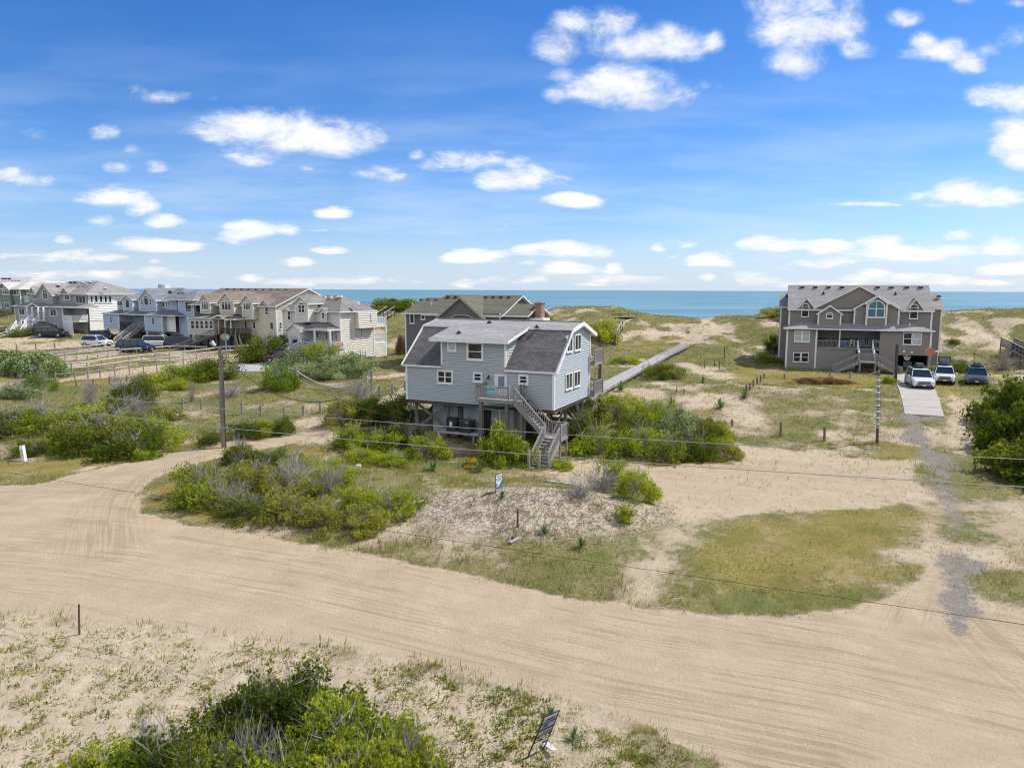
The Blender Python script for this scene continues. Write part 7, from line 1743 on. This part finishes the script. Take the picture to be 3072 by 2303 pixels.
# utility pole with lamp arm, wires
def utility():
    b = G(671, 1342); t = at(660, 1046, b.y); v = t-b; v.y = 0; r = empty('utility_pole', b); tag(r, 'weathered wooden utility pole with a small lamp arm, behind the roadside thicket', 'utility pole')
    mb = MB(); mb.tube([(0, 0, -.4), v*.5, v], [.17, .155, .13], mat('pole_wood', (0.20,0.175,0.16), .9, .25, 2, mul=(6,6,.5)), 12); mb.build('pole', r)
    mb = MB(); mb.bar(v+Vector((-.25, 0, .12)), v+Vector((1.1, 0, .2)), .14, .08, METAL); mb.build('arm', r)
    mb = MB(); mb.tube([v+Vector((-.38, 0, .2)), v+Vector((-.62, -.05, .52))], [.14, .19], METAL, 10); mb.tube([v+Vector((-.4, 0, .1)), v+Vector((-.2, 0, .1))], .07, METAL, 8); mb.build('lamp', r)
    mb = MB(); mb.tube([Vector((.2, -.05, 0)), v+Vector((.19, -.05, -.4))], .035, DARKWOOD, 6); mb.build('conduit', r)
    # service drop to the house side
    a = b+v+Vector((.15, 0, -.5)); e = MH[0].M @ Vector((-MH[2]-.1, 2.0, 1.6)); mid = []
    e = at(1017, 1196, 50); mb = MB(); rope(mb, Vector((0, 0, 0)), e-a, 1.4, r=.025, m=mat('black_cable', (0.03,0.03,0.035), .6), n=14)
    e2 = at(1250, 1245, MH[0].o.y+5); rope(mb, e-a, e2-a, .5, r=.025, m=mat('black_cable', (0.03,0.03,0.035), .6), n=8)
    o = mb.build('service_cable', loc=a); tag(o, 'black cable sagging from the utility pole towards the gambrel house', 'cable')
    gp = G(1012, 1222)
    A0, A1 = at(0, 1158, 29.6), at(3072, 1377, 16.6); dA = (A1-A0)
    ends = (A0-dA*1.15, A1+dA*1.2)
    for i, p in enumerate(ends):
        g = Vector((p.x, p.y, tz(p.x, p.y))); q = empty('utility_pole', g); tag(q, ['utility pole carrying the road wires far to the left outside the frame', 'utility pole carrying the road wires far to the right outside the frame'][i], 'utility pole')
        mb = MB(); mb.tube([(0, 0, -.5), (0, 0, p.z-g.z+1)], [.2, .15], PILE, 10); mb.build('pole', q); mb = MB(); mb.bar((-.9, 0, p.z-g.z-.1), (.9, 0, p.z-g.z-.1), .12, .12, PILE); mb.build('crossarm', q)
    for (pa, pb, sag, lab, m, rr) in (((0, 1158), (3072, 1377), .28, 'upper pale overhead wire crossing in front of the houses', METAL, .010), ((0, 1207), (3072, 1460), .28, 'second pale overhead wire just below the upper one', METAL, .012), ((168, 1440), (3072, 1872), .05, 'lowest dark overhead cable crossing above the road and lawn', mat('black_cable', (0.03,0.03,0.035), .6), .007)):
        Y0 = 29.6-dA.y*-1*(pa[0]/3072.) if False else A0.y+(A1.y-A0.y)*(pa[0]/3072.)*.62
        p, q = at(*pa, Y0), at(*pb, A1.y); d = q-p; s, e = p-d*1.1, q+d*1.15; n = 60; mb = MB(); pts = []
        for k in range(n+1):
            t_ = -1.1+k*(3.25)/n; base = p+d*t_; pts.append(base-Vector((0, 0, sag*4*(t_)*(1-t_) if True else 0)))
        mb.tube(pts, rr, m, 5); o = mb.build('overhead_wire'); tag(o, lab, 'wire')
utility()
# volleyball net
def net():
    a, b = G(889.6, 1162), G(1115.8, 1184); ta, tb = at(889.6, 1100, a.y), at(1114, 1110, b.y); r = empty('volleyball_net', a); tag(r, 'sagging white-edged volleyball net between two grey posts in the dry field', 'net')
    for p, t in ((a, ta), (b, tb)): mb = MB(); q = p-a; mb.tube([q-Vector((0, 0, .3)), Vector((q.x, q.y, t.z-a.z))], .13, GREYWOOD, 8); mb.build('post', r)
    top = []; bot = []; n = 24; za, zb = ta.z-a.z, tb.z-a.z
    for i in range(n+1):
        s = .03+.92*i/n; q = (b-a)*s; sg = 4*s*(1-s); top.append(Vector((q.x, q.y, (za*(1-s)+zb*s)-.35-1.55*sg*(.9 if s < .5 else 1)))); bot.append(Vector((q.x, q.y, top[-1].z-.85+.35*sg)))
    WT = mat('net_tape', (0.7,0.7,0.68), .8); mb = MB(); mb.tube(top, .045, WT, 5); mb.build('tape', r); mb = MB(); mb.tube(bot, .03, WT, 5); mb.tube([top[0], bot[0]], .03, WT, 5); mb.tube([top[-1], bot[-1]], .03, WT, 5); mb.tube([top[0], Vector((0, 0, za-.1))], .02, WT, 4); mb.build('border', r)
    mb = MB(); NM = mat('net_mesh', (0.10,0.09,0.085), .9)
    for i in range(n*2):
        s = i/(n*2)*n; k = int(s); f = s-k; p = top[k].lerp(top[min(n, k+1)], f); q = bot[k].lerp(bot[min(n, k+1)], f); mb.bar(p, q, .012, .012, NM)
    for j in range(1, 6):
        for i in range(n): mb.bar(top[i].lerp(bot[i], j/6), top[i+1].lerp(bot[i+1], j/6), .012, .012, NM)
    mb.build('mesh', r)
net()
# signs
FRM = mat('black_frame', (0.02,0.02,0.022), .5)
def strips(mb, rows, w, m, y):          # rows of small unreadable marks, as on the signs far off
    rr = random.Random(3)
    for (z, h, x0, x1) in rows:
        x = x0
        while x < x1: d = h*rr.uniform(.35, .8); mb.box((x*w, y, z), (x*w+d, y-.003, z+h), m); x += (d+h*.25)/w
def blue_sign():
    a = G(1487, 1478); b = a+Vector((.32, .52, .05)); yaw = math.atan2(b.y-a.y, b.x-a.x); w = .62; r = empty('yard_sign', a, yaw); tag(r, 'small blue and white yard sign in a black frame on the sand mound', 'sign')
    mb = MB()
    for x in (0, w): mb.box((x-.012, -.012, -.2), (x+.012, .012, .95), FRM)
    for z in (.95, .74, .18): mb.box((-.012, -.012, z-.012), (w+.012, .012, z+.012), FRM)
    mb.build('frame', r); mb = MB(); mb.box((.012, -.004, .75), (w-.012, .004, .938), WHITE); strips(mb, [(.81, .06, .15, .85)], w, FRM, -.005); mb.build('rider', r)
    mb = MB(); BL = mat('sign_blue', (0.05,0.13,0.42), .5, .1); mb.box((.012, -.004, .192), (w-.012, .004, .728), mat('sign_pale', (0.55,0.62,0.75), .5)); mb.box((.02, -.008, .2), (w-.02, -.004, .30), BL)
    mb.poly([(.30, -.006, .30), (w-.03, -.006, .30), (w-.03, -.006, .56)], BL); mb.box((.06, -.009, .33), (.16, -.006, .47), FRM); strips(mb, [(.62, .05, .12, .8)], w, BL, -.006); mb.build('panel', r)
blue_sign()
def lean_sign():
    a = G(1583.4, 2270); x = Vector((.40, .30, 0)).normalized(); up = (Vector((.42, .12, .9))).normalized(); up = (up-x*up.dot(x)*.2).normalized(); nrm = x.cross(up).normalized()
    r = empty('leaning_sign', a); tag(r, 'black-framed realty sign leaning to the right in the foreground', 'sign'); w = .52
    P = lambda u, v, o=0: x*(u*w)+up*v+nrm*o
    mb = MB(); mb.bar(P(0, -.15), P(0, 1.14), .028, .028, FRM); mb.bar(P(1, -.12), P(1, 1.14), .028, .028, FRM)
    for v in (1.14, .55, .36): mb.bar(P(0, v), P(1, v), .024, .024, FRM)
    mb.build('frame', r)
    mb = MB(); mb.bar(P(0, .36, .02), P(1, .36, .02), .02, .02, PALEWOOD); mb.build('crossbar', r)
    def pan(v0, v1, m, name, rows=None, extra=None):
        mb = MB(); q = [P(.03, v0, .006), P(.97, v0, .006), P(.97, v1, .006), P(.03, v1, .006)]; mb.poly(q, m); mb.poly([p-nrm*.012 for p in q][::-1], m)
        if rows:
            for (z, h, s0, s1) in rows:
                s = s0; rr = random.Random(int(z*100))
                while s < s1: d = rr.uniform(.02, .05); mb.poly([P(s, z, .012), P(s+d, z, .012), P(s+d, z+h, .012), P(s, z+h, .012)], FRM); s += d+.02
        mb.build(name, r)
    SG = mat('sign_silver', (0.30,0.32,0.36), .5, .1)
    pan(1.075, 1.13, WHITE, 'rider'); pan(.93, 1.07, SG, 'panel', [(.97, .05, .3, .8)]); pan(.75, .90, SG, 'panel', [(.79, .08, .2, .5)]); pan(.56, .71, SG, 'panel', [(.6, .04, .4, .9)])
    mb = MB(); mb.bar(P(.02, .92), P(.98, .92), .02, .035, mat('sign_navy', (0.02,0.03,0.09), .5)); mb.bar(P(.02, .73), P(.98, .73), .02, .05, mat('sign_navy', (0.02,0.03,0.09), .5)); mb.build('band', r)
    c = [G(*p) for p in ((1623.6, 2236), (1634.5, 2229.7), (1670.8, 2264.4), (1657.3, 2269.3))]; g = c[0]; zt = max(tz(q.x, q.y) for q in c)+.1
    mb = MB(); top = [Vector((q.x-g.x, q.y-g.y, zt-g.z+.03*i)) for i, q in enumerate((0, 0, 0, 0)) for q in [c[i]]]
    mb.poly(top, WHITE); mb.poly([p-Vector((0, 0, .01)) for p in top][::-1], WHITE)
    def Q(s, t): return top[0].lerp(top[1], t).lerp(top[3].lerp(top[2], t), s)+Vector((0, 0, .006))
    rr = random.Random(9)
    mb.poly([Q(.02, .05), Q(.02, .95), Q(.16, .95), Q(.16, .05)][::-1], mat('sign_navy', (0.02,0.03,0.09), .5)); mb.poly([Q(.02, .05), Q(.02, .95), Q(.16, .95), Q(.16, .05)], mat('sign_navy', (0.02,0.03,0.09), .5))
    for i in range(14):
        s = .22+rr.random()*.65; t_ = .1+rr.random()*.6; q = [Q(s, t_), Q(s, t_+.2), Q(s+.025, t_+.22), Q(s+.025, t_+.02)]; mb.poly(q, mat('sign_ink', (0.10,0.10,0.20), .5)); mb.poly(q[::-1], mat('sign_ink', (0.10,0.10,0.20), .5))
    o = mb.build('fallen_panel', loc=g); tag(o, 'white printed panel lying on the ground beside the leaning sign', 'sign panel')
lean_sign()
def marker():
    g = G(74, 1382); r = empty('marker_post', g, -.3); tag(r, 'white square marker post leaning slightly before the dark shrub at far left', 'marker post'); mb = MB(); mb.bar((0, 0, -.2), (-.14, 0, 1.08), .30, .22, WHITE, up=(0, 1, 0)); mb.build('post', r, bevel=.02); mb = MB(); mb.bar((.0, -.125, .35), (-.07, -.125, .8), .14, .02, mat('weathered_white', (0.45,0.45,0.46), .7)); mb.build('plate', r)
marker()
g = G(1075, 1410); mb = MB(); mb.box((-.13, -.1, .28), (.16, .1, .38), WHITE); mb.box((-.11, -.08, -.1), (-.07, -.04, .28), WHITE); mb.box((.1, -.08, -.1), (.14, -.04, .28), WHITE); o = mb.build('utility_stand', loc=g); tag(o, 'tiny white stand in the grass between thicket and mound', 'stand')

# ------------------------------------------------------------------ vehicles
TYRE = mat('tyre', (0.02,0.02,0.02), .85, .1); RIM = mat('alloy', (0.45,0.46,0.48), .3, .1, metal=.8); LAMP = mat('lamp_glass', (0.75,0.78,0.8), .15, .05); REDL = mat('tail_lamp', (0.35,0.02,0.02), .2)
AUTO = mat('car_glass', (0.02,0.035,0.045), .07, .1, spec=.6)
def paint(name, c, metal=.2): return mat(name, c, .28, .04, 1, metal=metal, coat=.5)
def vehicle(name, label, p, yaw, col, L=4.9, Wd=1.98, Ht=1.8, box=None, group='parked vehicles', hood=1.08, dark_trim=False, kind='suv', cargo=False, grille=None):
    g = p if isinstance(p, Vector) else G(*p); r = empty(name, g, yaw); tag(r, label, 'pickup' if kind == 'pickup' else 'car', group); r.rotation_euler = (0, 0, yaw)
    h = Wd/2; mb = MB(); st = []
    xs = [-L/2, -L/2+.06, -L/2+.35, -L*.3, 0, L*.18, L*.27, L*.38, L*.46, L/2-.03, L/2]
    bel = Ht*.60
    tp = [bel-.12, bel-.02, bel, bel, bel, bel, bel-.01, hood, hood-.05, hood-.18, hood-.3]
    wd = [.90, .96, .99, 1, 1, 1, 1, .98, .95, .90, .84]
    bt = [.42, .38, .33, .30, .30, .30, .30, .30, .32, .34, .40]
    for x, t, w, b in zip(xs, tp, wd, bt):
        y = h*w; st.append([(x, -y*.90, b), (x, -y*.985, b+.14), (x, -y, (b+t)/2), (x, -y*.97, t-.10), (x, -y*.86, t), (x, y*.86, t), (x, y*.97, t-.10), (x, y, (b+t)/2), (x, y*.985, b+.14), (x, y*.90, b)])
    for a, b in zip(st[:-1], st[1:]):
        n = len(a)
        for i in range(n): j = (i+1) % n; mb.poly([a[i], b[i], b[j], a[j]], col)
    mb.poly(st[0], col); mb.poly(st[-1][::-1], col)
    bo = mb.build('body', r); me = bo.data
    # lower dark cladding and bumpers
    cl = MB()
    for s in (-1, 1): cl.box((-L*.46, s*h*.99-.02, .28), (L*.44, s*h*.99+.02, .42), BLACKV)
    cl.box((L/2-.05, -h*.72, .34), (L/2+.03, h*.72, .50), BLACKV); cl.box((-L/2-.04, -h*.8, .36), (-L/2+.05, h*.8, .54), BLACKV); cl.build('bumper', r)
    # cabin
    xr = -L/2+.10 if kind != 'pickup' else -L*.10; xw = L*.235; xr2 = xr+.30; xw2 = xw-.72; z0 = bel-.02; z1 = Ht-.06; hb, ht = h*.88, h*.70
    c0 = [(xr, -hb, z0), (xw, -hb, z0), (xw, hb, z0), (xr, hb, z0)]; c1 = [(xr2, -ht, z1), (xw2, -ht, z1), (xw2, ht, z1), (xr2, ht, z1)]
    mbg = MB(); mbg.poly([c0[1], c0[2], c1[2], c1[1]], AUTO); mbg.build('windscreen', r)
    mbg = MB(); mbg.poly([c0[3], c0[0], c1[0], c1[3]], AUTO); mbg.build('rear_window', r)
    for a, b in ((0, 1), (2, 3)):
        mbg = MB(); mbg.poly([c0[a], c0[b], c1[b], c1[a]], AUTO); mbg.build('side_window', r)
    rf = MB(); q = [(xr2-.12, -ht-.03, z1), (xw2+.08, -ht-.03, z1), (xw2+.08, ht+.03, z1), (xr2-.12, ht+.03, z1)]; q2 = [(xr2+.05, -ht*.86, Ht), (xw2-.12, -ht*.86, Ht), (xw2-.12, ht*.86, Ht), (xr2+.05, ht*.86, Ht)]
    rf.poly(q2, col)
    for i in range(4): j = (i+1) % 4; rf.poly([q[i], q[j], q2[j], q2[i]], col)
    for s in (-1, 1):
        for (a, b) in (((xr, hb), (xr2, ht)), ((xw, hb), (xw2, ht)), ((xr+(xw-xr)*.34, hb), (xr2+(xw2-xr2)*.30, ht)), ((xr+(xw-xr)*.64, hb), (xr2+(xw2-xr2)*.66, ht))):
            thick = .09 if a[0] in (xr, xw) else .06
            rf.bar((a[0], s*(a[1]+.01), z0), (b[0], s*(b[1]+.01), z1), thick, .05, col if a[0] in (xr, xw) else BLACKV, up=(0, 1, 0))
    rf.build('roof', r)
    for s in (-1, 1):
        rb = MB(); rb.bar((xr2+.1, s*ht*.92, Ht+.06), (xw2-.1, s*ht*.92, Ht+.06), .05, .04, METAL); rb.build('roof_rail', r)
        mm = MB(); mm.box((xw-.28, s*(h+.03), bel-.02), (xw-.10, s*(h+.24), bel+.14), col); mm.build('mirror', r, bevel=.02)
        ll = MB(); ll.box((L/2-.24, s*h*.55, hood-.36), (L/2-.045, s*h*.90, hood-.20), LAMP); ll.build('headlight', r)
        ll = MB(); ll.box((-L/2-.02, s*h*.70, bel-.42), (-L/2+.1, s*h*.92, bel-.12), REDL); ll.build('tail_light', r)
    gm = MB(); gr = grille or BLACKV; gm.box((L/2-.12, -h*.52, hood-.42), (L/2+.0, h*.52, hood-.20), gr); gm.box((L/2-.1, -h*.62, .56), (L/2+.015, h*.62, .66), BLACKV)
    for i in range(3): gm.box((L/2-.02, -h*.5, hood-.40+i*.065), (L/2+.012, h*.5, hood-.385+i*.065), METAL)
    gm.build('grille', r); pm = MB(); pm.box((L/2+.02, -.16, .42), (L/2+.04, .16, .52), WHITE); pm.box((-L/2-.05, -.16, .62), (-L/2-.02, .16, .74), WHITE); pm.build('number_plate', r)
    for x in (-L*.31, L*.31):
        for s in (-1, 1):
            w = MB(); rr = .385; w.tube([(x, s*(h-.22), rr), (x, s*(h-.20), rr), (x, s*(h-.01), rr), (x, s*(h+.01), rr)], [rr*.9, rr, rr, rr*.93], TYRE, 18); wo = w.build('wheel', r)
            w = MB(); w.tube([(x, s*(h+.0), rr), (x, s*(h+.025), rr)], [.25, .22], RIM, 12); w.build('rim', wo)
    if kind == 'pickup':
        bb = MB(); bb.box((-L/2+.12, -h*.80, bel-.02), (xr-.1, h*.80, bel+.004), DARK); bb.build('bed', r)
    if box:
        b = MB(); bl, bw_, bh = box; zz = Ht+.10; x0 = (xr2+xw2)/2-bl/2; prof = [(0, .10, .5), (.08, .75, .86), (.3, 1, 1), (.7, 1, 1), (.93, .85, .9), (1, .25, .6)]
        ring = []
        for s_, k, ww in prof:
            x = x0+bl*s_; hh = bh*k; y = bw_/2*ww; ring.append([(x, -y, zz), (x, -y*1.0, zz+hh*.5), (x, -y*.78, zz+hh), (x, y*.78, zz+hh), (x, y*1.0, zz+hh*.5), (x, y, zz)])
        BX = mat('roof_box_shell', (0.035,0.038,0.045), .3, .1, coat=.3)
        for a, c in zip(ring[:-1], ring[1:]):
            for i in range(6): j = (i+1) % 6; b.poly([a[i], c[i], c[j], a[j]], BX)
        b.poly(ring[0], BX); b.poly(ring[-1][::-1], BX)
        for x in (x0+bl*.25, x0+bl*.75): b.box((x-.03, -ht, Ht+.03), (x+.03, ht, Ht+.11), BLACKV)
        b.build('roof_box', r)
    if cargo:
        b = MB(); b.box((xr2-.2, -.62, Ht+.25), (xr2+.75, .62, Ht+.95), mat('cargo_cover', (0.05,0.055,0.06), .7, .2)); b.box((xr2+.77, -.5, Ht+.3), (xr2+.80, .5, Ht+.8), mat('cargo_window', (0.22,0.22,0.25), .5)); b.build('cargo_case', r, bevel=.05)
    return r
PW_ = paint('white_paint', (0.72,0.73,0.74), 0); PD = paint('navy_paint', (0.018,0.022,0.035)); PG = paint('slate_paint', (0.10,0.12,0.15)); PK = paint('black_paint', (0.012,0.013,0.016)); PN = paint('graphite_paint', (0.035,0.042,0.055)); PM = paint('maroon_paint', (0.07,0.01,0.014))
def face(p0, ang): return R(ang)
vehicle('parked_car', 'large white vehicle with dark roof box on the concrete driveway', (2757, 1160), R(-110), PW_, L=5.3, Wd=2.15, Ht=1.95, box=(1.9, .85, .42), grille=PG)
vehicle('parked_car', 'white vehicle with tall black roof cargo, parked on grass beside the driveway', (2830, 1146), R(-119), PW_, L=5.1, Wd=2.05, Ht=1.82, box=(1.6, .9, .4), cargo=True)
vehicle('parked_car', 'slate blue vehicle with roof box, rightmost of the three at the taupe house', (2927, 1150), R(-121), PG, L=5.0, Wd=2.1, Ht=1.8, box=(1.7, .8, .42), grille=PN)
vehicle('parked_car', 'white off-roader with black wheels on the sand left of the straight stairs', l1(1040, 925), R(-14), PW_, L=4.9, Wd=1.95, Ht=1.85)
vehicle('parked_car', 'black car half hidden behind the white off-roader', l1(1110, 862), R(-14), PK, L=4.9, Ht=1.8)
vehicle('parked_car', 'dark navy people carrier parked before the blue house, behind the log rail', l1(1455, 985), R(-10), PD, L=5.4, Wd=2.05, Ht=1.85)
vehicle('parked_car', 'white vehicle with black roof box beneath the blue house archway', l1(1725, 935), R(8), PW_, L=5.3, Wd=2.05, Ht=1.95, box=(2.0, .9, .42))
vehicle('parked_car', 'graphite vehicle with roof box parked beside the beige house stairs', l1(1965, 950), R(8), PN, L=5.4, Wd=2.05, Ht=1.9, box=(2.0, .9, .42))
vehicle('parked_car', 'black car at the foot of the white stairs of the grey house', l1(555, 822), R(5), PK, L=5.2, Wd=2.0, Ht=1.85)
vehicle('parked_car', 'black car with roof load behind the one at the white stairs', l1(520, 790), R(5), PK, L=4.8, Wd=1.95, Ht=1.9, box=(1.8, .9, .4))
vehicle('pickup_truck', 'maroon pickup seen from behind at the cream house stairs', l2(1015, 968), R(80), PM, L=5.6, Wd=2.0, Ht=1.85, kind='pickup')

# ------------------------------------------------------------------ small things on and around the houses
def place_local(H_, u, v, w): return H_.M @ Vector((u, v, w))
def simple(name, label, cat, H_, u, v, w, builder, group=None):
    r = empty(name, place_local(H_, u, v, w), H_.yaw); tag(r, label, cat, group); builder(r); return r
BLU = mat('blue_plastic', (0.03,0.20,0.50), .5, .1)
u_ = RH.F(rk(848, 850), 1.0)[0]
def _cool(r):
    mb = MB(); mb.box((-.55, -.35, .25), (.55, .35, .8), BLU); mb.build('tub', r, bevel=.04); mb = MB(); mb.box((-.58, -.38, .8), (.58, .38, .88), mat('pale_blue', (0.3,0.5,0.65), .5)); mb.build('lid', r)
    for x in (-.5, .45): mb = MB(); mb.box((x, -.3, 0), (x+.07, .3, .26), WHITE); mb.build('leg', r)
simple('cooler', 'bright blue cooler on legs on the taupe house porch', 'cooler', RH, u_, 1.0, RHpf, _cool)
def _chair(r):
    mb = MB(); mb.box((-.28, -.28, .4), (.28, .28, .46), WHITE); mb.build('seat', r); mb = MB(); mb.box((-.28, .24, .46), (.28, .3, 1.0), WHITE); mb.build('backrest', r)
    for x in (-.25, .21):
        for y in (-.26, .22): mb = MB(); mb.box((x, y, 0), (x+.04, y+.04, .42), WHITE); mb.build('leg', r)
simple('porch_chair', 'white chair beside the blue cooler on the taupe house porch', 'chair', RH, u_+1.15, 1.1, RHpf, _chair)
def _grill(r):
    mb = MB(); mb.box((-.4, -.25, .75), (.4, .25, 1.0), PG); mb.tube([(-.4, 0, 1.0), (.4, 0, 1.0)], .24, PG, 10); mb.build('lid', r)
    for x in (-.36, .3): mb = MB(); mb.box((x, -.2, 0), (x+.05, .2, .75), BLACKV); mb.build('leg', r)
simple('grill', 'dark covered grill at the top of the taupe house stairs', 'grill', RH, RH.F(rk(1245, 850), .8)[0], .8, RHpf, _grill)
def _bin(r):
    mb = MB(); mb.box((-.5, -.35, .1), (.5, .35, 1.0), mat('case_white', (0.5,0.5,0.5), .5)); mb.build('body', r, bevel=.03); mb = MB(); mb.box((-.53, -.38, 1.0), (.53, .38, 1.08), WHITE); mb.build('lid', r)
simple('chest', 'pale storage chest inside the open garage of the taupe house', 'chest', RH, RH.F(rk(1640, 1110), 3.5)[0], 3.5, .0, _bin)
simple('storage_box', 'bright blue storage box on the cream house porch', 'box', CH, CH.F(ck(305, 1080), cpv+1.4)[0], cpv+1.4, cfl, lambda r: (lambda mb: (mb.box((-.5, -.35, .1), (.5, .35, .85), BLU), mb.build('body', r, bevel=.03)))(MB()) and (lambda mb: (mb.box((-.53, -.38, .85), (.53, .38, .92), BLU), mb.build('lid', r)))(MB()))
def _board(r):
    mb = MB(); n = 10; pts = [(-1.1+2.2*i/n, -.0, .3+.55*math.sin(math.pi*i/n)**.6*.55) for i in range(n+1)]; low = [(p[0], 0, .3-.12*math.sin(math.pi*i/n)**.6) for i, p in enumerate(pts)]
    q = pts+low[::-1][1:-1]; OR = mat('board_orange', (0.60,0.28,0.14), .4, .2, 1.5); mb.poly(q[::-1], OR); mb.poly([(p[0], .07, p[2]) for p in q], OR); mb.build('deck', r); mb = MB(); mb.box((-.9, -.01, .36), (-.3, -.003, .5), WHITE); mb.build('stripe', r)
a_ = CH.S(ck(1140, 1215), .62); r = empty('surfboard', place_local(CH, .66, a_[0], cfl+.25), CH.yaw+R(90)); tag(r, 'orange and white surfboard against the porch rail of the cream house', 'surfboard'); _board(r)
def oval_sign():
    p = at(*K(560, 840, 6.9125)(795, 1180), 97); g = Vector((p.x, p.y, tz(p.x, p.y))); r = empty('oval_sign', g, -.3); tag(r, 'oval orange and teal sign on a post before the beige house stairs', 'sign'); mb = MB(); mb.box((-.06, .02, -.2), (.06, .14, p.z-g.z), GREYWOOD); mb.build('post', r)
    mb = MB(); n = 18; h = p.z-g.z; TE = mat('teal_sign', (0.07,0.33,0.36), .6); OR = mat('orange_sign', (0.55,0.20,0.08), .6, .2)
    ring = [(.80*math.cos(2*math.pi*i/n), 0, h+.5*math.sin(2*math.pi*i/n)) for i in range(n)]; mb.poly(ring, TE); mb.poly([(x, .05, z) for x, y, z in ring][::-1], TE)
    mb.poly([(.42*math.cos(2*math.pi*i/n)-.22, -.01, h+.38*math.sin(2*math.pi*i/n)) for i in range(n)], OR); mb.poly([(.2*math.cos(2*math.pi*i/n)+.38, -.01, h+.2*math.sin(2*math.pi*i/n)+.05) for i in range(n)], mat('cream_sign', (0.7,0.6,0.42), .6)); mb.build('panel', r)
oval_sign()
def drift(px, py, Y, H_, lab, lean, s):
    p = at(*K(560, 840, 6.9125)(px, py), Y); g = Vector((p.x, p.y, tz(p.x, p.y))); mb = MB(); mb.tube([(0, 0, -.2), (lean*.2, 0, H_*.35), (-lean*.5, 0, H_*.7), (lean*.1, .1, H_)], [.16*s, .18*s, .1*s, .03], PILE, 6); mb.tube([(lean*.1, 0, H_*.3), (lean*1.4, 0, H_*.1), (lean*1.6, 0, -.1)], [.12*s, .1*s, .05], PILE, 6); o = mb.build('driftwood', loc=g); tag(o, lab, 'driftwood')
drift(1030, 1290, 104, 4.0, 'tall slim driftwood trunk leaning on the beige house wall, left one', .3, .9); drift(1125, 1340, 103, 3.6, 'forked driftwood trunk standing by the beige house wall, right one', .5, 1.0)
def garden(px, Y, lab, name, b): 
    p = at(*px, Y); g = Vector((p.x, p.y, tz(p.x, p.y))); r = empty(name, g, -.5); tag(r, lab, name.replace('_', ' ')); b(r)
def _table(r):
    mb = MB(); mb.box((-.9, -.4, .72), (.9, .4, .78), PALEWOOD); mb.build('tabletop', r)
    for x in (-.7, .6): mb = MB(); mb.bar((x, -.5, 0), (x, .3, .72), .08, .05, GREYWOOD); mb.bar((x, .5, 0), (x, -.3, .72), .08, .05, GREYWOOD); mb.build('leg', r)
    for y in (-.75, .55): mb = MB(); mb.box((-.9, y, .42), (.9, y+.22, .46), PALEWOOD); mb.build('bench', r)
garden((270, 1004), 124, 'weathered picnic table against the white wall of the grey house', 'picnic_table', _table)
